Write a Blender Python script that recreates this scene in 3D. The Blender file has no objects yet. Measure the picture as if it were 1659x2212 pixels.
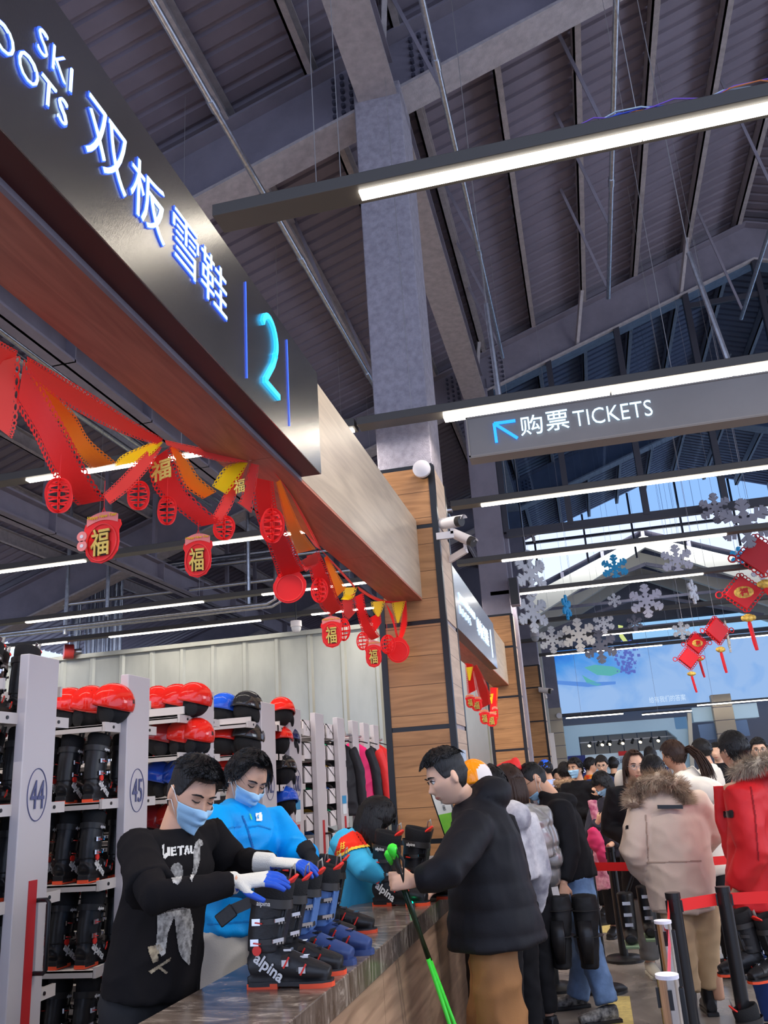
import bpy, math, random
import numpy as np
from mathutils import Vector as V, Matrix as MX, noise
random.seed(7)
SC = bpy.context.scene
COL = SC.collection
# ------------------------------------------------------------------ camera
FPX, PCX, PCY, CAM = 1825., 829.5, 1106., V((0, 0, 1.6))
def _n(a): return V(a).normalized()
_yd = _n((1287-PCX, 1665-PCY, FPX)); _z0 = _n((457-PCX, -4500-PCY, FPX))
_zd = (_z0-_yd*_z0.dot(_yd)).normalized(); _xd = _yd.cross(_zd)
ROT = MX((_xd, _yd, _zd))                  # camera space (right, down, forward) to world
def ray(px, py): return ROT @ V(((px-PCX)/FPX, (py-PCY)/FPX, 1.))
def atY(px, py, y): d = ray(px, py); return CAM+d*(y/d.y)
def atZ(px, py, z): d = ray(px, py); return CAM+d*((z-CAM.z)/d.z)
def atX(px, py, x): d = ray(px, py); return CAM+d*(x/d.x)
cam = bpy.data.objects.new('camera', bpy.data.cameras.new('camera')); COL.objects.link(cam)
r_, u_, b_ = ROT.col[0], -ROT.col[1], -ROT.col[2]
cam.matrix_world = MX(((r_.x, u_.x, b_.x, CAM.x), (r_.y, u_.y, b_.y, CAM.y), (r_.z, u_.z, b_.z, CAM.z), (0, 0, 0, 1)))
cam.data.sensor_fit = 'HORIZONTAL'; cam.data.sensor_width = 36; cam.data.lens = FPX/1659*36
cam.data.clip_end = 300; cam.data.clip_start = .05
SC.camera = cam
# ------------------------------------------------------------------ world, exposure
W = bpy.data.worlds.new('daylight'); SC.world = W; W.use_nodes = True
nt = W.node_tree; bg = nt.nodes['Background']
bg.inputs[0].default_value = (.60, .71, 1.0, 1); bg.inputs[1].default_value = 1.5
SC.view_settings.view_transform = 'Standard'; SC.view_settings.look = 'None'
SC.view_settings.exposure = 0.0; SC.view_settings.gamma = 1.0; SC.view_settings.use_curve_mapping = False
SC.cycles.use_denoising = True; SC.cycles.max_bounces = 6; SC.cycles.diffuse_bounces = 3
SC.cycles.glossy_bounces = 3; SC.cycles.transparent_max_bounces = 12; SC.cycles.sample_clamp_indirect = 4
SC.cycles.caustics_reflective = False; SC.cycles.caustics_refractive = False
def area(name, loc, size, power, col=(1, 1, 1), rot=(0, 0, 0), sy=None):
    d = bpy.data.lights.new(name, 'AREA'); d.energy = power; d.color = col; d.size = size
    if sy: d.shape = 'RECTANGLE'; d.size_y = sy
    o = bpy.data.objects.new(name, d); o.location = loc; o.rotation_euler = rot; COL.objects.link(o); return o
# ------------------------------------------------------------------ materials
MATS = {}
def mat(name, col, rough=.5, metal=0., bump=None, var=0., vscale=6., coat=0., emit=0., ecol=None, spec=.5,
        sheen=0., stretch=(1, 1, 1), col2=None, alpha=None, trans=0., sss=0.):
    if name in MATS: return MATS[name]
    m = bpy.data.materials.new(name); m.use_nodes = True; t = m.node_tree; N, L = t.nodes, t.links
    b = N['Principled BSDF']; I = b.inputs
    I['Base Color'].default_value = (*col, 1); I['Roughness'].default_value = rough; I['Metallic'].default_value = metal
    I['Specular IOR Level'].default_value = spec; I['Coat Weight'].default_value = coat
    if sheen: I['Sheen Weight'].default_value = sheen
    if sss: I['Subsurface Weight'].default_value = sss; I['Subsurface Radius'].default_value = (.02, .008, .004)
    if emit: I['Emission Color'].default_value = (*(ecol or col), 1); I['Emission Strength'].default_value = emit
    if alpha is not None: I['Alpha'].default_value = alpha
    if trans: I['Transmission Weight'].default_value = trans
    tc = N.new('ShaderNodeTexCoord'); mp = N.new('ShaderNodeMapping'); mp.inputs['Scale'].default_value = stretch
    L.new(tc.outputs['Object'], mp.inputs[0])
    if var or col2:
        nz = N.new('ShaderNodeTexNoise'); nz.inputs['Scale'].default_value = vscale; nz.inputs['Detail'].default_value = 5
        nz.inputs['Roughness'].default_value = .6
        L.new(mp.outputs[0], nz.inputs['Vector'])
        rp = N.new('ShaderNodeValToRGB'); rp.color_ramp.elements[0].position = .35; rp.color_ramp.elements[1].position = .65
        c2 = col2 or tuple(c*(1-var) for c in col); c1 = col if col2 else tuple(min(1, c*(1+var)) for c in col)
        rp.color_ramp.elements[0].color = (*c2, 1); rp.color_ramp.elements[1].color = (*c1, 1)
        L.new(nz.outputs[0], rp.inputs[0]); L.new(rp.outputs[0], I['Base Color'])
    if bump:
        n2 = N.new('ShaderNodeTexNoise'); n2.inputs['Scale'].default_value = bump[0]; n2.inputs['Detail'].default_value = 3
        bp = N.new('ShaderNodeBump'); bp.inputs['Strength'].default_value = bump[1]; bp.inputs['Distance'].default_value = .01
        L.new(mp.outputs[0], n2.inputs['Vector']); L.new(n2.outputs[0], bp.inputs['Height']); L.new(bp.outputs[0], I['Normal'])
    m.diffuse_color = (*col, 1)
    MATS[name] = m; return m
def cl(name, col, rough=.6, crk=(5.5, .8), **k):
    """cloth: the same paint with soft creases in the surface"""
    if name in MATS: return MATS[name]
    k.pop('bump', None); m = mat(name, col, rough, **k); t = m.node_tree; N, L = t.nodes, t.links; b = N['Principled BSDF']
    tc = N.new('ShaderNodeTexCoord'); mp = N.new('ShaderNodeMapping'); mp.inputs['Scale'].default_value = (1, 1, .7); mp.inputs['Rotation'].default_value = (.5, .4, .3); L.new(tc.outputs['Object'], mp.inputs[0])
    a = N.new('ShaderNodeTexNoise'); a.noise_type = 'RIDGED_MULTIFRACTAL'; a.inputs['Scale'].default_value = crk[0]; a.inputs['Detail'].default_value = 2.2; a.inputs['Distortion'].default_value = .7
    w = N.new('ShaderNodeTexNoise'); w.inputs['Scale'].default_value = 260; w.inputs['Detail'].default_value = 1
    s = N.new('ShaderNodeMath'); s.operation = 'MULTIPLY_ADD'; s.inputs[1].default_value = .03
    L.new(mp.outputs[0], a.inputs['Vector']); L.new(mp.outputs[0], w.inputs['Vector']); L.new(w.outputs[0], s.inputs[0]); L.new(a.outputs[0], s.inputs[2])
    bp = N.new('ShaderNodeBump'); bp.inputs['Strength'].default_value = crk[1]; bp.inputs['Distance'].default_value = .022
    L.new(s.outputs[0], bp.inputs['Height']); L.new(bp.outputs[0], b.inputs['Normal']); return m
def wood(name, c1, c2, axis=0, rough=.45, scale=1., plank=None):
    if name in MATS: return MATS[name]
    m = bpy.data.materials.new(name); m.use_nodes = True; t = m.node_tree; N, L = t.nodes, t.links
    b = N['Principled BSDF']; b.inputs['Roughness'].default_value = rough
    tc = N.new('ShaderNodeTexCoord'); mp = N.new('ShaderNodeMapping'); L.new(tc.outputs['Object'], mp.inputs[0])
    s = [14*scale]*3; s[axis] = 1.3*scale; mp.inputs['Scale'].default_value = s
    a = N.new('ShaderNodeTexNoise'); a.inputs['Scale'].default_value = 1.2; a.inputs['Detail'].default_value = 8; a.inputs['Distortion'].default_value = 1.5
    L.new(mp.outputs[0], a.inputs['Vector'])
    w = N.new('ShaderNodeTexNoise'); w.inputs['Scale'].default_value = .9*scale; w.inputs['Detail'].default_value = 2
    L.new(tc.outputs['Object'], w.inputs['Vector'])
    r = N.new('ShaderNodeValToRGB'); e = r.color_ramp.elements
    e[0].position = .3; e[0].color = (*c2, 1); e[1].position = .66; e[1].color = (*c1, 1)
    mxv = N.new('ShaderNodeMath'); mxv.operation = 'MULTIPLY_ADD'; mxv.inputs[1].default_value = .35; 
    L.new(w.outputs[0], mxv.inputs[0]); 
    mul = N.new('ShaderNodeMath'); mul.operation = 'MULTIPLY'; mul.inputs[1].default_value = .68
    L.new(a.outputs[0], mul.inputs[0]); L.new(mul.outputs[0], mxv.inputs[2]); L.new(mxv.outputs[0], r.inputs[0])
    out = r.outputs[0]
    if plank:                                 # thin dark seams between boards along one axis
        sx = N.new('ShaderNodeSeparateXYZ'); L.new(tc.outputs['Object'], sx.inputs[0])
        d = N.new('ShaderNodeMath'); d.operation = 'DIVIDE'; d.inputs[1].default_value = plank[1]; L.new(sx.outputs[plank[0]], d.inputs[0])
        f = N.new('ShaderNodeMath'); f.operation = 'FRACT'; L.new(d.outputs[0], f.inputs[0])
        g = N.new('ShaderNodeMath'); g.operation = 'GREATER_THAN'; g.inputs[1].default_value = .022; L.new(f.outputs[0], g.inputs[0])
        mm = N.new('ShaderNodeMix'); mm.data_type = 'RGBA'; mm.inputs[6].default_value = (*[c*.45 for c in c2], 1)
        L.new(g.outputs[0], mm.inputs[0]); L.new(out, mm.inputs[7]); out = mm.outputs[2]
    L.new(out, b.inputs['Base Color'])
    bp = N.new('ShaderNodeBump'); bp.inputs['Strength'].default_value = .12; bp.inputs['Distance'].default_value = .005
    L.new(a.outputs[0], bp.inputs['Height']); L.new(bp.outputs[0], b.inputs['Normal'])
    MATS[name] = m; return m
# ------------------------------------------------------------------ mesh building
def basis(z, hint=None):
    z = V(z).normalized(); h = V(hint) if hint is not None else (V((0, 0, 1)) if abs(z.z) < .9 else V((1, 0, 0)))
    x = h-z*h.dot(z)
    if x.length < 1e-6: x = V((0, 1, 0)).cross(z)
    x.normalize(); return x, z.cross(x), z
class MB:
    def __init__(s): s.v = []; s.f = []; s.m = []; s.mi = 0
    def add(s, vs, fs, mi=None):
        o = len(s.v); s.v += [tuple(p) for p in vs]; s.f += [tuple(i+o for i in f) for f in fs]; s.m += [s.mi if mi is None else mi]*len(fs); return s
    def box(s, a, b, mi=None):
        (x0, y0, z0), (x1, y1, z1) = [[min(p, q) for p, q in zip(a, b)], [max(p, q) for p, q in zip(a, b)]]
        return s.add([(x0, y0, z0), (x1, y0, z0), (x1, y1, z0), (x0, y1, z0), (x0, y0, z1), (x1, y0, z1), (x1, y1, z1), (x0, y1, z1)],
                     [(0, 3, 2, 1), (4, 5, 6, 7), (0, 1, 5, 4), (1, 2, 6, 5), (2, 3, 7, 6), (3, 0, 4, 7)], mi)
    def bar(s, p, q, w, h, hint=None, mi=None):      # box from p to q; w along the hint side, h across it
        p, q = V(p), V(q); x, y, z = basis(q-p, hint); x = x*(w/2); y = y*(h/2)
        vs = [c+i*x+j*y for c in (p, q) for i, j in ((-1, -1), (1, -1), (1, 1), (-1, 1))]
        return s.add(vs, [(0, 3, 2, 1), (4, 5, 6, 7), (0, 1, 5, 4), (1, 2, 6, 5), (2, 3, 7, 6), (3, 0, 4, 7)], mi)
    def tube(s, pts, rad, n=10, hint=None, caps=True, mi=None, closed=False):
        pts = [V(p) for p in pts]; k = len(pts)
        if not isinstance(rad, (list, tuple)): rad = [rad]*k
        o = len(s.v); px = None; fs = []
        for i, p in enumerate(pts):
            if closed: d = pts[(i+1) % k]-pts[i-1]
            else: d = pts[min(i+1, k-1)]-pts[max(i-1, 0)]
            if d.length < 1e-9: d = V((0, 0, 1))
            x, y, z = basis(d, hint if hint is not None else px); 
            if hint is None: px = x
            r = rad[i]; ra, rb = r if isinstance(r, (tuple, list)) else (r, r)
            for j in range(n):
                a = 2*math.pi*j/n; s.v.append(tuple(p+x*(ra*math.cos(a))+y*(rb*math.sin(a))))
        for i in range(k if closed else k-1):
            i2 = (i+1) % k
            for j in range(n):
                j2 = (j+1) % n; fs.append((o+i*n+j, o+i*n+j2, o+i2*n+j2, o+i2*n+j))
        if caps and not closed: fs += [tuple(o+j for j in reversed(range(n))), tuple(o+(k-1)*n+j for j in range(n))]
        s.f += fs; s.m += [s.mi if mi is None else mi]*len(fs); return s
    def cyl(s, p, q, r, r2=None, n=14, mi=None): return s.tube([p, q], [r, r if r2 is None else r2], n, mi=mi)
    def ell(s, c, r, rot=None, nu=16, nv=10, mi=None):
        c = V(c); r = (r, r, r) if isinstance(r, (int, float)) else r; o = len(s.v); fs = []
        for i in range(nv+1):
            th = math.pi*i/nv
            for j in range(nu):
                a = 2*math.pi*j/nu; p = V((r[0]*math.sin(th)*math.cos(a), r[1]*math.sin(th)*math.sin(a), r[2]*math.cos(th)))
                if rot is not None: p = rot @ p
                s.v.append(tuple(c+p))
        for i in range(nv):
            for j in range(nu): j2 = (j+1) % nu; fs.append((o+i*nu+j, o+(i+1)*nu+j, o+(i+1)*nu+j2, o+i*nu+j2))
        s.f += fs; s.m += [s.mi if mi is None else mi]*len(fs); return s
    def prism(s, poly, o, ux, uy, uz, mi=None):      # 2-D outline (counter-clockwise) in the plane o+ux,uy pushed along uz
        o, ux, uy, uz = V(o), V(ux), V(uy), V(uz); n = len(poly)
        vs = [o+ux*a+uy*b for a, b in poly]+[o+ux*a+uy*b+uz for a, b in poly]
        return s.add(vs, [tuple(reversed(range(n))), tuple(range(n, 2*n))]+[(i, (i+1) % n, n+(i+1) % n, n+i) for i in range(n)], mi)
    def grid(s, fn, nu, nv, mi=None, closeu=False):
        vs = [fn(i/nu, j/nv) for j in range(nv+1) for i in range(nu+(0 if closeu else 1))]; w = nu+(0 if closeu else 1)
        return s.add(vs, [(j*w+i, j*w+(i+1) % w, (j+1)*w+(i+1) % w, (j+1)*w+i) for j in range(nv) for i in range(nu)], mi)
    def lathe(s, prof, o, axis=(0, 0, 1), n=24, mi=None):
        x, y, z = basis(axis); o = V(o); vs = []; fs = []; k = len(prof)
        for r, h in prof:
            for j in range(n): a = 2*math.pi*j/n; vs.append(o+z*h+x*(r*math.cos(a))+y*(r*math.sin(a)))
        for i in range(k-1):
            for j in range(n): j2 = (j+1) % n; fs.append((i*n+j, i*n+j2, (i+1)*n+j2, (i+1)*n+j))
        fs += [tuple(reversed(range(n))), tuple((k-1)*n+j for j in range(n))]
        return s.add(vs, fs, mi)
    def mesh(s, name='m'):
        me = bpy.data.meshes.new(name); me.from_pydata(s.v, [], s.f); me.update(); return me
def finish(me, mats, smooth=True, angle=None, mi=None):
    mats = mats if isinstance(mats, (list, tuple)) else [mats]
    for m in mats: me.materials.append(m)
    if mi is not None: me.polygons.foreach_set('material_index', mi)
    if angle is None: me.polygons.foreach_set('use_smooth', [bool(smooth)]*len(me.polygons))
    else:
        me.polygons.foreach_set('use_smooth', [True]*len(me.polygons)); me.update()
        try: me.set_sharp_from_angle(angle=math.radians(angle))
        except Exception: pass
def link(name, data, parent=None):
    o = bpy.data.objects.new(name, data); COL.objects.link(o)
    if parent is not None:
        o.parent = parent; o.matrix_parent_inverse = parent.matrix_basis.inverted()
    return o
def obj(name, mb, m, parent=None, smooth=False, angle=35, label=None, cat=None, group=None, kind=None, bevel=0):
    me = mb.mesh(name); finish(me, m, smooth, None if (smooth or angle is None) else angle, mb.m)
    o = link(name, me, parent)
    if bevel:
        b = o.modifiers.new('bevel', 'BEVEL'); b.width = bevel; b.segments = 2; b.limit_method = 'ANGLE'
    return tag(o, label, cat, group, kind)
def tag(o, label=None, cat=None, group=None, kind=None):
    if label: o['label'] = label
    if cat: o['category'] = cat
    if group: o['group'] = group
    if kind: o['kind'] = kind
    return o
def thing(name, label, cat, loc=(0, 0, 0), rz=0, group=None):
    o = bpy.data.objects.new(name, None); COL.objects.link(o); o.location = loc; o.rotation_euler = (0, 0, rz); o.empty_display_size = .1
    o.matrix_basis = MX.Translation(V(loc)) @ MX.Rotation(rz, 4, 'Z')
    return tag(o, label, cat, group)
def struct(name, mb, m, **k): return obj(name, mb, m, kind='structure', **k)
def dup(root, loc=None, rz=None, label=None, group=None, scale=None, cat=None):
    r = root.copy(); COL.objects.link(r)
    for ch in list(root.children):
        c = ch.copy(); COL.objects.link(c); c.parent = r; c.matrix_parent_inverse = ch.matrix_parent_inverse.copy()
        for g in list(ch.children):
            d = g.copy(); COL.objects.link(d); d.parent = c; d.matrix_parent_inverse = g.matrix_parent_inverse.copy()
    if loc is not None: r.location = loc
    if rz is not None: r.rotation_euler = (0, 0, rz)
    if scale is not None: r.scale = scale if isinstance(scale, (tuple, list)) else (scale,)*3
    if label: r['label'] = label
    if group: r['group'] = group
    return r
def remesh(mb, vox, smooth=2, fac=.5):
    me = mb.mesh('t'); o = bpy.data.objects.new('t', me); COL.objects.link(o)
    m = o.modifiers.new('r', 'REMESH'); m.mode = 'VOXEL'; m.voxel_size = vox
    if smooth: s = o.modifiers.new('s', 'SMOOTH'); s.iterations = smooth; s.factor = fac
    dg = bpy.context.evaluated_depsgraph_get(); me2 = bpy.data.meshes.new_from_object(o.evaluated_get(dg))
    bpy.data.objects.remove(o); bpy.data.meshes.remove(me); me2.materials.clear(); return me2
def displace(me, fn):
    n = len(me.vertices); co = np.empty(n*3, 'f'); me.vertices.foreach_get('co', co); no = np.empty(n*3, 'f')
    me.vertex_normals.foreach_get('vector', no)
    co = co.reshape(-1, 3); no = no.reshape(-1, 3)
    d = np.array([fn(V(p)) for p in co.tolist()], 'f'); co += no*d[:, None]
    me.vertices.foreach_set('co', co.ravel()); me.update()
def folds(amp, fr=14, sq=.45, seed=0):
    off = V((seed*7.3, seed*3.1, seed*1.7))
    def f(p):
        q = V((p.x*fr, p.y*fr, p.z*fr*sq))+off; a = noise.noise(q)
        b = 1-2*abs(noise.noise(V((p.x*fr*.7+p.z*fr*.5, p.y*fr*.7, p.z*fr*1.2))+off*2))
        c = 1-abs(noise.noise(V((p.x*fr*.9, p.y*fr*.9, p.z*fr*.8))+off*3))*2.2; return amp*(a*.5+b*.35+max(0, c)**2*.8-.3)
    return f
def text_mb(txt, size, ext=.004, offset=0., spacing=1., shear=0., scale_x=1.):
    cu = bpy.data.curves.new('t', 'FONT'); cu.body = txt; cu.size = size; cu.extrude = ext; cu.offset = offset
    cu.space_character = spacing; cu.shear = shear; cu.resolution_u = 3; cu.align_x = 'CENTER'; cu.align_y = 'CENTER'
    o = bpy.data.objects.new('t', cu); COL.objects.link(o)
    dg = bpy.context.evaluated_depsgraph_get(); me = bpy.data.meshes.new_from_object(o.evaluated_get(dg))
    bpy.data.objects.remove(o); bpy.data.curves.remove(cu)
    mb = MB(); mb.add([(v.co.x*scale_x, v.co.y, v.co.z) for v in me.vertices], [tuple(p.vertices) for p in me.polygons]); bpy.data.meshes.remove(me); return mb
def place(mb, o, ux, uy):                          # move a flat outline (x,y,z local) to o with axes ux, uy
    o, ux, uy = V(o), V(ux).normalized(), V(uy).normalized(); uz = ux.cross(uy)
    mb.v = [tuple(o+ux*a+uy*b+uz*c) for a, b, c in mb.v]; return mb
def bbox2(mb):
    xs = [v[0] for v in mb.v]; ys = [v[1] for v in mb.v]; return min(xs), max(xs), min(ys), max(ys)
def fit_text(txt, corners, m, name, parent, ext=.004, offset=0., face=None, **k):
    """lettering stretched between a lower-left, lower-right and upper-left corner of a flat face"""
    mb = text_mb(txt, 1, 0.0 if ext == 0 else ext, offset, **k); x0, x1, y0, y1 = bbox2(mb)
    ll, lr, ul = [V(c) for c in corners]; ux, uy = lr-ll, ul-ll; uz = ux.cross(uy).normalized()
    mb.v = [tuple(ll+ux*((a-x0)/(x1-x0))+uy*((b-y0)/(y1-y0))+uz*c) for a, b, c in mb.v]
    return obj(name, mb, m, parent, angle=None)
# ================================================================== SETTING
M_STEEL = mat('purple grey steel paint', (.23, .21, .26), .6, var=.10, vscale=3, bump=(60, .15))
M_STEELT = mat('sprayed fireproof coating', (.38, .355, .41), .9, var=.16, vscale=18, bump=(140, .9))
M_STEELL = mat('pale flange paint', (.43, .39, .40), .7, var=.13, vscale=12, bump=(120, .5))
M_DECK = mat('ribbed roof deck', (.22, .19, .24), .55, var=.08, vscale=2)
M_GALV = mat('galvanised pipe', (.62, .64, .68), .3, 1., var=.15, vscale=25)
M_BLK = mat('black anodised trim', (.012, .012, .014), .3)
M_DARK = mat('dark housing', (.03, .028, .028), .4)
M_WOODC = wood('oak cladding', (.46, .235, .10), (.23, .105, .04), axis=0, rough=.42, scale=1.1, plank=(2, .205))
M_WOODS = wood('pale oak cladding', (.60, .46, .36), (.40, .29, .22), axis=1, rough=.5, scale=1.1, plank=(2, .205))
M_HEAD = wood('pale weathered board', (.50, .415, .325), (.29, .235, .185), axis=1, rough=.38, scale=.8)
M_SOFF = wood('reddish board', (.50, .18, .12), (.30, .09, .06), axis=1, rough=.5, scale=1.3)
M_FRONT = wood('counter front board', (.52, .34, .23), (.12, .06, .04), axis=1, rough=.32, scale=.85)
M_SIGN = mat('brushed dark steel', (.42, .40, .38), .27, 1., var=.08, vscale=2.2, bump=(300, .05), stretch=(1, 1, .3))
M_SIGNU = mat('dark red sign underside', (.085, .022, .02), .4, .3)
M_WHITE = mat('white powder coat', (.74, .70, .72), .4)
M_LIT = mat('lit diffuser', (1, .95, .86), .5, emit=9., ecol=(1., .93, .80))
M_LED = mat('lit letter face', (.75, .88, 1), .4, emit=1.25, ecol=(.55, .78, 1.))
M_LEDB = mat('blue lit edge', (.05, .12, .9), .4, emit=1.2, ecol=(.05, .14, 1.))
M_CYAN = mat('cyan lit face', (.05, .5, .9), .4, emit=1.3, ecol=(.03, .50, .95))

def zb(x): return 7.93+.347*x if x <= 3.5 else 7.93+.347*3.5-.347*(x-3.5)
RX0, RX1, RIDGE = -11.5, 13., 3.5
# floor -----------------------------------------------------------
mf = bpy.data.materials.new('polished concrete floor'); mf.use_nodes = True; t = mf.node_tree; N, L = t.nodes, t.links
b = N['Principled BSDF']; b.inputs['Roughness'].default_value = .22
tc = N.new('ShaderNodeTexCoord'); n1 = N.new('ShaderNodeTexNoise'); n1.inputs['Scale'].default_value = 1.6; n1.inputs['Detail'].default_value = 9; n1.inputs['Distortion'].default_value = 1.2
L.new(tc.outputs['Object'], n1.inputs['Vector']); r1 = N.new('ShaderNodeValToRGB'); e = r1.color_ramp.elements
e[0].position = .35; e[0].color = (.13, .115, .11, 1); e[1].position = .68; e[1].color = (.24, .21, .195, 1)
L.new(n1.outputs[0], r1.inputs[0]); L.new(r1.outputs[0], b.inputs['Base Color'])
rr = N.new('ShaderNodeMapRange'); rr.inputs[3].default_value = .1; rr.inputs[4].default_value = .4; L.new(n1.outputs[0], rr.inputs[0]); L.new(rr.outputs[0], b.inputs['Roughness'])
struct('floor', MB().box((-11.5, -3, -.1), (13, 34, 0)), mf)
# ribbed deck -------------------------------------------------------
def deck(name, x0, x1, y0, y1, zf, per=.21, h=.035, m=M_DECK):
    mb = MB(); y = y0; prof = []
    while y < y1:
        prof += [(y, 0), (y+per*.62, 0), (y+per*.70, h), (y+per*.92, h)]; y += per
    xs = [x0, x1] if zf(x0) != zf or True else []
    xs = sorted({x0, x1, *([RIDGE] if x0 < RIDGE < x1 else [])}); k = len(xs)
    vs = [(x, yy, zf(x)+hh) for yy, hh in prof for x in xs]
    fs = [(i*k+j, i*k+j+1, (i+1)*k+j+1, (i+1)*k+j) for i in range(len(prof)-1) for j in range(k-1)]
    mb.add(vs, fs)
    vs2 = [(x, yy, zf(x)+.12) for yy in (y0, y1) for x in xs]; mb.add(vs2, [(j, j+k, j+k+1, j+1) for j in range(k-1)])
    return struct(name, mb, m, angle=20)
deck('ceiling_deck', RX0, RX1, -3, 25.4, lambda x: zb(x)+.96)
# rafters -------------------------------------------------------------
M_BOLT = mat('bolt heads', (.10, .10, .14), .5, .4)
def rafter(y, x0, x1, f=zb, d=.72, w=.34, web=.05, mats=(M_STEEL, M_STEELL)):
    mb = MB(); pts = sorted({x0, x1, *([RIDGE] if x0 < RIDGE < x1 else [])})
    for a, c in zip(pts, pts[1:]):
        for lo, hi, ww, mi in ((0, .035, w, 1), (.035, d-.03, web, 0), (d-.03, d, w, 0)):
            za, zc = f(a), f(c)
            v = [(a, y-ww/2, za+lo), (c, y-ww/2, zc+lo), (c, y+ww/2, zc+lo), (a, y+ww/2, za+lo), (a, y-ww/2, za+hi), (c, y-ww/2, zc+hi), (c, y+ww/2, zc+hi), (a, y+ww/2, za+hi)]
            mb.add(v, [(0, 3, 2, 1), (4, 5, 6, 7), (0, 1, 5, 4), (1, 2, 6, 5), (2, 3, 7, 6), (3, 0, 4, 7)], mi)
    return mb, mats
ROWS = [-.35, 6.25, 12.85, 19.4]
RL = ['sloping steel roof beam meeting the near grey column above the counter', 'sloping steel roof beam above the hanging glass partition', 'sloping steel roof beam behind the glass partition']
for i, y in enumerate(ROWS):
    mb, ms = rafter(y, RX0, RX1)
    o = struct('trim_%d' % (i+1), mb, list(ms))
    if i:     # splice plates with bolts beside the column
        bm = MB()
        for s in (-1, 1):
            for r in range(7):
                for c in range(3):
                    x = -1.1+s*(.30+.085*c); z = zb(x)+.10+.085*r
                    bm.cyl((x, y-.025, z), (x, y-.065, z), .022, n=6)
        obj('bolt_plate', bm, M_BOLT, o)
# purlins, one by one
for k in range(-11, 12):
    x = .78+.86*k
    if not RX0 < x < RX1: continue
    z = zb(x)+.72; mb = MB()
    mb.box((x-.012, -3, z), (x+.012, 25.3, z+.22)).box((x-.012, -3, z), (x+.075, 25.3, z+.014)).box((x-.012, -3, z+.21), (x+.075, 25.3, z+.224))
    struct('trim_%d' % (20+k+11), mb, M_STEELL)
    if -4 < k < 5 and k % 2 == 0:
        for y in (6.25, 12.85):
            for s in (-1, 1):
                struct('trim_%d' % (60+k+4+(0 if s < 0 else 20)+(40 if y > 7 else 0)), MB().bar((x-.18, y+s*.06, zb(x-.18)+.04), (x+.02, y+s*.55, zb(x)+.80), .07, .05), M_STEELL)
# beams along the column line and the columns themselves
for i, (y0, y1) in enumerate(zip(ROWS, ROWS[1:])):
    z = zb(-1.1)-.06; mb = MB()
    mb.box((-1.30, y0+.2, z), (-.94, y1-.2, z+.035), 1).box((-1.15, y0+.2, z+.03), (-1.09, y1-.2, z+.40), 0).box((-1.28, y0+.2, z+.40), (-.96, y1-.2, z+.43), 0)
    struct('trim_%d' % (150+i), mb, [M_STEEL, M_STEELL])
for i, (x, zz) in enumerate(((-4.3, 5.5), (-6.4, 4.9))):
    mb = MB().box((x-.12, -3, zz), (x+.12, 19, zz+.025)).box((x-.015, -3, zz), (x+.015, 19, zz+.30)).box((x-.12, -3, zz+.30), (x+.12, 19, zz+.325))
    y = .4
    while y < 19: mb.box((x-.1, y, zz+.32), (x-.04, y+.07, zb(x)+.7)); mb.box((x-.12, y, zz), (x+.12, y+.02, zz+.32)); y += 1.45
    struct('trim_%d' % (160+i), mb, M_STEEL)
# clad columns --------------------------------------------------------
def column(n, y0, zt=3.9, x0=-1.40, x1=-.90, dep=.55, top=7.64, wide_top=True, label='', up=M_STEELT):
    t = thing('clad_column', label, 'column', ((x0+x1)/2, y0+dep/2, 0))
    a = x0+.06; mb = MB().box((a, y0+.03, 0), (x1-.01, y0+dep-.03, top)); obj('steel_shaft', mb, up, t, bevel=.01)
    rows = [0, .72, 1.66, 2.58, 3.18, zt] if False else [0, .55, 1.22, 1.96, 2.70, 3.42, zt]
    fr, sd, tr = MB(), MB(), MB(); g = .016
    for p, q in zip(rows, rows[1:]):
        fr.box((x0+.02, y0, p+g), (x1-.03, y0+.02, q-g)); fr.box((x0+.02, y0+dep-.02, p+g), (x1-.03, y0+dep, q-g))
        sd.box((x1-.022, y0+.03, p+g), (x1-.002, y0+dep-.03, q-g)); sd.box((x0, y0+.03, p+g), (x0+.02, y0+dep-.03, q-g))
        tr.box((x0+.012, y0+.006, q-g), (x1-.012, y0+dep-.006, q+g*.0+.016))
    for cx, cy in ((x0, y0), (x1-.045, y0), (x0, y0+dep-.045), (x1-.045, y0+dep-.045)): tr.box((cx, cy-.006, 0), (cx+.045, cy+.045, zt))
    obj('front_panels', fr, M_WOODC, t); obj('side_panels', sd, M_WOODS, t); obj('black_trim', tr, M_BLK, t); return t
column(1, 5.98, label='near column clad in oak boards up to the header, rough grey above')
column(2, 12.58, label='second column along the counter row, oak boards below bare grey steel', up=M_STEEL)
column(3, 19.1, label='third column along the counter row, behind the second sign', up=M_STEEL, dep=.5)
# upper wing column beside col 2
# header beams over the counters ---------------------------------------
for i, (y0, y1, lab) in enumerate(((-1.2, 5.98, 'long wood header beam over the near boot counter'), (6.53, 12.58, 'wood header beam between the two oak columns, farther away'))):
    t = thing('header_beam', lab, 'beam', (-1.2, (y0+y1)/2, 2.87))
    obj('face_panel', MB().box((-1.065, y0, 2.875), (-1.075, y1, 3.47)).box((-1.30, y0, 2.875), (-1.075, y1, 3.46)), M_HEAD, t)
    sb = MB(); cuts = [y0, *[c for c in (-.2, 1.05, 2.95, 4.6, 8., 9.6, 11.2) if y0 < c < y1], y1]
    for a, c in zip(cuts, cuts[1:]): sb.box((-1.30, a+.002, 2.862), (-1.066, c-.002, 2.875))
    obj('soffit_panel', sb, M_SOFF, t)
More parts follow.
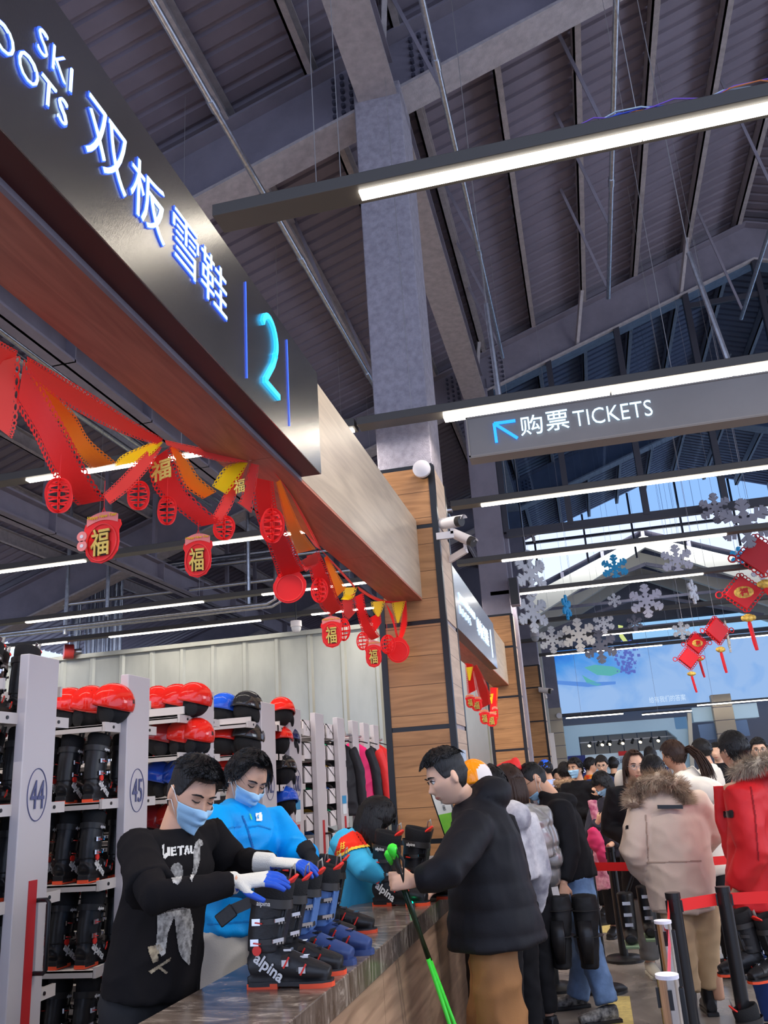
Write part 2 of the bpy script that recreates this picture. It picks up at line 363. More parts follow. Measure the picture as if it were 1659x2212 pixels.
# signs ---------------------------------------------------------------
FX = -.97
def sign_box(y0, y1, label, z0=2.875, z1=3.352, fm=None):
    t = thing('sign_box', label, 'sign', (-1.0, (y0+y1)/2, z0))
    obj('face_sheet', MB().box((FX, y0, z0), (FX-.006, y1, z1)).box((-1.063, y1-.006, z0), (FX-.006, y1, z1)).box((-1.063, y0, z0), (FX-.006, y0+.006, z1)), fm or M_SIGN, t)
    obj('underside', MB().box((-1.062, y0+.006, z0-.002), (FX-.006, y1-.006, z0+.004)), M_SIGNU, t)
    obj('edge_strip', MB().box((-1.072, y0, 2.855), (-1.058, y1, 2.873)), M_STEEL, t)
    return t
s1 = sign_box(-.9, 3.24, 'dark metal sign box reading ski boots and a blue figure 2')
def glyph(txt, a, c, z0, z1, nm, par, m=M_LED, ext=.0025, off=0., back=True, **k):
    # a, c: near and far end along the wall (y); the reader faces -x
    fit_text(txt, ((FX+.002+ext, a, z0), (FX+.002+ext, c, z0), (FX+.002+ext, a, z1)), m, nm, par, ext=ext, offset=off, **k)
    if back: fit_text(txt, ((FX+.003, a-.004, z0-.004), (FX+.003, c+.004, z0-.004), (FX+.003, a-.004, z1+.004)), M_LEDB, nm+'_glow', par, ext=.0015, offset=off+.011, **k)
def yz(px, py): p = atX(px, py, FX); return p.y, p.z
# ------------------------------------------------------------------ sign lettering
glyph('双', 1.428, 1.610, 3.05, 3.222, 'lettering', s1, off=-.008)
glyph('板', 1.632, 1.816, 3.045, 3.220, 'lettering', s1, off=-.008)
glyph('雪', 1.864, 2.029, 3.055, 3.222, 'lettering', s1, off=-.008)
glyph('鞋', 2.050, 2.240, 3.050, 3.222, 'lettering', s1, off=-.008)
glyph('SKI', 1.235, 1.362, 3.155, 3.222, 'lettering', s1, off=-.016, spacing=1.1)
glyph('BOOTS', 1.045, 1.353, 3.045, 3.112, 'lettering', s1, off=-.016, spacing=1.05)
two = MB(); pts = []
for i in range(15):
    a = math.radians(165-i*15.5); pts.append((2.628+.072*math.cos(a), 3.205+.078*math.sin(a)))
pts += [(2.690, 3.16), (2.655, 3.10), (2.570, 3.0)]
for (a, c), (d, e) in zip(pts, pts[1:]): two.bar((FX+.006, a, c), (FX+.006, d, e), .012, .022, hint=(1, 0, 0))
two.bar((FX+.006, 2.560, 2.995), (FX+.006, 2.715, 2.995), .012, .022, hint=(1, 0, 0))
obj('number', two, M_CYAN, s1, label='cyan lit figure 2')
for y in (2.412, 2.838): obj('divider_line', MB().box((FX+.001, y-.002, 2.932), (FX+.004, y+.002, 3.306)), M_LEDB, s1)
s2 = sign_box(7.0, 10.15, 'second sign box with small white lit characters, beyond the near column', 2.82, 3.36, mat('brushed steel with reflection tint', (.62, .68, .80), .25, .85))  # pale blue in the face colour stands in for the video screen's reflection
glyph('SNOWBOARD', 7.25, 8.35, 3.10, 3.17, 'lettering', s2, back=False, spacing=1.2, off=-.03)
glyph('BOOTS', 7.25, 7.95, 2.98, 3.05, 'lettering', s2, back=False, spacing=1.2, off=-.03)
glyph('单板雪鞋', 8.45, 9.42, 2.98, 3.16, 'lettering', s2, back=False, spacing=1.05, off=-.015)
obj('divider_line', MB().box((FX+.001, 9.70, 2.90), (FX+.006, 9.73, 3.22)), M_LED, s2)
# ------------------------------------------------------------------ suspended lamps
M_WIRE = mat('thin steel wire', (.45, .44, .45), .4, .6)
def lamp(y, segs, x0, x1, z=4.2, double=False, label='', wires=(), power=1., group='linear lamps hanging across the hall'):
    t = thing('linear_lamp', label, 'lamp', ((x0+x1)/2, y, z), group=group)
    mb = MB().box((x0, y-.07, z+.010), (x1, y+.07, z+.075))
    obj('housing', mb, mat('lamp housing', (.075, .068, .062), .45), t, bevel=.004)
    for a, c in segs:
        ln = c-a; k = max(1, round(ln/1.23)); d = MB(); g = .008
        for i in range(k):
            p, q = a+ln*i/k, a+ln*(i+1)/k
            if double: d.box((p+g, y-.05, z-.03), (q-g, y-.004, z+.012)).box((p+g, y+.004, z-.03), (q-g, y+.05, z+.012))
            else: d.box((p+g*.3, y-.030, z-.004), (q-g*.3, y+.030, z+.012))
        obj('diffuser', d, M_LIT, t, label='glowing white tube')
        la = area('lamp_light', ((a+c)/2, y, z-.035), ln, 24*ln*power, (1., .91, .80), sy=.06); la.visible_camera = False; la.visible_glossy = False
    if wires:
        w = MB()
        for x in wires: w.cyl((x, y, z+.08), (x, y, zb(x)+.9), .0022, n=5)
        obj('suspension_wire', w, M_WIRE, t)
    return t
SIDE = 'right hall side'
RL_ = [(3.2, [(-.713, 6.9)], -1.42, 7.2, False, (-.92, -.80, .55, 1.45, 2.6), 'nearest bright lamp, crossing high in front of the near grey column'),
       (5.8, [(-.766, 6.6)], -1.42, 7.2, True, (-1.0, .9, 3.0), 'double tube lamp just above the tickets sign'),
       (8.1, [(-.771, 6.5)], -1.07, 7.2, False, (-.5, 1.7, 3.4), 'lamp passing in front of the lower glass partition, just under the tickets sign'),
       (10.5, [(-.81, 1.90), (4.4, 7)], -1.38, 7.4, False, (-.5, 1.5, 3.4), 'lamp below the glass partition, above the blue snowflake'),
       (12.68, [(-.853, 1.88), (4.4, 7)], -1.2, 7.6, False, (0, 1.8), 'lamp behind the blue snowflake, under the cream far trusses'),
       (15.45, [(3.3, 7.5)], -1.07, 8., False, (0, 2.), 'dark lamp rail with the upper row of snowflakes below it'),
       (17.7, [(.38, 1.84), (4.0, 8)], -1.23, 8., False, (0, 2.), 'lamp crossing the top of the blue video screen'),
       (20.1, [(-.77, 1.83), (3.3, 8)], -1.37, 8., False, (0, 2.), 'lamp crossing the blue video screen, lowest of those in front of it')]
for y, segs, x0, x1, dbl, wr, lb in RL_: lamp(y, segs, x0, x1, double=dbl, wires=wr, label=lb, power=1.0 if y < 18 else .7, group='linear lamps over the queue hall')
LL_ = [(.9, [(-4.4, -1.7)], -9, -1.5, 'lamp over the boot racks nearest the camera'),
       (3.2, [(-5.2, -2.2)], -9, -1.5, 'lamp over the boot racks seen at the left photo edge above the garland'),
       (5.8, [(-4.293, -1.46)], -9, -1.44, 'lamp behind the near garland and its yellow ribbon'),
       (8.2, [(-9., -5.26), (-3.95, -1.6)], -10.5, -1.5, 'lamp passing behind the two big lucky character plaques'),
       (10.8, [(-7.85, -5.04), (-4.16, -1.6)], -11, -1.5, 'upper lamp of the pair low above the sheet metal wall'),
       (12.5, [(-9.9, -8.3), (-7.5, -4.85), (-4.0, -1.6)], -11, -1.5, 'lower lamp of the pair, directly above the sheet metal wall')]
for y, segs, x0, x1, lb in LL_: lamp(y, segs, x0, x1, wires=(-5.1, -2.9), label=lb, power=1., group='linear lamps over the storage side')
# wiring lying on the nearest lamp
wm = [mat('blue cable', (.05, .10, .6), .4), mat('orange cable', (.75, .22, .05), .4), mat('pale cable', (.6, .75, .8), .4), mat('violet cable', (.25, .12, .6), .4)]
cb = thing('loose_cables', 'bundle of blue and orange cables lying on the nearest bright lamp', 'cable', (1., 3.2, 4.29))
for i in range(8):
    random.seed(i); a = .05+random.random()*.25; pts = []
    for k in range(12):
        x = a+(1.42-a)*k/11; pts.append((x, 3.19+random.uniform(-.02, .02), 4.292+.006*i*.3+max(0, math.sin(k*.9+i))*.035*(k > 1 and k < 11)))
    obj('cable', MB().tube(pts, .0035, 6), wm[i % 4], cb, smooth=True)
obj('cable_conduit', MB().cyl((.95, 3.2, 4.305), (2.6, 3.2, 4.31), .013), mat('white conduit', (.8, .8, .84), .4), cb)
# ------------------------------------------------------------------ conduits, wires
def conduit(px, z, y0, y1, label, r=.028, joints=(), braces=()):
    t = thing('conduit_pipe', label, 'pipe', (px, (y0+y1)/2, z))
    obj('pipe', MB().cyl((px, y0, z), (px, y1, z), r, n=12), M_GALV, t, smooth=False)
    for j in joints: obj('coupling', MB().cyl((px, j-.06, z), (px, j+.06, z), r*1.28, n=12), M_GALV, t)
    for j in braces: obj('brace', MB().bar((px, j, z), (px-.45, j-.3, zb(px)+.9), .035, .02), M_STEEL, t)
conduit(-2.17, 6.6, -1, 16, 'galvanised pipe running along the roof left of the near grey column', joints=(1.6, 4.8, 6.9, 9.5, 12), braces=(3.5, 8.3, 10.4))
conduit(-.53, 7.4, -1, 11.2, 'galvanised pipe running along the roof just right of the near grey column', joints=(4, 5.7, 8.5), braces=(6., 8.4, 9.8, 10.9))
conduit(.99, 7.6, -1, 10.4, 'galvanised pipe ending freely in front of the second sloping beam', joints=(4.8, 8.), braces=(5.6, 7.4, 8.8, 10.2))
conduit(3.0, 7.9, 6, 12.2, 'short galvanised pipe near the roof ridge at the right photo edge', joints=(8,), braces=(9.4, 12.))
# hanging tubes for the tickets sign
def strut(p, q, r, nm, label, m=M_GALV, cat='rod'):
    o = obj(nm, MB().cyl(p, q, r, n=10), m, smooth=False, label=label, cat=cat); return o
# ------------------------------------------------------------------ tickets sign
tk = thing('hanging_sign', 'long grey hanging sign reading tickets with a blue arrow', 'sign', (.5, 5.8, 3.83))
M_TK = mat('warm grey sheet', (.235, .215, .205), .45, .2, var=.06, vscale=1.5)
obj('box', MB().box((-.585, 5.75, 3.83), (3.6, 5.87, 4.13)), M_TK, tk, bevel=.003)
obj('frame', MB().box((-.595, 5.742, 3.822), (3.61, 5.752, 3.834)).box((-.595, 5.742, 3.822), (-.583, 5.752, 4.138)).box((-.595, 5.742, 4.126), (3.61, 5.752, 4.138)).box((-.597, 5.745, 3.815), (3.61, 5.89, 3.822)), mat('sign edge', (.28, .25, .23), .5), tk)
for tx, a, c, z0, z1, of in (('购', -.205, -.045, 3.925, 4.075, .006), ('票', -.02, .14, 3.93, 4.08, .006), ('TICKETS', .172, .715, 3.935, 4.055, -.004)):
    fit_text(tx, ((a, 5.737, z0), (c, 5.737, z0), (a, 5.737, z1)), M_LED, 'lettering', tk, ext=.004, offset=of-.004)
ar = MB(); A0, A1, A2, A3 = (-.39, 5.74, 4.055), (-.235, 5.74, 4.052), (-.387, 5.74, 3.905), (-.235, 5.74, 3.915)
for q in (A1, A2, A3): ar.bar(A0, q, .014, .02, hint=(0, 1, 0))
obj('arrow', ar, mat('blue lit face', (.02, .25, .9), .4, emit=1.7, ecol=(.02, .28, 1.)), tk)
for p_, q_ in (((-.33, 5.79, 4.13), (-.35, 5.8, 5.08)), ((1.30, 5.79, 4.13), (1.17, 5.8, 5.2)), ((2.9, 5.79, 4.13), (2.9, 5.8, 5.3))): obj('hanger_rod', MB().cyl(p_, q_, .02, n=8), M_GALV, tk)
obj('hanger_wire', MB().cyl((-.35, 5.8, 5.08), (-.35, 5.8, 8.7), .003, n=5).cyl((1.17, 5.8, 5.2), (1.17, 5.8, 9.2), .004, n=5).cyl((2.9, 5.8, 5.3), (2.9, 5.8, 9.5), .004, n=5), M_WIRE, tk)
# ------------------------------------------------------------------ hanging glass partition
M_MULL = mat('dark window frame', (.045, .045, .06), .4)
M_GLASS = bpy.data.materials.new('tinted glass'); M_GLASS.use_nodes = True; t = M_GLASS.node_tree; N, L = t.nodes, t.links
for n_ in list(N): N.remove(n_)
o_ = N.new('ShaderNodeOutputMaterial'); tr = N.new('ShaderNodeBsdfTransparent'); tr.inputs[0].default_value = (.60, .74, .86, 1)
gl = N.new('ShaderNodeBsdfGlossy'); gl.inputs['Roughness'].default_value = .03; lw = N.new('ShaderNodeLayerWeight'); lw.inputs[0].default_value = .35
mx = N.new('ShaderNodeMixShader'); mr = N.new('ShaderNodeMapRange'); mr.inputs[4].default_value = .55
L.new(lw.outputs['Fresnel'], mr.inputs[0]); L.new(mr.outputs[0], mx.inputs[0]); L.new(tr.outputs[0], mx.inputs[1]); L.new(gl.outputs[0], mx.inputs[2]); L.new(mx.outputs[0], o_.inputs[0])
GX = [-.86, .12, 1.25, 2.38, 3.5, 4.6, 5.7, 6.8, 8.]
for i, (a, c) in enumerate(zip(GX, GX[1:])):
    fr = MB(); ga = 12.75
    zt = lambda x: zb(x)+.02
    fr.box((a-.045, ga-.06, 5.2), (a+.045, ga+.06, zt(a)))
    if i == len(GX)-2: fr.box((c-.045, ga-.06, 5.2), (c+.045, ga+.06, zt(c)))
    fr.box((a, ga-.05, 5.12), (c, ga+.05, 5.24))
    lev = [5.2]+[z for z in (7.35, 8.55) if z < min(zt(a), zt(c))-.1]
    for z in lev[1:]: fr.box((a, ga-.04, z-.04), (c, ga+.04, z+.04))
    w = struct('window_%d' % (i+1), fr, M_MULL)
    obj('pane', MB().prism([(a, 5.22), (c, 5.22), (c, zt(c)), (a, zt(a))], (0, ga, 0), (1, 0, 0), (0, 0, 1), (0, .006, 0)), M_GLASS, w)
# grey pier of the second column row rising to the roof, right of the second column
struct('trim_170', MB().box((-1.36, 12.9, 3.9), (-.92, 13.2, 7.9)).box((-.92, 12.8, 0), (-.86, 13.1, 7.9)), M_STEEL)
# ------------------------------------------------------------------ counter
mc = bpy.data.materials.new('brown marbled laminate'); mc.use_nodes = True; t = mc.node_tree; N, L = t.nodes, t.links; b = N['Principled BSDF']; b.inputs['Roughness'].default_value = .2
tc = N.new('ShaderNodeTexCoord'); mp = N.new('ShaderNodeMapping'); mp.inputs['Rotation'].default_value = (0, 0, .7); mp.inputs['Scale'].default_value = (3, 7, 3); L.new(tc.outputs['Object'], mp.inputs[0])
n1 = N.new('ShaderNodeTexNoise'); n1.inputs['Scale'].default_value = 1.3; n1.inputs['Detail'].default_value = 10; n1.inputs['Distortion'].default_value = 2.5; n1.inputs['Roughness'].default_value = .7; L.new(mp.outputs[0], n1.inputs['Vector'])
r1 = N.new('ShaderNodeValToRGB'); e = r1.color_ramp.elements; e[0].position = .38; e[0].color = (.075, .055, .045, 1); e[1].position = .56; e[1].color = (.17, .135, .115, 1); x = e.new(.64); x.color = (.36, .31, .27, 1)
L.new(n1.outputs[0], r1.inputs[0]); L.new(r1.outputs[0], b.inputs['Base Color'])
for i, (y0, y1, lab) in enumerate(((-1.2, 5.96, 'long service counter with brown marbled top and wood board front'), (6.56, 12.56, 'farther service counter between the two oak columns'))):
    ct = thing('service_counter', lab, 'counter', (-1.12, (y0+y1)/2, 0))
    obj('worktop', MB().box((-1.36, y0, .905), (-.905, y1, 1.0)), mc, ct, bevel=.004)
    fb = MB(); y = y0
    while y < y1-.01: fb.box((-.955, y+.002, .1), (-.925, min(y+1.21, y1)-.002, .905)); y += 1.21
    obj('front_board', fb, M_FRONT, ct)
    obj('carcass', MB().box((-1.32, y0, .1), (-.956, y1, .905)), M_DARK, ct); obj('plinth', MB().box((-1.30, y0, 0), (-.96, y1, .1)), M_STEEL, ct)
# ------------------------------------------------------------------ sheet metal wall behind the racks
M_SHEET = mat('galvanised wall sheet', (.40, .41, .375), .30, .6, var=.16, vscale=1.1, stretch=(1, 1, .35))
mb = MB(); x = -10.9; prof = []
while x < -1.5: prof += [(x, 0), (x+.44, 0), (x+.47, -.04), (x+.52, -.04), (x+.55, 0)]; x += .56
mb.add([(a, 13.1+c, z) for a, c in prof for z in (0, 4.02)], [(2*i, 2*i+2, 2*i+3, 2*i+1) for i in range(len(prof)-1)])
mb.box((-11, 13.16, 0), (-1.45, 13.2, 4.02)); mb.box((-11, 13.0, 4.0), (-1.45, 13.2, 4.07))
struct('wall_back', mb, M_SHEET, angle=20)
struct('wall_gable', MB().prism([(-11.5, 0), (-1.6, 0), (-1.6, 8.3), (-11.5, 4.9)], (0, 25.3, 0), (1, 0, 0), (0, 0, 1), (0, .15, 0)), mat('dim violet gable wall', (.16, .15, .19), .7))
struct('wall_left', MB().box((-11.2, -3, 0), (-11.05, 22, 3.9)), mat('grey wall', (.35, .34, .34), .7))
# silver ducts and pipes above that wall
M_DUCT = mat('silver duct', (.72, .75, .80), .22, 1., var=.1, vscale=6)
for i, (px, r) in enumerate(((163, .10), (192, .07), (201, .07), (213, .05), (222, .05), (232, .05), (247, .07), (258, .05))):
    p = atY(px, 1350, 13.9)
    tag(obj('vertical_pipe', MB().cyl((p.x, 13.9, 3.6), (p.x, 13.9, 6.2), r, n=16).cyl((p.x, 13.9, 4.6), (p.x, 13.9, 4.68), r*1.15, n=16), M_DUCT, angle=40), 'silver vertical pipe standing in the cluster above the sheet metal wall', 'pipe', 'silver vertical pipes above the sheet metal wall')
for i, (z, y, r) in enumerate(((6.35, 13.7, .06), (6.0, 13.6, .05), (5.85, 13.5, .05), (5.3, 12.9, .035))):
    tag(obj('horizontal_pipe', MB().cyl((-8.2 if i < 3 else -9.6, y, z-.35), (-1.8, y, z-.35), r, n=12), M_DUCT, angle=40), 'silver horizontal pipe crossing behind the storage side lamps', 'pipe', 'silver horizontal pipes over the sheet metal wall')
for i, y in enumerate((11.35, 11.55)):
    tag(obj('sprinkler_pipe', MB().tube([(-10.5, y, 4.2), (-4.3, y, 4.2), (-4.18, y, 4.25), (-4.15, y, 4.9)], .028, 10), M_GALV, smooth=True), ('front' if i == 0 else 'rear')+' one of two thin parallel pipes with a bend, between the low lamps', 'pipe')
for px, x, z0, z1 in ((107, -7.6, 4.2, 6.5), (148, -6.9, 4.4, 6.4), (455, -4.6, 4.3, 5.9), (540, -3.9, 4.3, 5.9)):
    tag(obj('drop_rod', MB().cyl((x, 11.4, z0-.1), (x, 11.4, zb(x)+.9), .03, n=8), M_GALV), 'thin vertical rod holding the parallel pipes up to the roof', 'rod', 'vertical rods of the parallel pipes')
tag(obj('long_duct', MB().cyl((-3.45, -2, 5.75), (-3.45, 18, 5.75), .14, n=20), M_DUCT, angle=40), 'wide silver duct running along the roof behind the header beam', 'duct')
for k in range(4):
    tag(obj('roof_pipe', MB().cyl((-5.0-.16*k, -2, 6.15-.03*k), (-5.0-.16*k, 12, 6.15-.03*k), .035, n=10), M_GALV, angle=40), 'thin silver pipe in the parallel bunch under the storage side roof', 'pipe', 'parallel pipes under the storage roof')
p = atY(148, 1408, 12.95)
rd = thing('red_fitting', 'round red pipe fitting above the left end of the sheet metal wall', 'pipe fitting', p)
obj('disc', MB().cyl(p+V((-.06, -.05, 0)), p+V((.06, .05, .0)), .13, n=20), mat('red enamel', (.35, .03, .03), .35), rd); obj('flange', MB().cyl(p+V((.06, .05, 0)), p+V((.2, .1, 0)), .05, n=12), M_GALV, rd)
# ================================================================== FAR END OF THE HALL
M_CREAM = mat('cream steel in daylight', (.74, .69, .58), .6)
M_FDECK = mat('far violet roof sheet', (.20, .185, .26), .6)
FR = 2.38
def zf(x): return 8.45-.40*abs(x-FR)
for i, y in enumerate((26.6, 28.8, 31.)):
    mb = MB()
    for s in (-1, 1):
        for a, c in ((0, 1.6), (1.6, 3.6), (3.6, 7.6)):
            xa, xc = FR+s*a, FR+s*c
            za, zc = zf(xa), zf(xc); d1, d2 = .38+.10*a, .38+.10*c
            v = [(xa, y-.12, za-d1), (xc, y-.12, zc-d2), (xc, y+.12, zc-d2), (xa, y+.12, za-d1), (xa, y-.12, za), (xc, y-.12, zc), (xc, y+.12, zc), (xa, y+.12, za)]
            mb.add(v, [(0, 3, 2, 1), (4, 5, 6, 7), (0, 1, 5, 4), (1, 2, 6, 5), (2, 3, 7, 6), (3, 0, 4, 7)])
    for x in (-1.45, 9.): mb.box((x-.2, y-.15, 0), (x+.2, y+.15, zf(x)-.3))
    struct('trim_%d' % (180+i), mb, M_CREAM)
mb = MB(); mb.add([(FR-8, 26.5, zf(FR-8)+.2), (FR, 26.5, zf(FR)+.2), (FR+8, 26.5, zf(FR+8)+.2), (FR-8, 33, zf(FR-8)+.2), (FR, 33, zf(FR)+.2), (FR+8, 33, zf(FR+8)+.2)], [(0, 3, 4, 1), (1, 4, 5, 2)])
struct('ceiling_far', mb, M_FDECK)
for k in range(-5, 6):
    x = FR+1.3*k; struct('trim_%d' % (190+k+5), MB().box((x-.05, 26.5, zf(x)), (x+.05, 33, zf(x)+.18)), M_STEEL)
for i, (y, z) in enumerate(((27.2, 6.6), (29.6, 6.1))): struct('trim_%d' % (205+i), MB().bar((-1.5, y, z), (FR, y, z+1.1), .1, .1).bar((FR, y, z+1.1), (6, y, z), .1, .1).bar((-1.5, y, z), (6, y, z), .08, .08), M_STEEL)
# clerestory frames under the open end of the high roof
mb = MB()
for x in (-.9, .6, 2.0, 3.4, 4.9): mb.box((x-.03, 25.3, 7.5), (x+.03, 25.38, zb(x)+.9))
mb.box((-3, 25.28, 8.3), (8, 25.38, 8.38)); struct('window_20', mb, M_MULL)
struct('wall_far', MB().box((-8, 32, 0), (13, 32.3, 6.4)).prism([(-3, 6.4), (9, 6.4), (FR, 8.6)], (0, 32, 0), (1, 0, 0), (0, 0, 1), (0, .3, 0)), mat('grey violet far wall', (.22, .21, .24), .7))
struct('wall_right', MB().box((12.8, -3, 0), (13, 6, 3)), mat('pale wall', (.6, .6, .62), .7))
area('clerestory_daylight', (2.4, 25.9, 8.6), 9, 260, (.85, .92, 1.), (math.radians(62), 0, 0), sy=.9)
d_ = V((1, 15, 4.6))-V((11.5, 3.5, 4.5)); area('side_fill_light', (11.5, 3.5, 4.5), 6, 330, (.86, .92, 1.), d_.to_track_quat('-Z', 'Y').to_euler(), sy=4)  # last lamp: unseen fill added at the right to brighten the hanging snowflakes
# shop front --------------------------------------------------------------
sf = thing('shop_front', 'pale blue shop front with rounded opening under the video screen', 'shop front', (1.2, 30.4, 0))
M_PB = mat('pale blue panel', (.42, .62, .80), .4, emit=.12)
mb = MB(); mb.box((-.87, 30, 0), (-.42, 30.4, 3.1)).box((-.42, 30, 2.72), (3.1, 30.4, 3.1)).box((2.72, 30, 0), (3.12, 30.4, 3.1))
mb.prism([(2.72, 2.72), (2.72, 2.45), (2.45, 2.72)], (0, 30, 0), (1, 0, 0), (0, 0, 1), (0, .4, 0)); obj('frame', mb, M_PB, sf)
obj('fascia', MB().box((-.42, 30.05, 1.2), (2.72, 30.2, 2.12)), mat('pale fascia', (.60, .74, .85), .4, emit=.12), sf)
obj('blue_panel', MB().box((-.85, 29.96, 1.3), (-.28, 30.04, 2.12)), mat('navy board', (.035, .05, .26), .4), sf)
obj('red_notice', MB().box((.80, 30.0, 2.02), (1.08, 30.04, 2.16)), mat('red notice', (.75, .03, .03), .5), sf)
fit_text('NXB 极限运动俱乐部', ((-.18, 30.03, 1.72), (1.55, 30.03, 1.80), (-.18, 30.03, 1.92)), mat('navy lettering', (.05, .07, .2), .5), 'lettering', sf, ext=.01)
fit_text('NS', ((-.62, 29.95, 1.55), (-.32, 29.95, 1.57), (-.62, 29.95, 1.72)), mat('white lettering', (.9, .9, .95), .5, emit=.5), 'lettering', sf, ext=.005)
mb = MB(); x = -.4
while x < 2.7: mb.box((x, 31.5, 1.9), (x+.46, 31.56, 2.75)); x += .49
obj('inner_panel', mb, mat('taupe panels', (.36, .31, .26), .5), sf)
for i, x in enumerate((-.05, .22, .38, .55, .62, .92, 1.05, 1.35, 1.62, 1.95, 2.2)):
    t = thing('spotlight', 'small track spotlight inside the far shop front', 'spotlight', (x, 30.5, 2.5), group='track spotlights in the far shop front')
    obj('can', MB().cyl((x, 30.5, 2.52), (x-.05, 30.4, 2.42), .045, n=10), M_DARK, t)
    obj('lens', MB().cyl((x-.05, 30.4, 2.42), (x-.056, 30.388, 2.408), .05, n=10), mat('warm lens', (1, .8, .45), .4, emit=9, ecol=(1, .78, .42)) if i % 2 == 0 else M_DARK, t)
tag(obj('lighting_track', MB().box((-.4, 30.48, 2.52), (2.7, 30.52, 2.55)), M_WHITE), 'white lighting track inside the far shop front', 'track')
for i, (x0, x1) in enumerate(((-1.32, -.86), (3.9, 4.5))):
    t = thing('tiled_column', ['cream tiled column left of the far shop front', 'cream tiled column behind the heads at the right photo edge'][i], 'column', ((x0+x1)/2, 29.6, 0)); mb = MB(); z = 0
    while z < 3.5: mb.box((x0, 29.4, z+.01), (x1, 29.8, z+.40)); z += .41
    obj('tiles', mb, mat('beige tile', (.50, .42, .32), .5), t, bevel=.005)
    obj('core', MB().box((x0+.02, 29.42, 0), (x1-.02, 29.78, 3.5 if i else 6.2)), M_STEEL, t)
tag(obj('sliding_door_panel', MB().box((-1.05, 22.9, 0), (-.93, 23.0, 2.6)), M_WHITE), 'pale door panel standing beyond the third column', 'door')
# stair like blue structure at right of the shop
bs = thing('canopy_unit', 'blue angular canopy beside the far shop front', 'canopy', (4, 30, 2))
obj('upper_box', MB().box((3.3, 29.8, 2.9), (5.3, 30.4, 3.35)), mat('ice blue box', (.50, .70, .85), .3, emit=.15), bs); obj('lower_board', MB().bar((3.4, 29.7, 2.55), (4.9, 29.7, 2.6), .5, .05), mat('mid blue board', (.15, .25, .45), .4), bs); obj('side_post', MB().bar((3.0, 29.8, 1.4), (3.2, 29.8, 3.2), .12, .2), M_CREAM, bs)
for i, (x0, x1, z) in enumerate(((-.72, 1.1, 3.28), (1.68, 3.2, 3.2), (3.4, 6, 3.35))):
    t = thing('linear_lamp', 'thin lamp under the video screen', 'lamp', ((x0+x1)/2, 29, z), group='thin lamps under the video screen'); obj('diffuser', MB().box((x0, 29, z), (x1, 29.05, z+.03)), M_LIT, t); obj('housing', MB().box((x0, 28.98, z+.03), (x1, 29.07, z+.07)), M_DARK, t); obj('suspension_wire', MB().cyl((x0+.5, 29.02, z+.06), (x0+.5, 29.02, zf(x0+.5)+.3), .004, n=4), M_WIRE, t)
# video screen ----------------------------------------------------------------
vs = thing('video_screen', 'huge blue video screen showing snow at the end of the hall', 'screen', (3.5, 30.5, 3.5))
obj('bezel', MB().box((-.98, 29.9, 3.42), (8., 30.3, 3.5)).box((-.98, 29.9, 3.5), (-.88, 30.3, 5.66)).box((-.98, 29.9, 5.62), (8., 30.3, 5.72)), M_MULL, vs)
ms = bpy.data.materials.new('snowy screen image'); ms.use_nodes = True; t = ms.node_tree; N, L = t.nodes, t.links; b = N['Principled BSDF']; b.inputs['Base Color'].default_value = (.02, .02, .02, 1); b.inputs['Roughness'].default_value = 1; b.inputs['Specular IOR Level'].default_value = 0
tc = N.new('ShaderNodeTexCoord'); sx = N.new('ShaderNodeSeparateXYZ'); L.new(tc.outputs['Object'], sx.inputs[0])
n1 = N.new('ShaderNodeTexNoise'); n1.inputs['Scale'].default_value = 1.1; n1.inputs['Detail'].default_value = 6; n1.inputs['Distortion'].default_value = .8; L.new(tc.outputs['Object'], n1.inputs['Vector'])
mrx = N.new('ShaderNodeMapRange'); mrx.inputs[1].default_value = -.9; mrx.inputs[2].default_value = 3.0; L.new(sx.outputs[0], mrx.inputs[0])
mrz = N.new('ShaderNodeMapRange'); mrz.inputs[1].default_value = 4.2; mrz.inputs[2].default_value = 5.5; mrz.inputs[3].default_value = 1.; mrz.inputs[4].default_value = 0.; L.new(sx.outputs[2], mrz.inputs[0])
mxx = N.new('ShaderNodeMath'); mxx.operation = 'MAXIMUM'; L.new(mrx.outputs[0], mxx.inputs[0]); L.new(mrz.outputs[0], mxx.inputs[1])
ad = N.new('ShaderNodeMath'); ad.operation = 'MULTIPLY_ADD'; ad.inputs[1].default_value = .55; L.new(mxx.outputs[0], ad.inputs[0]); 
nm_ = N.new('ShaderNodeMath'); nm_.operation = 'MULTIPLY'; nm_.inputs[1].default_value = .6; L.new(n1.outputs[0], nm_.inputs[0]); L.new(nm_.outputs[0], ad.inputs[2])
r1 = N.new('ShaderNodeValToRGB'); e = r1.color_ramp.elements; e[0].position = .28; e[0].color = (.01, .15, .70, 1); e[1].position = .85; e[1].color = (.34, .54, .90, 1); x = e.new(.5); x.color = (.08, .33, .84, 1)
L.new(ad.outputs[0], r1.inputs[0]); L.new(r1.outputs[0], b.inputs['Emission Color']); b.inputs['Emission Strength'].default_value = .92
obj('display', MB().box((-.88, 30.0, 3.5), (7.9, 30.05, 5.62)), ms, vs)
def emi(n, c, s=1.): return mat(n, (0, 0, 0), .4, emit=s, ecol=c)
def patch(pts, m, nm='picture_patch'):
    q = [atY(a, c, 29.99) for a, c in pts]; me = MB(); me.prism([(p.x, p.z) for p in q], (0, 29.992, 0), (1, 0, 0), (0, 0, 1), (0, -.006, 0)); return obj(nm, me, m, vs)
patch([(1262, 1442), (1285, 1436), (1325, 1440), (1345, 1450), (1320, 1460), (1290, 1458)], emi('green ski', (.10, .42, .42)))
patch([(1257, 1458), (1275, 1468), (1300, 1478), (1290, 1482), (1268, 1476)], emi('green ski', (.10, .42, .42)))
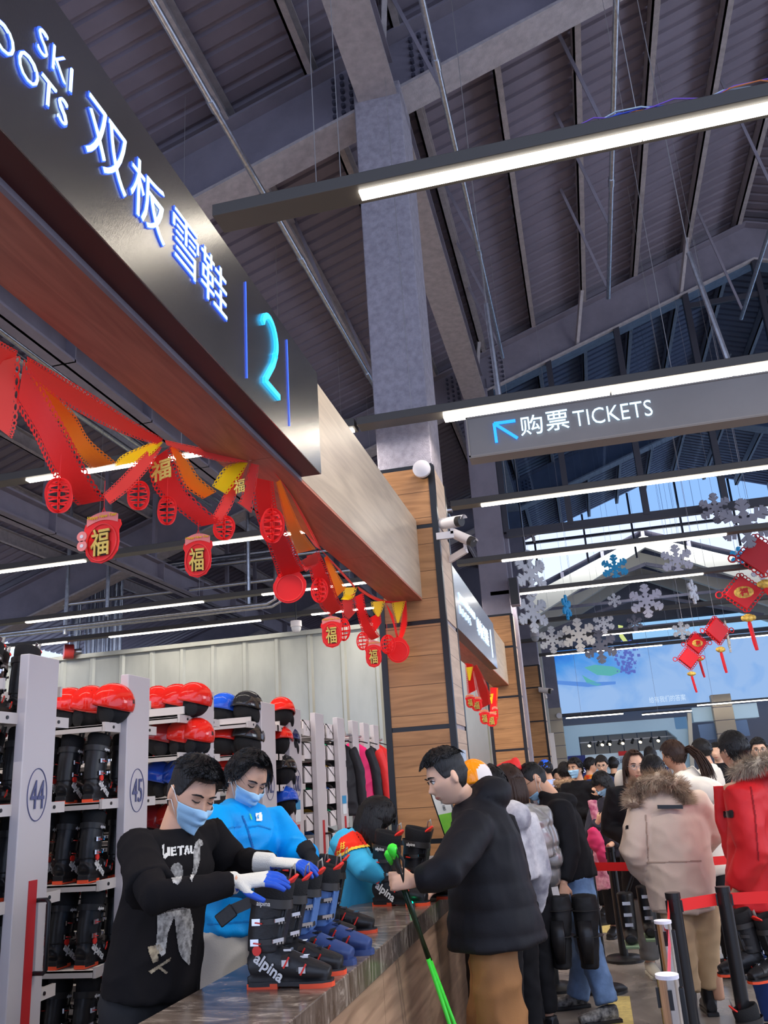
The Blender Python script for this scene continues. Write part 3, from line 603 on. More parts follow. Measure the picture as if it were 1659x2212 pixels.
patch([(1200, 1470), (1270, 1474), (1330, 1472), (1330, 1478), (1270, 1484), (1200, 1478)], emi('blue ridge', (.10, .26, .70)))
random.seed(3); sp = MB()
for i in range(110):
    a, c = random.gauss(1356, 11), random.uniform(1385, 1455); q = atY(a, c, 29.98); r = random.uniform(.015, .05); sp.box((q.x-r, 29.98, q.z-r), (q.x+r, 29.99, q.z+r))
tag(obj('spray_pixels', sp, emi('violet spray', (.10, .14, .50)), vs), kind='stuff')
patch([(1335, 1350), (1346, 1352), (1344, 1368), (1358, 1388), (1350, 1392), (1338, 1375)], emi('yellow glove', (.65, .75, .25)))
q0, q1 = atY(1402, 1511, 29.98), atY(1480, 1500, 29.98)
fit_text('给有我们的答案', ((q0.x, 29.975, q0.z-.12), (q1.x, 29.975, q0.z-.12), (q0.x, 29.975, q0.z+.08)), emi('pale caption', (.62, .78, .98)), 'caption', vs, ext=.004)
us = thing('upper_screen', 'second blue screen strip above the large one at the right', 'screen', (5, 31, 6)); obj('display', MB().box((1.9, 31.2, 5.95), (6.6, 31.3, 6.5)), emi('pale screen', (.30, .58, .92)), us); obj('bezel', MB().box((1.8, 31.3, 5.85), (6.7, 31.36, 6.6)), M_MULL, us)
# loudspeaker, domes, cctv on the columns --------------------------------------
sk = thing('loudspeaker', 'slim dark loudspeaker hung above the second oak column', 'loudspeaker', (-.80, 12.45, 4.2)); obj('cabinet', MB().box((-.90, 12.44, 4.0), (-.76, 12.61, 4.42)), M_STEEL, sk, bevel=.01); obj('grille', MB().box((-.89, 12.43, 4.01), (-.77, 12.441, 4.41)), M_DARK, sk)
for px, py, y, lb in ((912, 1015, 5.90, 'round white disc device at the top of the near oak column'), (1208, 1546, 29.3, 'small pale disc on the cream tiled column')):
    p = atY(px, py, y); t = thing('disc_sensor', lb, 'sensor', p); r = .067 if y < 10 else .09
    obj('cover', MB().lathe([(r*.5, -.045), (r, -.035), (r, -.005), (r*.93, .0)], p, (0, 1, 0), 28), M_WHITE, t, smooth=False); obj('back_ring', MB().cyl(p, p+V((0, .06, 0)), r*.8, n=24), M_DARK, t)
def cctv(p, d, arm, label, s=1., down=False):
    p = V(p); d = V(d).normalized(); t = thing('security_camera', label, 'camera', p)
    obj('body', MB().tube([p-d*.085*s, p+d*.05*s], [.032*s, .036*s], 18), M_WHITE, t, angle=40)
    obj('front_ring', MB().tube([p+d*.05*s, p+d*.085*s], [.035*s, .034*s], 18), M_DARK, t, angle=40)
    obj('sunshade', MB().grid(lambda u, v: p+d*(-.09+.2*v)*s+V((math.sin((u-.5)*2.4)*.041*s*(d.y if abs(d.y) > .3 else 1), 0, 0))+V((0, 0, math.cos((u-.5)*2.4)*.041*s)), 8, 2), M_WHITE, t, smooth=True)
    obj('bracket', MB().bar(p+V((0, 0, -.04*s)), p+V((0, 0, -.075*s)), .02*s, .02*s).bar(p+V((.01, 0, -.08*s)), V(arm)+V((0, 0, -.08*s)), .045*s, .02*s), M_WHITE, t)
    return t
p = atX(985, 1135, -.78); cctv((-.80, p.y-.1, atY(1000, 1140, p.y).z+.02), (.8, -.5, -.12), (-.92, p.y-.1, atY(1000, 1140, p.y).z+.02), 'upper white bullet camera on the side of the near oak column', 1.15)
q = atY(1003, 1163, 6.3); cctv((q.x, 6.3, q.z), (.7, -.35, -.5), (-.9, 6.4, q.z-.04), 'lower white bullet camera, tilted down, on the near oak column', 1.15)
q = atY(1178, 1492, 19.0); cctv(q, (.9, -.3, -.2), (-.85, 19.2, q.z), 'small white camera on the third column', 1.6)
for px, py, y, lb in ((640, 1357, 12.2, 'white dome camera hanging above the right part of the sheet metal wall'), (1156, 1378, 16.5, 'small white dome camera left of the snowflakes')):
    p = atY(px, py, y); t = thing('dome_camera', lb, 'camera', p); obj('dome', MB().ell(p, .075, nv=10), mat('smoked dome', (.55, .56, .6), .15), t, smooth=True)
    obj('collar', MB().cyl(p+V((0, 0, .02)), p+V((0, 0, .11)), .085, n=20), M_WHITE, t); obj('drop_rod', MB().cyl(p+V((0, 0, .1)), V((p.x, p.y, zb(p.x)+.97)), .012), M_DARK, t)
p = atY(1143, 1612, 19.02); t = thing('white_dispenser', 'white bottle dispenser fixed on the third column edge', 'dispenser', p); obj('bottle', MB().lathe([(.05, -.2), (.075, -.17), (.07, .0), (.03, .05)], p), M_WHITE, t, smooth=True); obj('cap', MB().cyl(p+V((0, 0, .05)), p+V((0, 0, .12)), .035), mat('blue plastic', (.03, .15, .7), .4), t)
p = atX(1002, 1640, -.895); t = tag(obj('poster', MB().box((-.899, p.y-.13, 1.50), (-.893, p.y+.12, 1.80)), mat('blue white poster', (.30, .42, .62), .5, col2=(.75, .78, .82), vscale=5)), 'small blue and white poster on the side of the near oak column', 'poster')
# ================================================================== SKI BOOTS, HELMETS, RACKS
M_BOOT = mat('matt black boot plastic', (.017, .017, .019), .38, bump=(90, .08))
M_BOOTN = mat('navy boot plastic', (.035, .065, .20), .4)
M_BOOTL = mat('steel blue boot plastic', (.10, .21, .50), .4)
M_LINER = mat('black liner foam', (.012, .012, .013), .8, bump=(200, .3))
M_RED = mat('glossy red', (.80, .035, .025), .28)
M_REDO = mat('red orange sole rubber', (.85, .09, .03), .5)
M_CHROME = mat('polished buckle metal', (.78, .78, .80), .15, 1.)
M_LETW = mat('printed white', (.75, .75, .75), .5)
def ring(c, a, b, a0, a1, n, hint=(1, 0, 0)):
    return [V((c[0]+a*math.cos(math.radians(a0+(a1-a0)*i/n)), c[1]+b*math.sin(math.radians(a0+(a1-a0)*i/n)), c[2])) for i in range(n+1)]
def make_boot(shell_m, cuff_m, sole_m, label, text=True, strap_loose=False, vox=.005):
    t = thing('ski_boot', label, 'ski boot')
    lo = MB().tube([(.005, 0, .062), (.03, 0, .07), (.08, 0, .078), (.13, 0, .072), (.18, 0, .062), (.225, 0, .052), (.26, 0, .046), (.292, 0, .040)],
                   [(.036, .040), (.041, .052), (.043, .06), (.045, .052), (.049, .042), (.050, .034), (.044, .028), (.026, .020)], 20, hint=(0, 1, 0))
    lo.tube([(.05, 0, .06), (.058, 0, .14), (.066, 0, .20)], [(.056, .042), (.056, .043), (.058, .045)], 20, hint=(1, 0, 0)).box((.0, -.033, .014), (.285, .033, .04))
    me = remesh(lo, vox, 3); finish(me, shell_m); link('shell', me, t)
    cu = MB().tube([(.056, 0, .115), (.060, 0, .17), (.070, 0, .23), (.080, 0, .285)], [(.062, .050), (.064, .051), (.066, .053), (.066, .055)], 26, hint=(1, 0, 0))
    cu.bar((.118, .0, .13), (.150, .0, .255), .010, .064, hint=(1, 0, 0)); me = remesh(cu, vox, 2); finish(me, cuff_m); link('cuff', me, t)
    li = MB(); N_ = 28
    def lin(u, v):
        a = 2*math.pi*u; k = [(.064, .052, .26), (.070, .058, .31), (.072, .06, .345), (.066, .054, .355), (.052, .040, .345), (.046, .036, .28), (.04, .03, .22)][round(v*6)]
        return V((.084+(k[2]-.26)*.18+k[0]*math.cos(a), k[1]*math.sin(a), k[2]-.018*math.cos(a)*(1 if v < .7 else 0)))
    li.grid(lin, N_, 6, closeu=True); obj('liner', li, M_LINER, t, smooth=True)
    def ton(u, v):
        a = math.radians(-48+96*u); return V((.100+(.060+.012*v)*math.cos(a)+.016*v, .052*math.sin(a), .322+.036*v*math.cos((u-.5)*2.2)))
    tg = MB().grid(ton, 12, 4); tg.v = tg.v; o = obj('tongue', tg, M_RED, t, smooth=True); s_ = o.modifiers.new('thick', 'SOLIDIFY'); s_.thickness = .008
    obj('pull_loop', MB().tube([(.155, -.02, .33), (.168, -.022, .385), (.175, 0, .392), (.172, .012, .35)], [(.009, .002)]*4, 6, hint=(0, 1, 0)), mat('grey webbing', (.25, .25, .25), .7), t, smooth=True)
    so = [(0, -.030), (.02, -.036), (.12, -.034), (.22, -.044), (.27, -.040), (.298, -.022), (.304, 0), (.298, .022), (.27, .040), (.22, .044), (.12, .034), (.02, .036), (0, .030)]
    obj('sole', MB().prism(so, (0, 0, .008), (1, 0, 0), (0, 1, 0), (0, 0, .014)), shell_m, t)
    hl = [(-.002, -.031), (.11, -.036), (.10, .036), (-.002, .031)]; tl = [(.19, -.041), (.22, -.045), (.272, -.041), (.30, -.022), (.306, 0), (.30, .022), (.272, .041), (.22, .045), (.19, .041)]
    obj('heel_sole', MB().prism(hl, (0, 0, 0), (1, 0, 0), (0, 1, 0), (0, 0, .017)), sole_m, t, label='coloured heel sole')
    obj('toe_sole', MB().prism(tl, (0, 0, 0), (1, 0, 0), (0, 1, 0), (0, 0, .015)), sole_m, t, label='coloured toe sole')
    for z, cx, a, b in ((.150, .060, .071, .057), (.215, .068, .073, .059)):
        obj('buckle_strap', MB().tube(ring((cx, 0, z), a, b, -110, 70, 14), [(.002, .009)]*15, 6, hint=(0, 0, 1)) if False else MB().grid(lambda u, v: V((cx+a*math.cos(math.radians(-115+190*u)), b*math.sin(math.radians(-115+190*u)), z-.009+.018*v)), 18, 1), M_DARK, t, smooth=True)
        bk = MB(); c = V((cx+a*math.cos(math.radians(-38)), b*math.sin(math.radians(-38)), z)); tn = V((math.sin(math.radians(38)), math.cos(math.radians(38)), 0))
        for k in range(3): bk.bar(c+tn*(-.012+.012*k)+V((.004, -.003, 0)), c+tn*(-.006+.012*k)+V((.004, -.003, 0)), .006, .020, hint=(1, 0, 0))
        bk.bar(c+tn*.02+V((.004, -.004, .004)), c-tn*.028+V((.008, -.010, .004)), .004, .012, hint=(1, 0, 0)); obj('buckle', bk, M_CHROME, t)
        c2 = V((cx-.3*a, -b*.96, z)); obj('buckle_hinge', MB().box(c2+V((-.016, -.006, -.010)), c2+V((.014, .002, .012))), M_CHROME, t)
        obj('buckle_accent', MB().bar(c2+V((-.004, -.008, 0)), c2+V((.022, -.008, -.004)), .004, .006), M_RED, t)
    for x, z, w in ((.145, .113, .052), (.205, .090, .052)):
        obj('buckle_strap', MB().grid(lambda u, v: V((x-.012+.024*v+.02*(u-.5), -w*math.cos(math.pi*u), z-.035+.036*math.sin(math.pi*u))), 14, 1), M_DARK, t, smooth=True)
        bk = MB()
        for k in range(3): bk.box((x-.014, -.024+.011*k, z+.002), (x+.014, -.017+.011*k, z+.009))
        bk.box((x-.012, -w-.004, z-.040), (x+.012, -w+.004, z-.020)); obj('buckle', bk, M_CHROME, t)
        obj('buckle_accent', MB().bar((x-.006, -w-.004, z-.045), (x+.014, -w-.001, z-.012), .006, .005), M_RED, t)
    obj('power_strap', MB().grid(lambda u, v: V((.084+.078*math.cos(2*math.pi*u), .064*math.sin(2*math.pi*u), .262+.030*v-.014*math.cos(2*math.pi*u))), 30, 1, closeu=True), M_DARK, t, smooth=True)
    if text:
        tb = text_mb('alpina', .052, .0015, .0012); place(tb, (.085, -.0495, .070), (.80, 0, -.60), (.60, 0, .80)); obj('lettering', tb, M_LETW, t, angle=None)
        tb = text_mb('alpina', .022, .001, .0003); place(tb, (.075, -.0655, .275), (1, 0, -.10), (.1, 0, 1)); obj('strap_lettering', tb, M_LETW, t, angle=None)
    obj('pivot', MB().cyl((.045, -.052, .125), (.045, -.059, .125), .016, n=14), M_RED, t)
    return t
boot0 = make_boot(M_BOOT, M_BOOT, M_REDO, 'black ski boot, front one of the nearest pair on the counter', text=True)
bootn = make_boot(M_BOOTN, M_BOOTL, M_BOOTN, 'navy blue ski boot on the counter, nearer one of its pair', text=False)
def sit(o, loc, rz, sc=1.): o.location = loc; o.rotation_euler = (0, 0, rz); o.scale = (sc,)*3; return o
# boots lined up on the counter (toe towards the customers)
GC = 'ski boots lined up on the counter'
sit(boot0, (-1.185, 2.90, 1.0), math.radians(3), .93); boot0['group'] = GC
st = MB().tube([(.02, -.05, .285), (-.02, -.055, .285), (-.045, -.05, .27)], [(.016, .003)]*3, 8, hint=(0, 0, 1))
dup(boot0, (-1.185, 3.06, 1.0), math.radians(6), 'black ski boot just behind the front boot of the nearest pair', GC, .90)
sit(bootn, (-1.19, 3.26, 1.0), math.radians(-6), .90); bootn['group'] = GC
dup(bootn, (-1.17, 3.43, 1.0), math.radians(-4), 'navy blue ski boot on the counter, rear one of its pair', GC, .90)
dup(boot0, (-1.30, 3.66, 1.0), math.radians(10), 'black ski boot behind the navy pair', GC, .88)
dup(boot0, (-1.27, 3.86, 1.0), math.radians(8), 'rearmost black ski boot of the six crowded together on the counter', GC, .88)
dup(boot0, (-1.22, 4.72, 1.0), math.radians(-12), 'tall black ski boot near the crouching woman, left of its pair', 'ski boots beside the bending woman', 1.02)
dup(boot0, (-1.10, 4.93, 1.0), math.radians(-10), 'tall black ski boot behind the green pole grips', 'ski boots beside the bending woman', 1.02)
# opened power strap sticking out behind the nearest boot
fl = thing('loose_strap', 'wide open strap hanging out behind the nearest black boot', 'strap', (-1.2, 2.92, 1.27))
obj('band', MB().bar((-1.155, 2.90, 1.265), (-1.24, 2.87, 1.235), .035, .008, hint=(0, 0, 1)), M_DARK, fl); obj('pad', MB().bar((-1.225, 2.865, 1.24), (-1.275, 2.85, 1.205), .045, .012, hint=(0, 0, 1)), M_BOOT, fl, bevel=.004)
# ---- helmets
def make_helmet(m, label, brim=True):
    t = thing('ski_helmet', label, 'helmet')
    def sh(u, v):
        a = 2*math.pi*u; th = v*math.radians(100+16*math.cos(a+math.pi)*(1)); r = .125
        x = .132*math.sin(th)*math.cos(a); y = .112*math.sin(th)*math.sin(a); z = .122*math.cos(th)+.03*max(0, -math.cos(a))*0
        k = 1+.03*math.cos(6*a)*math.sin(th*2)*(1 if th < 1.4 else 0)
        return V((x*k, y*k, z+.125))
    mb = MB().grid(sh, 40, 14, closeu=True); o = obj('shell', mb, m, t, smooth=True); s_ = o.modifiers.new('thick', 'SOLIDIFY'); s_.thickness = .008
    vt = MB()
    for sy in (-1, 1):
        for x0 in (.06, .02, -.03, -.07):
            y = sy*.055; z = .125+.115*math.sqrt(max(0, 1-(x0/.142)**2-(y/.112)**2)); vt.bar((x0-.012, y-.004*sy, z+.001), (x0+.014, y+.005*sy, z-.002), .010, .006, hint=(0, 0, 1))
    obj('vent', vt, M_LINER, t)
    ln = MB().ell((0, 0, .10), (.118, .094, .10)); 
    for sy in (-1, 1): ln.ell((-.01, sy*.092, .055), (.05, .018, .055))
    me = remesh(ln, .009, 2); finish(me, M_LINER); link('liner', me, t)
    obj('chin_strap', MB().tube([(-.01, -.098, .04), (.03, -.09, .01), (.06, -.085, .012)], [(.008, .002)]*3, 6), M_LINER, t)
    obj('strap_clip', MB().box((.055, -.093, .0), (.075, -.08, .02)), M_RED, t)
    obj('goggle_clip', MB().bar((-.14, 0, .12), (-.128, 0, .17), .02, .008, hint=(0, 1, 0)), M_DARK, t); return t
M_HB = mat('glossy blue shell', (.015, .09, .60), .12, coat=.6); M_HK = mat('glossy black shell', (.02, .02, .022), .1, coat=.6)
M_HR = mat('glossy red shell', (.78, .02, .012), .12, coat=.6); M_HD = mat('dark red shell', (.33, .012, .015), .2, coat=.5); M_HN = mat('navy shell', (.01, .02, .10), .2, coat=.4)
HM = {'red': M_HR, 'blue': M_HB, 'black': M_HK, 'dark red': M_HD, 'navy': M_HN}; HP = {}
# ---- racks
M_RACK = mat('pale mauve grey powder coat', (.56, .53, .56), .38); M_SHELF = mat('shelf steel', (.60, .56, .55), .4); M_RSTR = mat('red plate', (.50, .025, .03), .4)
M_NUM = mat('blue grey print', (.09, .10, .22), .5); M_IN = mat('rack interior shade', (.012, .011, .011), .8)
RX = -2.30
RACKS = [(2.37, 2.60, ''), (3.20, 3.42, '44'), (4.03, 4.26, '45'), (4.86, 5.09, 'XL'), (5.91, 6.19, 'XL'), (6.50, 6.79, 'XXL'), (7.17, 7.42, ''), (7.85, 8.08, ''), (8.38, 8.60, 'XXL'), (8.82, 9.04, 'L'), (9.25, 9.47, 'XL')]
SHV = {0: [.14, .51, .88, 1.245, 1.61, 1.975], 1: [.14, .51, .88, 1.245, 1.61, 1.975], 2: [.14, .51, .88, 1.245, 1.61, 1.975], 3: [.25, .55, .85, 1.10, 1.37, 1.61, 1.845, 2.06], 4: [.3, .6, .9, 1.15, 1.40, 1.64, 1.865, 2.08], 5: [.3, .6, .9, 1.18, 1.405, 1.64, 1.865, 2.08]}
RLAB = ['tall rack end post at the left photo edge', 'pull-out boot rack with the figure 44 on its pale end post', 'pull-out boot rack with the figure 45 on its pale end post', 'helmet rack, first one behind rack 45', 'helmet rack behind the masked man in blue', 'helmet rack with blue notice, last one holding helmets', 'rack of sloping goggle trays, nearer one', 'rack of sloping goggle trays with a blue notice, farther one', 'clothes rack of black and pink jackets, nearest of three', 'clothes rack, middle one of three', 'clothes rack beside the near oak column, farthest of all racks']
def put_text(tx, yc, zc, w, h, m, par, nm='number'):
    fit_text(tx, ((RX+.004, yc-w/2, zc-h/2), (RX+.004, yc+w/2, zc-h/2), (RX+.004, yc-w/2, zc+h/2)), m, nm, par, ext=.0015)
for i, (y0, y1, num) in enumerate(RACKS):
    t = thing('storage_rack', RLAB[i], 'rack', (RX-.02, (y0+y1)/2, 0), group='pull-out storage racks'); yc = (y0+y1)/2; w = y1-y0
    obj('end_post', MB().box((RX-.045, y0, .03), (RX, y1, 2.235)), M_RACK, t, bevel=.004)
    obj('base', MB().box((-4.6, y0-.12, 0), (RX-.01, y1+.12, .09)), M_SHELF, t)
    for x in (-3.4, -4.5): obj('upright', MB().box((x, yc-.02, .09), (x+.05, yc+.02, 2.2)), M_SHELF, t)
    obj('top_rail', MB().box((-4.6, y0-.1, 2.08), (RX-.045, y0-.085, 2.125)).box((-4.6, y1+.085, 2.08), (RX-.045, y1+.1, 2.125)), M_SHELF, t)
    if i in SHV:
        obj('shade_panel', MB().box((-4.55, yc-.01, .1), (-3.45, yc+.01, 2.05)), M_IN, t)  # near-black sheet, its colour standing in for the darkness inside the rack
        for z in SHV[i]:
            d = .15 if i < 3 else .17
            sh = MB().box((-4.6, y0-d, z-.032), (RX-.05, y0-d+.012, z)).box((-4.6, y1+d-.012, z-.032), (RX-.05, y1+d, z)).box((-4.6, y0-d, z-.010), (RX-.05, y1+d, z-.002)).box((RX-.052, y0-d, z-.034), (RX-.036, y0, z+.012)).box((RX-.052, y1, z-.034), (RX-.036, y1+d, z+.012))
            so = obj('shelf', sh, M_SHELF, t)
            obj('bolt', MB().cyl((RX-.036, y0-.07, z-.01), (RX-.032, y0-.07, z-.01), .008, n=8).cyl((RX-.036, y1+.07, z-.01), (RX-.032, y1+.07, z-.01), .008, n=8), M_BLK, so)
    if i in (6, 7):
        z = .55
        for k in range(9):
            a = z+.19*k; mb = MB().bar((-3.6, yc-.30, a+.10), (RX-.05, yc-.30, a+.10), .012, .14, hint=(0, 1, .0)) if False else MB()
            for s in (-1, 1):
                mb.add([(RX-.05, yc+s*.02, a-.02), (-3.8, yc+s*.02, a-.02), (-3.8, yc+s*.30, a+.10), (RX-.05, yc+s*.30, a+.10), (RX-.05, yc+s*.02, a-.032), (-3.8, yc+s*.02, a-.032), (-3.8, yc+s*.30, a+.088), (RX-.05, yc+s*.30, a+.088)], [(0, 1, 2, 3), (7, 6, 5, 4), (0, 3, 7, 4), (1, 5, 6, 2), (3, 2, 6, 7), (0, 4, 5, 1)])
                mb.box((RX-.062, yc+s*.02, a-.03), (RX-.05, yc+s*.30, a+.10))
            obj('tray', mb, M_WHITE, t, angle=None)
    obj('red_plate', MB().box((RX, yc-.02, .03), (RX+.003, yc+.035, 1.32 if i < 3 else 1.35)), M_RSTR, t)
    hb = MB().tube([(RX, yc+.045, 1.24), (RX+.045, yc+.045, 1.24), (RX+.055, yc+.045, 1.23), (RX+.055, yc+.045, .98), (RX+.045, yc+.045, .97), (RX, yc+.045, .97)], .009, 10); obj('handle', hb, M_BLK, t, smooth=True)
    if num:
        put_text(num, yc, 1.655, w*.42 if len(num) < 3 else w*.45, .115, M_NUM, t)
        r = MB().tube([(RX+.002, yc+w*.30*math.cos(2*math.pi*k/40), 1.655+.105*math.sin(2*math.pi*k/40)) for k in range(40)], .0022, 5, closed=True); obj('number_ring', r, M_NUM, t)
    if i in (5, 7, 10):
        n_ = obj('notice', MB().box((RX+.001, yc-.07, 1.46), (RX+.003, yc+.06, 1.53)), mat('notice blue', (.04, .30, .60), .5), t); obj('notice_sheet', MB().box((RX+.001, yc-.065, 1.37), (RX+.003, yc+.06, 1.458)), mat('notice white', (.75, .80, .85), .5), n_)
# boots on the racks
pos = {0: 'left of post 44', 1: 'behind post 44', 2: 'on rack 45'}
LV = {1.975: 'top', 1.61: 'second', 1.245: 'third', .88: 'fourth', .51: 'fifth'}
nb = 0
for i, xs_near, xs_far in ((1, (-2.47, -2.63), (-2.44, -2.60)), (2, (-2.435, -2.575, -2.70, -2.84), (-2.42,)), (0, (), (-2.42, -2.56))):
    y0, y1, _ = RACKS[i]
    for z, lv in LV.items():
        for side, xs in (('near', xs_near), ('far', xs_far)):
            if i == 2 and lv == 'top': continue
            if i == 0 and z < .8: continue
            for k, x in enumerate(xs):
                random.seed(nb); y = (y0-.14) if side == 'near' else (y0+.08 if i != 0 else y0+.10)
                dup(boot0, (x, y+random.uniform(0, .02), z+.001), math.radians(90+random.uniform(-7, 3)), 'black ski boot on the %s shelf, %s row %s, %s' % (lv, side, pos[i], ['at the aisle', 'second in', 'third in', 'fourth in'][k]), 'ski boots on the rack shelves', .90); nb += 1
# helmets on the racks: pixel column/row, rack row depth, shelf height, colour
HL = [(150, 4.0, 1.975, 'red', 200), (195, 4.0, 1.975, 'red', 160), (243, 4.0, 1.975, 'red', 185), (340, 4.86, 2.06, 'red', 150), (382, 4.86, 2.06, 'red', 170), (418, 4.86, 2.06, 'red', 190),
      (350, 4.86, 1.845, 'dark red', 200), (395, 4.86, 1.845, 'red', 160), (424, 4.86, 1.845, 'red', 170), (342, 4.86, 1.61, 'blue', 210), (385, 4.86, 1.61, 'blue', 150), (330, 4.86, 1.37, 'dark red', 180), (372, 4.86, 1.37, 'red', 170),
      (484, 5.92, 2.08, 'blue', 240), (533, 5.92, 2.08, 'black', 250), (490, 5.92, 1.865, 'red', 250), (535, 5.92, 1.865, 'black', 240), (487, 5.92, 1.64, 'red', 200), (535, 5.92, 1.64, 'red', 200),
      (607, 6.52, 2.08, 'red', 300), (602, 6.52, 1.865, 'red', 310), (618, 6.66, 1.865, 'navy', 300), (610, 6.52, 1.64, 'black', 300), (612, 6.52, 1.405, 'blue', 320), (612, 6.52, 1.18, 'red', 300), (612, 6.52, .9, 'red', 300)]
RN = {4.0: 'rack 45', 4.86: 'the rack behind 45', 5.92: 'the rack behind the man in blue', 6.52: 'the rack with a blue notice', 6.66: 'the rack with a blue notice'}
for k, (px, y, z, c, rz) in enumerate(HL):
    x = atY(px, 1665-(z-1.6)*1825/y*.98, y).x; sc = .84 if y < 5.5 else .95
    lb = '%s helmet on the %s shelf of %s, %s' % (c, ['top', 'second', 'third', 'fourth', 'fifth', 'sixth'][[z2 for z2 in reversed(SHV[2 if y == 4.0 else 3 if y == 4.86 else 4 if y == 5.92 else 5])].index(z)] if y != 4.0 else 'top', RN[y], ['left end', 'middle', 'right end', 'by the post'][sum(1 for h in HL[:k] if h[1] == y and h[2] == z)])
    if c not in HP: HP[c] = make_helmet(HM[c], lb); HP[c]['group'] = 'helmets on the racks'; sit(HP[c], (x, y, z+.002), math.radians(rz), sc)
    else: dup(HP[c], (x, y, z+.002), math.radians(rz), lb, 'helmets on the racks', sc)
# goggles on the sloping trays
M_LENS = [mat('green mirror lens', (.05, .6, .3), .08, 1.), mat('gold mirror lens', (.8, .55, .1), .08, 1.), mat('blue mirror lens', (.1, .3, .9), .08, 1.)]
def goggles(loc, k, lab):
    t = thing('ski_goggles', lab, 'goggles', (0, 0, 0), group='goggles on the sloping trays')
    obj('frame', MB().tube([(.085*math.cos(a), 0, .045*math.sin(a)) for a in [2*math.pi*j/20 for j in range(20)]], [(.012, .018)]*20, 8, hint=(0, 1, 0), closed=True), M_DARK, t, smooth=True)
    obj('lens', MB().ell((0, 0, 0), (.08, .022, .042)), M_LENS[k % 3], t, smooth=True); obj('strap', MB().tube([(.08, .0, 0), (.07, .08, 0), (0, .10, -.02), (-.07, .08, 0), (-.08, 0, 0)], [(.003, .018)]*5, 6, hint=(1, 0, 0)), M_LINER, t)
    t.location = loc; return t
k = 0
for i, xs in ((7, (-2.45, -2.62)), (6, (-2.5,))):
    yc = (RACKS[i][0]+RACKS[i][1])/2
    for lev in range(1, 8):
        for x in xs:
            goggles((x, yc-.17, .55+.19*lev+.09), k, 'ski goggles on the %s tray from below, %s goggle rack%s' % (['', 'second', 'third', 'fourth', 'fifth', 'sixth', 'seventh', 'eighth'][lev], 'farther' if i == 7 else 'nearer', '' if len(xs) == 1 else (', by the post' if x == xs[0] else ', behind the first')), ) ; k += 1
# jackets hanging on the clothes racks
def hung(loc, m1, m2, lab, rz=0):
    t = thing('hanging_jacket', lab, 'jacket', (0, 0, 0), group='jackets on the clothes racks')
    b = MB().tube([(0, 0, -.02), (0, 0, -.12), (0, 0, -.4), (0, 0, -.72)], [(.05, .04), (.19, .055), (.2, .07), (.22, .08)], 16, hint=(1, 0, 0)); me = remesh(b, .02, 2); displace(me, folds(.012, 10, .3)); finish(me, m1); link('body', me, t)
    for s in (-1, 1):
        b = MB().tube([(s*.15, 0, -.10), (s*.22, .0, -.3), (s*.24, 0, -.66)], [.06, .055, .045], 12); me = remesh(b, .018, 2); displace(me, folds(.008, 12, .3)); finish(me, m2); link('sleeve', me, t)
    obj('hanger', MB().tube([(-.16, 0, -.04), (0, 0, .01), (.16, 0, -.04)], .006, 6).tube([(0, 0, .01), (0, 0, .04), (.0, .015, .055)], .003, 6), M_BLK, t)
    t.location = loc; t.rotation_euler = (0, 0, rz); return t
M_JB = mat('black jacket nylon', (.012, .012, .016), .55); M_JP = mat('pink jacket nylon', (.75, .02, .16), .5); M_JR = mat('red jacket nylon', (.72, .03, .03), .5)
for y, x, m1, m2, lab in ((8.30, -2.46, M_JB, M_JB, 'all black ski jacket hanging left of the nearest clothes post'), (8.34, -2.60, M_JB, M_JP, 'black and pink jacket hanging behind the all black one'),
                          (8.70, -2.40, M_JP, M_JB, 'pink bodied jacket hanging before the middle clothes post'), (9.12, -2.40, M_JB, M_JR, 'black and red jacket hanging before the last clothes post'), (9.62, -2.38, M_JR, M_JR, 'bright red jacket hanging against the near oak column')):
    hung((x, y, 2.06), m1, m2, lab, .3); tag(obj('hanging_bar', MB().cyl((-3.4, y, 2.09), (-2.3, y, 2.09), .012), M_GALV), 'metal bar carrying the '+lab.split(' hanging')[0], 'rail', 'bars of the clothes racks')
# things at the far end of the counter
mn = thing('monitor', 'thin dark computer monitor seen from its side on the counter', 'monitor', (-1.05, 5.35, 1.0)); mb = MB().bar(atY(905, 1850, 5.35), atY(921, 1790, 5.35), .045, .30, hint=(1, 0, 0))
obj('case', mb, M_DARK, mn, bevel=.006); obj('stand', MB().box((-1.12, 5.3, 1.0), (-.98, 5.42, 1.012)).bar((-1.05, 5.35, 1.01), (-1.05, 5.35, 1.25), .04, .03), M_DARK, mn)
pb = thing('pump_bottle', 'white pump bottle beside the monitor', 'bottle', (-.955, 5.1, 1.0)); obj('bottle', MB().lathe([(.035, 0), (.036, .12), (.02, .14), (.012, .15)], (-.96, 5.1, 1.0)), M_WHITE, pb, smooth=True)
obj('pump', MB().cyl((-.96, 5.1, 1.15), (-.96, 5.1, 1.19), .007).bar((-.96, 5.1, 1.19), (-1.01, 5.09, 1.19), .018, .012).cyl((-.96, 5.1, 1.15), (-.96, 5.1, 1.165), .016), M_WHITE, pb)
ld = tag(obj('scanner_light', MB().cyl((-1.0, 4.6, 1.0), (-1.0, 4.6, 1.02), .02).ell((-1.0, 4.6, 1.02), .010, mi=1), [M_DARK, mat('green lit lamp', (0, .8, .3), .4, emit=8, ecol=(0, 1, .35))]), 'small glowing green lamp on the counter beside the tall boots', 'light')
tr = thing('card_tray', 'white plastic cup and papers near the pump bottle', 'cup', (-.94, 5.3, 1)); obj('cup', MB().lathe([(.03, 0), (.036, .09)], (-.95, 5.32, 1.1)), M_WHITE, tr); obj('papers', MB().box((-1.02, 5.25, 1.0), (-.92, 5.4, 1.1)), M_WHITE, tr)
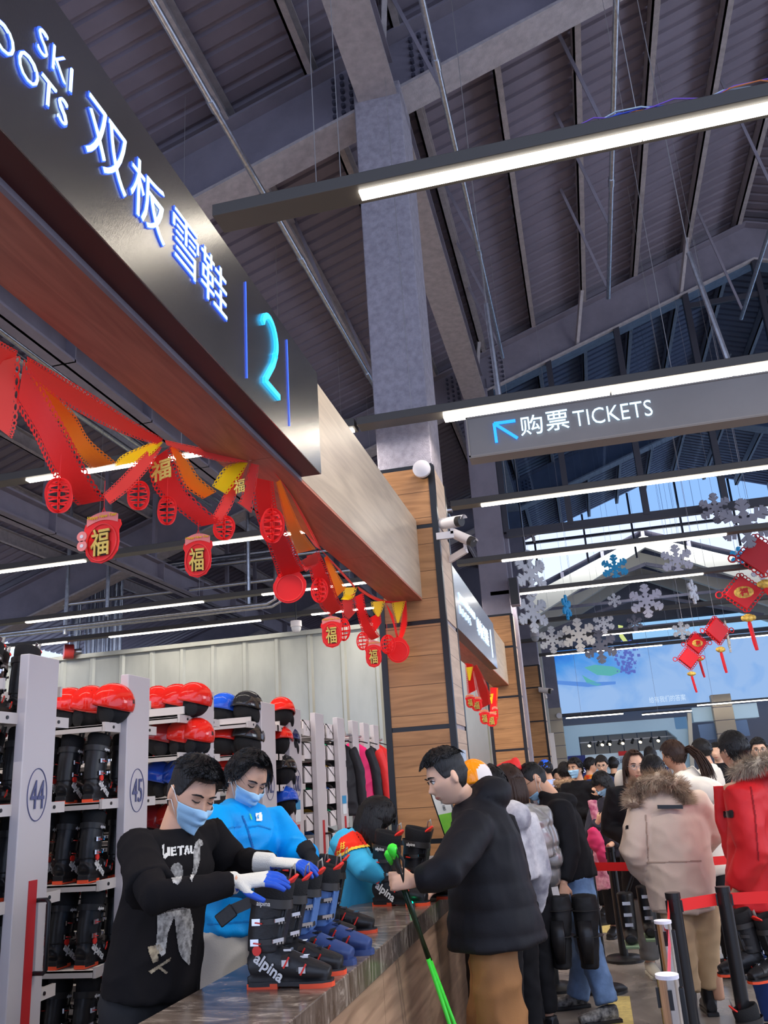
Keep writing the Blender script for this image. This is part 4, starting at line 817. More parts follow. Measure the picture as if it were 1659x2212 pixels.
# ski standing on the customer side of the counter
sk = thing('ski', 'white and green ski with black edge leaning behind the man in the long coat', 'ski', (-.83, 5.15, 0))
def skp(s): c0 = V((-.56, 5.33, 0)); c1 = V((-.936, 5.2, 1.62)); return c0+(c1-c0)*s
def sko(u, v):
    s = v; w = (.040+.018*abs(2*s-1)**1.5)*(1 if s < .93 else math.sqrt(max(0, 1-((s-.93)/.07)**2))); return skp(s)+V(((u-.5)*2*w, 0, (u-.5)*2*w*.13))
for nm, m, off in (('core', M_BLK, .008),): 
    o = obj(nm, MB().grid(sko, 2, 40), m, sk, smooth=True); s_ = o.modifiers.new('t', 'SOLIDIFY'); s_.thickness = .012; s_.offset = 0
def skt(v0, v1, m, nm, k=.85):
    def f(u, v): s = v0+(v1-v0)*v; p = sko(.5+(u-.5)*k, s); return p+V((0, -.009, 0))
    obj(nm, MB().grid(f, 2, 16), m, sk)
skt(.875, .985, mat('ski white', (.72, .75, .72), .25), 'white_tip'); skt(.0, .875, mat('ski green', (.25, .62, .06), .25, col2=(.10, .42, .05), vscale=5), 'green_body')
mt = mat('ski print', (.08, .08, .08), .5); tb = text_mb('EXPLORE 180', .022, .001); dsk = (skp(0)-skp(1)).normalized(); place(tb, skp(.925)+V((.0, -.012, 0)), dsk, V((.98, 0, .13))); obj('lettering', tb, mt, sk, angle=None)
# ================================================================== PEOPLE
M_SKIN = mat('skin', (.62, .36, .25), .5, sss=.08, bump=(160, .05)); M_SKIN2 = mat('lighter skin', (.72, .45, .33), .5, sss=.08)
M_LIP = mat('lips', (.50, .17, .14), .45); M_HAIR = mat('black hair', (.010, .009, .009), .42, bump=(220, .5), stretch=(1, 1, .15)); M_HAIRB = mat('dark brown hair', (.035, .018, .012), .45, bump=(220, .5), stretch=(1, 1, .15))
M_EYEW = mat('eye white', (.75, .72, .70), .2); M_IRIS = mat('iris', (.015, .01, .008), .1)
M_MASK = mat('pale blue mask', (.34, .58, .82), .75, bump=(300, .1)); M_MASKW = mat('white elastic', (.85, .85, .85), .7)
def head_local(th, a):
    sx, sy, sz = math.sin(th)*math.sin(a), math.sin(th)*math.cos(a), math.cos(th)
    X, Y, Z = .078*sx, .098*sy, .118*sz
    if sz < 0:
        k = -sz; X *= 1-.34*k**1.5
        if sy < 0: Y *= 1-.45*k
        else: Y *= 1+.06*k
    if sz > 0 and sy < 0: Y *= 1.05
    if sy > .15:
        g = lambda cx, cz, wx, wz: math.exp(-((abs(X)-cx)/wx)**2-((Z-cz)/wz)**2)
        Y = min(Y, .086+.12*(Y-.086)) if Y > .086 else Y
        Y += .023*g(0, -.030, .011, .014)+.013*g(0, -.008, .008, .022)+.006*g(.026, .030, .024, .008)-.010*g(.031, .010, .015, .010)+.003*g(.031, .009, .008, .005)
        Y += .007*g(0, -.060, .022, .005)+.007*g(0, -.070, .019, .005)-.005*g(0, -.052, .02, .004)-.004*g(0, -.080, .02, .005)+.009*g(0, -.100, .018, .012)+.004*g(.040, -.018, .018, .016)+.006*g(.012, -.034, .006, .006)
    return V((X, Y, Z))
class Person:
    def __init__(s, label, loc, H, f, up=(0, 0, 1), hs=1., skin=None):
        s.t = thing('person', label, 'person', (loc[0], loc[1], 0)); s.H = V(H); s.f = V(f).normalized()
        u = V(up); s.u = (u-s.f*u.dot(s.f)).normalized(); s.r = s.f.cross(s.u); s.hs = hs; s.skin = skin or M_SKIN
    def L(s, p): return s.H+(s.r*p[0]+s.f*p[1]+s.u*p[2])*s.hs
    def to_local(s, p): d = (V(p)-s.H)/s.hs; return V((d.dot(s.r), d.dot(s.f), d.dot(s.u)))
    def head_mb(s, mb):
        o = len(mb.v); mb.grid(lambda u, v: s.L(head_local(math.pi*max(.001, min(.999, v)), 2*math.pi*u)), 96, 72, closeu=True)
        mb.add([], [tuple(reversed(range(o, o+96))), tuple(range(o+96*72, o+96*73))]); mb.f[-2:] = [tuple(reversed(range(o, o+96))), tuple(range(o+96*72, o+96*73))]
        for sg in (-1, 1):
            rot = MX((s.r, s.f, s.u)).transposed() @ MX.Rotation(sg*-.35, 3, 'Z')
            mb.ell(s.L((sg*.080, -.012, -.002)), (.007*s.hs, .018*s.hs, .031*s.hs), rot, 12, 8)
    def body(s, J, vox=.008, legs=True, hands=None, girth=1., glove=''):
        s.J = J; mb = MB(); s.head_mb(mb); side = (J['SR']-J['SL']).normalized()
        chin = s.L((0, -.022, -.06)); mb.tube([s.L((0, -.015, -.03)), chin, J['N']+(chin-J['N'])*.25, J['N']-V((0, 0, .05))], [.052*s.hs, .053*s.hs, .056*s.hs, .075*s.hs], 18)
        P = (J['PL']+J['PR'])/2; C = (J['SL']+J['SR'])/2
        mb.tube([P-V((0, 0, .04)), P*.6+C*.4, P*.25+C*.75, C+(J['N']-C)*.5], [(.15*girth, .11*girth), (.135*girth, .10*girth), (.165*girth, .11*girth), (.09, .07)], 20, hint=side)
        for k in 'LR':
            mb.tube([C*.55+J['S'+k]*.45, J['S'+k], J['S'+k]*.5+J['E'+k]*.5, J['E'+k], J['E'+k]*.6+J['W'+k]*.4, J['W'+k]], [.055, .056, .047, .038, .038, .026], 14)
            if legs: mb.tube([J['P'+k], J['P'+k]*.5+J['K'+k]*.5, J['K'+k], J['K'+k]*.6+J['A'+k]*.4, J['A'+k]], [.085*girth, .072*girth, .055, .055, .038], 14)
            h = (hands or {}).get(k)
            if h: hand_prims(mb, J['W'+k], *h)
            elif k not in glove: mb.tube([J['W'+k], J['W'+k]+(J['W'+k]-J['E'+k]).normalized()*.07], [.026, .03], 10)
        # close the open poles of the head with small balls
        mb.ell(s.L((0, .0, .110)), .012*s.hs, None, 8, 6); mb.ell(s.L((0, -.0, -.108)), .012*s.hs, None, 8, 6)
        me = remesh(mb, vox, 2, .4); me.materials.append(s.skin); me.materials.append(M_LIP)
        n = len(me.polygons); mi = [0]*n
        for i, p in enumerate(me.polygons):
            q = s.to_local(p.center)
            if abs(q.x) < .024 and abs(q.z+.065) < .0085-.006*abs(q.x)/.024 and q.y > .07: mi[i] = 1
        me.polygons.foreach_set('material_index', mi); me.polygons.foreach_set('use_smooth', [True]*n); link('body', me, s.t)
        return s
    def eyes(s, m=None, brow=True, closed=False):
        for sg in (-1, 1):
            y0 = head_local(math.acos(.012/.118), .33*sg).y
            if not closed: obj('eye', MB().ell(s.L((sg*.031, .0755, .009)), (.0135*s.hs,)*3, nv=8, nu=12), M_EYEW, s.t, smooth=True); obj('iris', MB().ell(s.L((sg*.030, .0845, .007)), (.0062*s.hs,)*3, nv=6, nu=10), M_IRIS, s.t, smooth=True)
            obj('eyelid', MB().tube([s.L((sg*.016, .086, .010)), s.L((sg*.026, .0925, .0165 if not closed else .007)), s.L((sg*.036, .0895, .0165 if not closed else .006)), s.L((sg*.046, .077, .010))], [.0016, .0028, .0028, .0016], 6), M_IRIS, s.t, smooth=True)
            if brow: obj('eyebrow', MB().tube([s.L((sg*.014, .093, .027)), s.L((sg*.028, .0945, .033)), s.L((sg*.042, .088, .032)), s.L((sg*.052, .074, .027))], [(.0025, .0045), (.003, .0055), (.003, .005), (.001, .002)], 8), M_HAIR, s.t, smooth=True)
        return s
    def hair(s, style='short', m=None, seed=1, thick=.018, blades=900, front=58, name='hair'):
        m = m or M_HAIR; random.seed(seed)
        def lim(a):     # lowest scalp angle around the head, in degrees from the crown
            c = math.cos(a); x = abs(math.sin(a))
            if style in ('bob', 'long'): return front if c > .75 else (front+(118-front)*min(1, (.75-c)/.35))
            return front if c > .72 else (front+(88-front)*min(1, (.72-c)/.35) if c > .05 else 88+34*min(1, (.05-c)/.6))
        def surf(th, a, t):
            p = head_local(max(.02, th), a); n = V((p.x/.078**2, p.y/.1**2, p.z/.118**2)).normalized(); return p+n*t
        def f(u, v):
            a = 2*math.pi*u; tm = math.radians(lim(a)); th = .02+(tm-.02)*v
            fade = 1. if style not in ('short', 'fade') else (1-.55*max(0, (th-math.radians(60))/math.radians(50)))
            t = thick*fade*(1+.30*noise.noise(V((math.sin(a)*3, math.cos(a)*3, th*4+seed))))
            if style == 'fade': t = thick*max(.12, 1-max(0, math.degrees(th)-42)/38)
            if v > .97: t = .001
            return s.L(surf(th, a, t))
        mb = MB().grid(f, 72, 26, closeu=True); n0 = len(mb.v); mb.add([], [])
        mb.f.append(tuple(reversed(range(72)))); mb.m.append(0)
        for k in range(blades):
            a = random.uniform(0, 2*math.pi); tm = math.radians(lim(a)); th = tm*math.sqrt(random.random()); 
            if style == 'fade' and th > math.radians(50): continue
            base = surf(th, a, thick*.75); ln = random.uniform(.012, .028) if style in ('short', 'fade') else random.uniform(.02, .05)
            da = random.gauss(0, .25)+(.5 if style in ('short', 'fade') else 0)*(1 if math.sin(a) > 0 else -1)*0
            tip = surf(min(tm+.18, th+ln/.1), a+da, thick*random.uniform(.95, 1.18)); b0, t0 = s.L(base), s.L(tip); d = t0-b0; w = s.L(surf(th, a+.05, thick))-b0
            w = (w-d*(w.dot(d)/max(1e-9, d.dot(d)))).normalized()*random.uniform(.0012, .003); mid = (b0+t0)/2+(s.L(surf(th+ln/.2, a, thick*1.25))-(b0+t0)/2)*.5
            i = len(mb.v); mb.add([b0-w, b0+w, mid+w*.8, mid-w*.8, t0], [(0, 1, 2, 3), (3, 2, 4)])
        o = obj(name, mb, m, s.t, smooth=True)
        if style in ('bob', 'long', 'pony'):
            ln = {'bob': .20, 'long': .34, 'pony': .3}[style]; lk = MB()
            if style == 'pony':
                b = s.L((0, -.105, .03)); pts = [b, b-s.f*.05+s.u*.0, b-s.f*.11-V((0, 0, .06)), b-s.f*.15-V((0, 0, .16)), b-s.f*.17-V((0, 0, .27))]
                for k in range(70):
                    o_ = V([random.gauss(0, .016) for _ in range(3)]); lk.tube([p+o_*(.4+.35*i) for i, p in enumerate(pts)], [.006, .007, .006, .005, .001], 5)
            else:
                for k in range(150):
                    a = random.uniform(math.radians(78), math.radians(282)); p0 = s.L(surf(math.radians(60), a, thick*.6)); p1 = s.L(surf(math.radians(95), a, thick*.9)); c = math.cos(a)
                    dr = s.L(surf(math.radians(95), a, thick*1.2))-s.H; dr.z = 0; dn = V((0, 0, -1))*.6-s.u*.4
                    L_ = ln*random.uniform(.8, 1.05); p2 = p1+dn*L_*.5+dr*.08; p3 = p1+dn*L_-dr*random.uniform(-.05, .12); lk.tube([p0, p1, p2, p3], [.006, .009, .009, .002], 5)
            obj('hair_locks', lk, m, s.t, smooth=True)
        return s
    def mask(s, m=None, low=0., wide=1.):
        def f(u, v):
            a = (u-.5)*2*1.22; z = -.012-.095*v-low; th = math.acos(max(-1, min(1, z/.118))); p = head_local(th, a)
            k = math.exp(-(a/.5)**2); y = p.y+.006+.016*k*(1-abs(v-.42)*1.2)+.0035*abs(math.sin(v*math.pi*3)); x = p.x*(1+.06)
            base = head_local(math.acos(max(-1, min(1, (-.045-low)/.118))), a)
            y = max(y, base.y*.92+.012*k) if v > .5 else y
            return s.L((x*1.0, y+.002, z))
        o = obj('face_mask', MB().grid(f, 26, 22), m or M_MASK, s.t, smooth=True); md = o.modifiers.new('t', 'SOLIDIFY'); md.thickness = .002
        for sg in (-1, 1):
            u = .5+.5*sg
            for v, e in ((.04, .024), (.96, -.030)): obj('ear_loop', MB().tube([f(u, v), s.L((sg*.084, .01, e*.6-low*.5)), s.L((sg*.088, -.012, e))], .0016, 6), M_MASKW, s.t, smooth=True)
        return s
    def glasses(s, m):
        mb = MB()
        for sg in (-1, 1):
            mb.tube([s.L((sg*.033+.024*math.cos(a), .100-.006*abs(math.cos(a)), .004+.020*math.sin(a))) for a in [2*math.pi*k/24 for k in range(24)]], .0015, 6, closed=True)
            mb.tube([s.L((sg*.057, .095, .008)), s.L((sg*.076, .07, .010)), s.L((sg*.084, -.01, .006)), s.L((sg*.080, -.03, -.008))], .0018, 6)
        mb.tube([s.L((-.010, .101, .006)), s.L((0, .106, .010)), s.L((.010, .101, .006))], .0015, 6)
        obj('glasses', mb, m, s.t, smooth=True); return s
    def cloth(s, name, prims, m, vox=.014, amp=.006, fr=12, sq=.5, seed=0, quilt=None, smooth=2, color=None, label=None):
        me = remesh(prims, vox, smooth); fo = folds(amp, fr, sq, seed)
        if quilt:
            per, qa, zmax = quilt; displace(me, lambda p: fo(p)+(qa*(abs(math.sin(math.pi*p.z/per))**.5-.6) if p.z < zmax else 0))
        else: displace(me, fo)
        mi = None
        if color: mi = [color(p.center, p.normal) for p in me.polygons]
        finish(me, m, mi=mi); return tag(link(name, me, s.t), label)
    def jacket(s, m, name='jacket', hem=None, rad=None, sleeve=(.075, .068, .060, .050), vox=.014, amp=.006, extra=None, wrist=.02, **k):
        J = s.J; side = (J['SR']-J['SL']).normalized(); C = (J['SL']+J['SR'])/2; mb = MB()
        hem = V(hem) if hem is not None else (J['PL']+J['PR'])/2-V((0, 0, .12)); rad = rad or [(.21, .15), (.20, .14), (.19, .135), (.205, .13), (.17, .10), (.085, .08)]
        pts = [hem, hem*.7+C*.3, hem*.42+C*.58, hem*.14+C*.86, C+(J['N']-C)*.35, J['N']+V((0, 0, .015))]
        mb.tube(pts, rad, 28, hint=side)
        for q in 'LR':
            S, E, Wp = J['S'+q], J['E'+q], J['W'+q]; e = Wp-(Wp-E).normalized()*wrist
            mb.tube([C*.45+S*.55+V((0, 0, -.02)), S, S*.5+E*.5, E, E*.5+e*.5, e], [sleeve[0]*1.15, sleeve[0]*1.05, sleeve[0], sleeve[1], sleeve[2], sleeve[3]], 16)
        if extra: extra(mb)
        return s.cloth(name, mb, m, vox, amp, **k)
    def trousers(s, m, rad=(.10, .085, .075, .07), vox=.014, amp=.006, name='trousers', top=.0, cut=.03, **k):
        J = s.J; mb = MB(); P = (J['PL']+J['PR'])/2; side = (J['PR']-J['PL']).normalized(); mb.tube([P+V((0, 0, .12+top)), P, P-V((0, 0, .08))], [(.17, .12), (.18, .13), (.15, .12)], 20, hint=side)
        for q in 'LR': a = J['A'+q]+V((0, 0, cut)); mb.tube([J['P'+q], J['P'+q]*.5+J['K'+q]*.5, J['K'+q], J['K'+q]*.5+a*.5, a], [rad[0], (rad[0]+rad[1])/2, rad[1], rad[2], rad[3]], 18)
        return s.cloth(name, mb, m, vox, amp, **k)
    def shoes(s, m, dirs, m2=None, ln=.27, h=.10, boot=0):
        for q in 'LR':
            a = s.J['A'+q]; d = V(dirs[q]) if isinstance(dirs, dict) else V(dirs); d.z = 0; d.normalize(); g = V((a.x, a.y, 0))-d*.06; sd = V((-d.y, d.x, 0)); mb = MB()
            mb.tube([g+V((0, 0, .05)), g+d*.09+V((0, 0, .055)), g+d*.17+V((0, 0, .045)), g+d*(ln-.02)+V((0, 0, .035))], [(.036, .045), (.043, .052), (.047, .038), (.034, .026)], 16, hint=sd)
            mb.tube([g+d*.045+V((0, 0, .05)), g+d*.05+V((0, 0, h+boot))], [.045, .050+(.01 if boot else 0)], 14)
            me = remesh(mb, .008, 2); finish(me, m); o = link('shoe', me, s.t)
            obj('shoe_sole', MB().prism([(-.02, -.038), (.10, -.036), (.17, -.048), (.235, -.04), (.26, 0), (.235, .04), (.17, .048), (.10, .036), (-.02, .038)], g, d, sd, (0, 0, .024)), m2 or m, o, bevel=.004)
        return s
    def hood(s, m, c, r, d=(0, 0, 0), name='hood', amp=.006, seed=3):
        pass
def hand_prims(mb, w, d, n, curl=.4, side=1, sc=1., spread=.12, thumb=.7):
    """palm and five fingers: w wrist, d direction of the palm, n outward normal of the back of the hand, side +1/-1 for the thumb"""
    w, d = V(w), V(d).normalized(); n = V(n); n = (n-d*n.dot(d)).normalized(); x = d.cross(n)*side
    mb.tube([w-d*.01, w+d*.03*sc, w+d*.07*sc, w+d*.092*sc], [(.027*sc, .020*sc), (.036*sc, .017*sc), (.041*sc, .015*sc), (.037*sc, .011*sc)], 14, hint=x)
    for k, (o, ln) in enumerate(((-.030, .068), (-.010, .078), (.011, .072), (.031, .057))):
        p = w+d*.086*sc+x*o*sc; a = 0; dd = (d+x*(k-1.5)*spread).normalized(); pts = [p-dd*.02*sc, p]; c = curl*(1+.12*k)
        for j, f in enumerate((.45, .32, .23)):
            a += c*(.9, 1.1, .8)[j]; v = dd*math.cos(a)-n*math.sin(a); p = p+v*ln*f*sc; pts.append(p)
        mb.tube(pts, [.0095*sc, .0098*sc, .0092*sc, .0084*sc, .0068*sc], 10)
    p = w+d*.022*sc-x*.028*sc; v = (d*.65-x*thumb-n*.35).normalized(); q = p+v*.038*sc; v2 = (d*.85-x*thumb*.35-n*(.3+curl*.4)).normalized(); mb.tube([p-v*.01, p, q, q+v2*.03*sc, q+v2*.052*sc], [.012*sc, .0125*sc, .011*sc, .0095*sc, .0075*sc], 10)
def fur(name, path, par, m, count=1800, ln=.045, rad=.04, seed=2, drop=.3):
    """a tufted fur trim following a path"""
    random.seed(seed); mb = MB(); k = len(path)-1; mb.tube(path, [rad*.75]*len(path), 10)
    for _ in range(count):
        u = random.random()*k; i = min(int(u), k-1); p = path[i].lerp(path[i+1], u-i); ax = (path[i+1]-path[i]).normalized(); x, y, z = basis(ax); a = random.uniform(0, 2*math.pi); dr = x*math.cos(a)+y*math.sin(a)
        b = p+dr*rad*.6; t = b+dr*ln*random.uniform(.6, 1.2)+ax*random.gauss(0, .014)+V((0, 0, -drop*ln*random.random())); w = ax.cross(dr)*random.uniform(.001, .0028); w2 = ax*random.uniform(.001, .002)
        mb.add([b-w-w2, b+w+w2, t], [(0, 1, 2)])
    return obj(name, mb, m, par, smooth=False, angle=None)
def A(px, py, y): return atY(px, py, y)
def mk(label, H, f, J, up=(0, 0, 1), hs=1., skin=None, vox=.008, hands=None, girth=1., legs=True, glove=''):
    P = (J['PL']+J['PR'])/2; p = Person(label, (P.x, P.y), H, f, up, hs, skin); p.body(J, vox, legs, hands, girth, glove); return p
def legs(P, side, w=.10, k=(0, 0), toe=(0, 1, 0), gap=.11, foot=(0, 0)):
    P = V(P); s = V(side).normalized(); t = V(toe).normalized(); d = {}
    for q, sg in (('L', -1), ('R', 1)):
        d['P'+q] = P+s*sg*w*.9; d['A'+q] = V((P.x+foot[0], P.y+foot[1], .09))+s*sg*gap+t*(.05*sg); d['K'+q] = (d['P'+q]+d['A'+q])/2+t*.03+V((0, 0, .02))
    return d
# ---- man in the black printed shirt ------------------------------------------
M_TEE = cl('black cotton', (.010, .009, .010), .9, bump=(260, .12), spec=.2)
J = {'N': A(376, 1802, 3.0), 'SR': A(292, 1838, 2.80), 'SL': A(447, 1806, 3.20), 'ER': A(338, 1938, 2.58), 'WR': A(512, 1906, 2.74), 'EL': A(505, 1862, 3.32), 'WL': A(590, 1864, 3.12)}
P = A(322, 2140, 2.98); J.update(legs(P, (-.35, -.9, 0) if False else (-.3, -.95, 0), toe=(.95, -.3, 0)))
f = V((.80, -.50, -.42))
man = mk('man in black printed shirt and blue mask reaching over the ski boots with work gloves', A(412, 1718, 3.0), f, J, up=(.3, 0, 1), vox=.006, glove='LR')
man.eyes(closed=True).hair('fade', seed=4, thick=.034, blades=1500, front=52).mask()
def teex(mb): pass
man.jacket(M_TEE, 'black_shirt', hem=A(325, 2150, 2.97), rad=[(.205, .135), (.195, .13), (.185, .125), (.20, .125), (.165, .09), (.078, .070)], sleeve=(.060, .052, .047, .038), vox=.010, amp=.009, fr=9, wrist=.015)
for q in 'LR':
    sl = MB(); S, E, W_ = J['S'+q], J['E'+q], J['W'+q]; sl.tube([S+V((0, 0, .03)), S*.6+E*.4, S*.28+E*.72+V((0, 0, -.02))], [(.060, .060), (.068, .068), (.080, .080)], 20)
    man.cloth('short_sleeve', sl, M_TEE, .010, .006, 9, seed=2)
man.trousers(cl('black trousers', (.014, .014, .016), .8)); man.shoes(M_BLK, (.95, -.3, 0))
M_GLV = mat('white knit glove', (.62, .62, .60), .85, bump=(320, .4)); M_GLB = mat('blue rubber coating', (.02, .09, .55), .35)
for q, d, n, cu, sd in (('R', (.96, .12, .06), (.05, -.35, 1), .22, -1), ('L', (.97, .0, -.08), (.1, -.15, 1), .3, -1)):
    mb = MB(); w = J['W'+q]; hand_prims(mb, w, d, n, cu, -1 if q == 'R' else 1, 1.10, .10); mb.tube([w-V(d).normalized()*.07, w], [.037, .034], 16)
    me = remesh(mb, .0045, 2); dn = V(d).normalized(); nn = V(n).normalized(); mi = [1 if ((p.center-w).dot(dn) > .098 or ((p.center-w).dot(nn) < -.006 and (p.center-w).dot(dn) > .0)) else 0 for p in me.polygons]
    finish(me, [M_GLV, M_GLB], mi=mi); link('work_glove', me, man.t)
# printed picture on the shirt: lettering band and a standing blindfolded statue figure, in plain grey shapes
M_PR = mat('grey shirt print', (.50, .50, .50), .7, col2=(.10, .10, .10), vscale=45); M_PRW = mat('white shirt print', (.72, .72, .70), .7); M_PRS = mat('sand shirt print', (.45, .38, .26), .7, col2=(.14, .11, .08), vscale=40)
shirt = [c for c in man.t.children if c.name.startswith('black_shirt')][0]
from mathutils.bvhtree import BVHTree
def bvh_of(me): return BVHTree.FromPolygons([v.co for v in me.vertices], [tuple(p.vertices) for p in me.polygons])
bv = bvh_of(shirt.data)
def onto(px, py, tree, lift=.003, y0=2.):
    d = ray(px, py).normalized(); h = tree.ray_cast(CAM+d*1.0, d)
    return None if h[0] is None else h[0]+h[1]*lift
def decal(poly, m, nm, tree=bv, par=None, lift=.003, sub=5):
    """an inked patch laid on the cloth surface: outline in photo pixels, dropped on the garment"""
    par = par or man.t; xs = [p[0] for p in poly]; ys = [p[1] for p in poly]; mb = MB()
    def inside(x, y):
        c = False; j = len(poly)-1
        for i in range(len(poly)):
            (xi, yi), (xj, yj) = poly[i], poly[j]
            if (yi > y) != (yj > y) and x < (xj-xi)*(y-yi)/(yj-yi)+xi: c = not c
            j = i
        return c
    st = 1.6; x = min(xs)
    while x < max(xs):
        y = min(ys)
        while y < max(ys):
            if inside(x+st/2, y+st/2):
                q = [onto(x+a*st, y+b*st, tree, lift) for a, b in ((0, 0), (1, 0), (1, 1), (0, 1))]
                if all(v is not None for v in q) and (q[0]-q[2]).length < .02: mb.add(q, [(3, 2, 1, 0)])
            y += st
        x += st
    if mb.v: return obj(nm, mb, m, par, angle=None)
def pl(*a): return [(a[i], a[i+1]) for i in range(0, len(a), 2)]
for s_ in (pl(349, 1826, 353, 1824, 354, 1846, 360, 1842, 361, 1830, 366, 1830, 366, 1850, 362, 1850, 357, 1856, 352, 1853), pl(368, 1831, 380, 1829, 380, 1833, 373, 1834, 373, 1837, 379, 1836, 379, 1840, 373, 1841, 373, 1845, 381, 1844, 381, 1848, 368, 1850), pl(382, 1829, 396, 1827, 396, 1831, 391, 1832, 392, 1848, 387, 1849, 386, 1832, 382, 1833),
           pl(396, 1846, 400, 1828, 405, 1827, 409, 1845, 405, 1846, 403, 1836, 400, 1847), pl(409, 1827, 413, 1827, 414, 1841, 419, 1840, 419, 1844, 410, 1845)):
    decal(s_, M_PRW, 'shirt_lettering')
for i_, s_ in enumerate((pl(421, 1820, 428, 1813, 434, 1815, 438, 1824, 431, 1830, 430, 1860, 423, 1885, 414, 1905, 410, 1900, 417, 1870, 416, 1840), pl(368, 1875, 375, 1866, 385, 1864, 393, 1872, 394, 1888, 391, 1905, 383, 1912, 374, 1908, 367, 1893))):
    decal(s_, M_PR, 'shirt_picture')
for s_ in (pl(340, 1975, 372, 1962, 378, 1972, 362, 2015, 356, 2060, 348, 2066, 336, 2046, 340, 2000), pl(374, 1962, 396, 1958, 409, 1962, 417, 2000, 412, 2040, 408, 2085, 392, 2070, 384, 2050, 378, 2000)): decal(s_, M_PR, 'shirt_picture')
for s_ in (pl(319, 2045, 344, 2040, 352, 2052, 340, 2062, 342, 2075, 330, 2080, 322, 2060), pl(320, 2098, 352, 2078, 368, 2068, 366, 2076, 346, 2088, 362, 2100, 358, 2104, 342, 2092, 326, 2104)): decal(s_, M_PRS, 'shirt_picture')
# ---- man in the bright blue jacket ---------------------------------------------
M_BLUE = cl('bright blue softshell', (.0, .30, .78), .5, bump=(200, .08)); M_PALE = cl('pale grey trousers', (.42, .40, .38), .75)
J = {'N': A(508, 1758, 3.78), 'SR': A(462, 1776, 3.55), 'SL': A(590, 1778, 3.92), 'ER': A(470, 1880, 3.35), 'WR': A(572, 1925, 3.36), 'EL': A(636, 1842, 3.80), 'WL': A(668, 1846, 3.62)}
P = A(512, 2000, 3.75); J.update(legs(P, (-.35, -.94, 0), toe=(.9, -.3, 0)))
man2 = mk('man in bright blue jacket and blue mask, head bowed, behind the man in black', A(533, 1684, 3.72), (.72, -.50, -.50), J, up=(.3, 0, 1), vox=.007, glove='L')
man2.eyes(closed=True).hair('short', seed=8, thick=.024, blades=1400, front=42).mask()
def col2(mb): mb.tube([J['N']-V((0, 0, .02)), J['N']+V((.005, 0, .045))], [.082, .076], 20)
man2.jacket(M_BLUE, 'blue_jacket', hem=A(512, 2003, 3.75), rad=[(.20, .15), (.195, .145), (.195, .145), (.215, .14), (.18, .105), (.09, .085)], sleeve=(.078, .068, .062, .048), vox=.010, amp=.011, fr=9, extra=col2, seed=5)
man2.trousers(M_PALE, rad=(.115, .10, .09, .085), amp=.010, fr=8, seed=3); man2.shoes(M_BLK, (.9, -.3, 0))
mb = MB(); hand_prims(mb, J['WL'], (.45, .0, -.9), (.85, -.25, .5), .45, 1, 1.12, .08); mb.tube([J['WL']+V((-.03, .02, .03)), J['WL']], [.04, .036], 14); me = remesh(mb, .005, 2); finish(me, mat('black knit glove', (.016, .016, .018), .9, bump=(300, .3))); link('black_glove', me, man2.t)
jk = [c for c in man2.t.children if c.name.startswith('blue_jacket')][0]; bj = bvh_of(jk.data)
decal(pl(551, 1758, 564, 1756, 566, 1774, 553, 1776), mat('white name badge', (.80, .84, .86), .5), 'name_badge', bj, man2.t, .005)
decal(pl(554, 1764, 557, 1760, 558, 1761, 556, 1766, 558, 1770, 555, 1771), M_BLUE, 'badge_mark', bj, man2.t, .008)
M_ZIP = mat('dark blue seam', (.0, .12, .42), .5); decal(pl(521, 1762, 524, 1762, 536, 1790, 548, 1830, 556, 1862, 553, 1862, 544, 1830, 532, 1790), M_ZIP, 'zip', bj, man2.t, .003)
decal(pl(537, 1760, 539, 1760, 543, 1772, 540, 1772), mat('green zip pull', (.15, .6, .08), .5), 'zip_pull', bj, man2.t, .008)
M_SEAM = mat('blue seam', (.0, .20, .58), .5)
for q_ in (pl(470, 1800, 500, 1786, 522, 1784, 522, 1786, 500, 1789, 470, 1803), pl(532, 1786, 560, 1782, 585, 1790, 585, 1793, 560, 1785, 532, 1789), pl(448, 1995, 575, 1985, 575, 1988, 448, 1998), pl(522, 1938, 525, 1938, 525, 1968, 522, 1968)): decal(q_, M_SEAM, 'jacket_seam', bj, man2.t, .003)
# ---- bending woman with the red sash ------------------------------------------------
M_TURQ = cl('turquoise ski jacket', (.05, .42, .72), .5); M_SASH = cl('red satin sash', (.78, .03, .015), .35); M_GOLD = mat('gold print', (.85, .55, .06), .4)
J = {'N': A(795, 1812, 4.95), 'SL': A(742, 1822, 4.75), 'SR': A(815, 1826, 5.15), 'EL': A(790, 1880, 4.62), 'WL': A(838, 1896, 4.75), 'ER': A(838, 1850, 5.3), 'WR': A(850, 1882, 5.2)}
P = A(728, 1965, 4.95); J.update(legs(P, (.2, .95, 0), toe=(.9, 0, 0)))
wom = mk('woman in turquoise jacket with red sash bending over, dark bob hiding her face', A(810, 1768, 4.95), (.62, .45, -.75), J, up=(.6, .2, .8), vox=.010, hs=.94)
wom.hair('bob', seed=3, thick=.022, blades=500, front=60)
wom.jacket(M_TURQ, 'turquoise_jacket', hem=A(736, 1985, 4.92), rad=[(.20, .17), (.20, .17), (.20, .165), (.20, .15), (.17, .11), (.09, .085)], sleeve=(.070, .062, .056, .045), vox=.012, amp=.009, fr=9, seed=7)
wom.trousers(cl('red orange trousers', (.70, .06, .03), .5), top=-.02); wom.shoes(M_BLK, (.9, 0, 0))
jt = [c for c in wom.t.children if c.name.startswith('turquoise_jacket')][0]; bt = bvh_of(jt.data)
decal(pl(719, 1858, 735, 1812, 760, 1796, 800, 1802, 822, 1818, 800, 1826, 760, 1834), M_SASH, 'sash', bt, wom.t, .006)
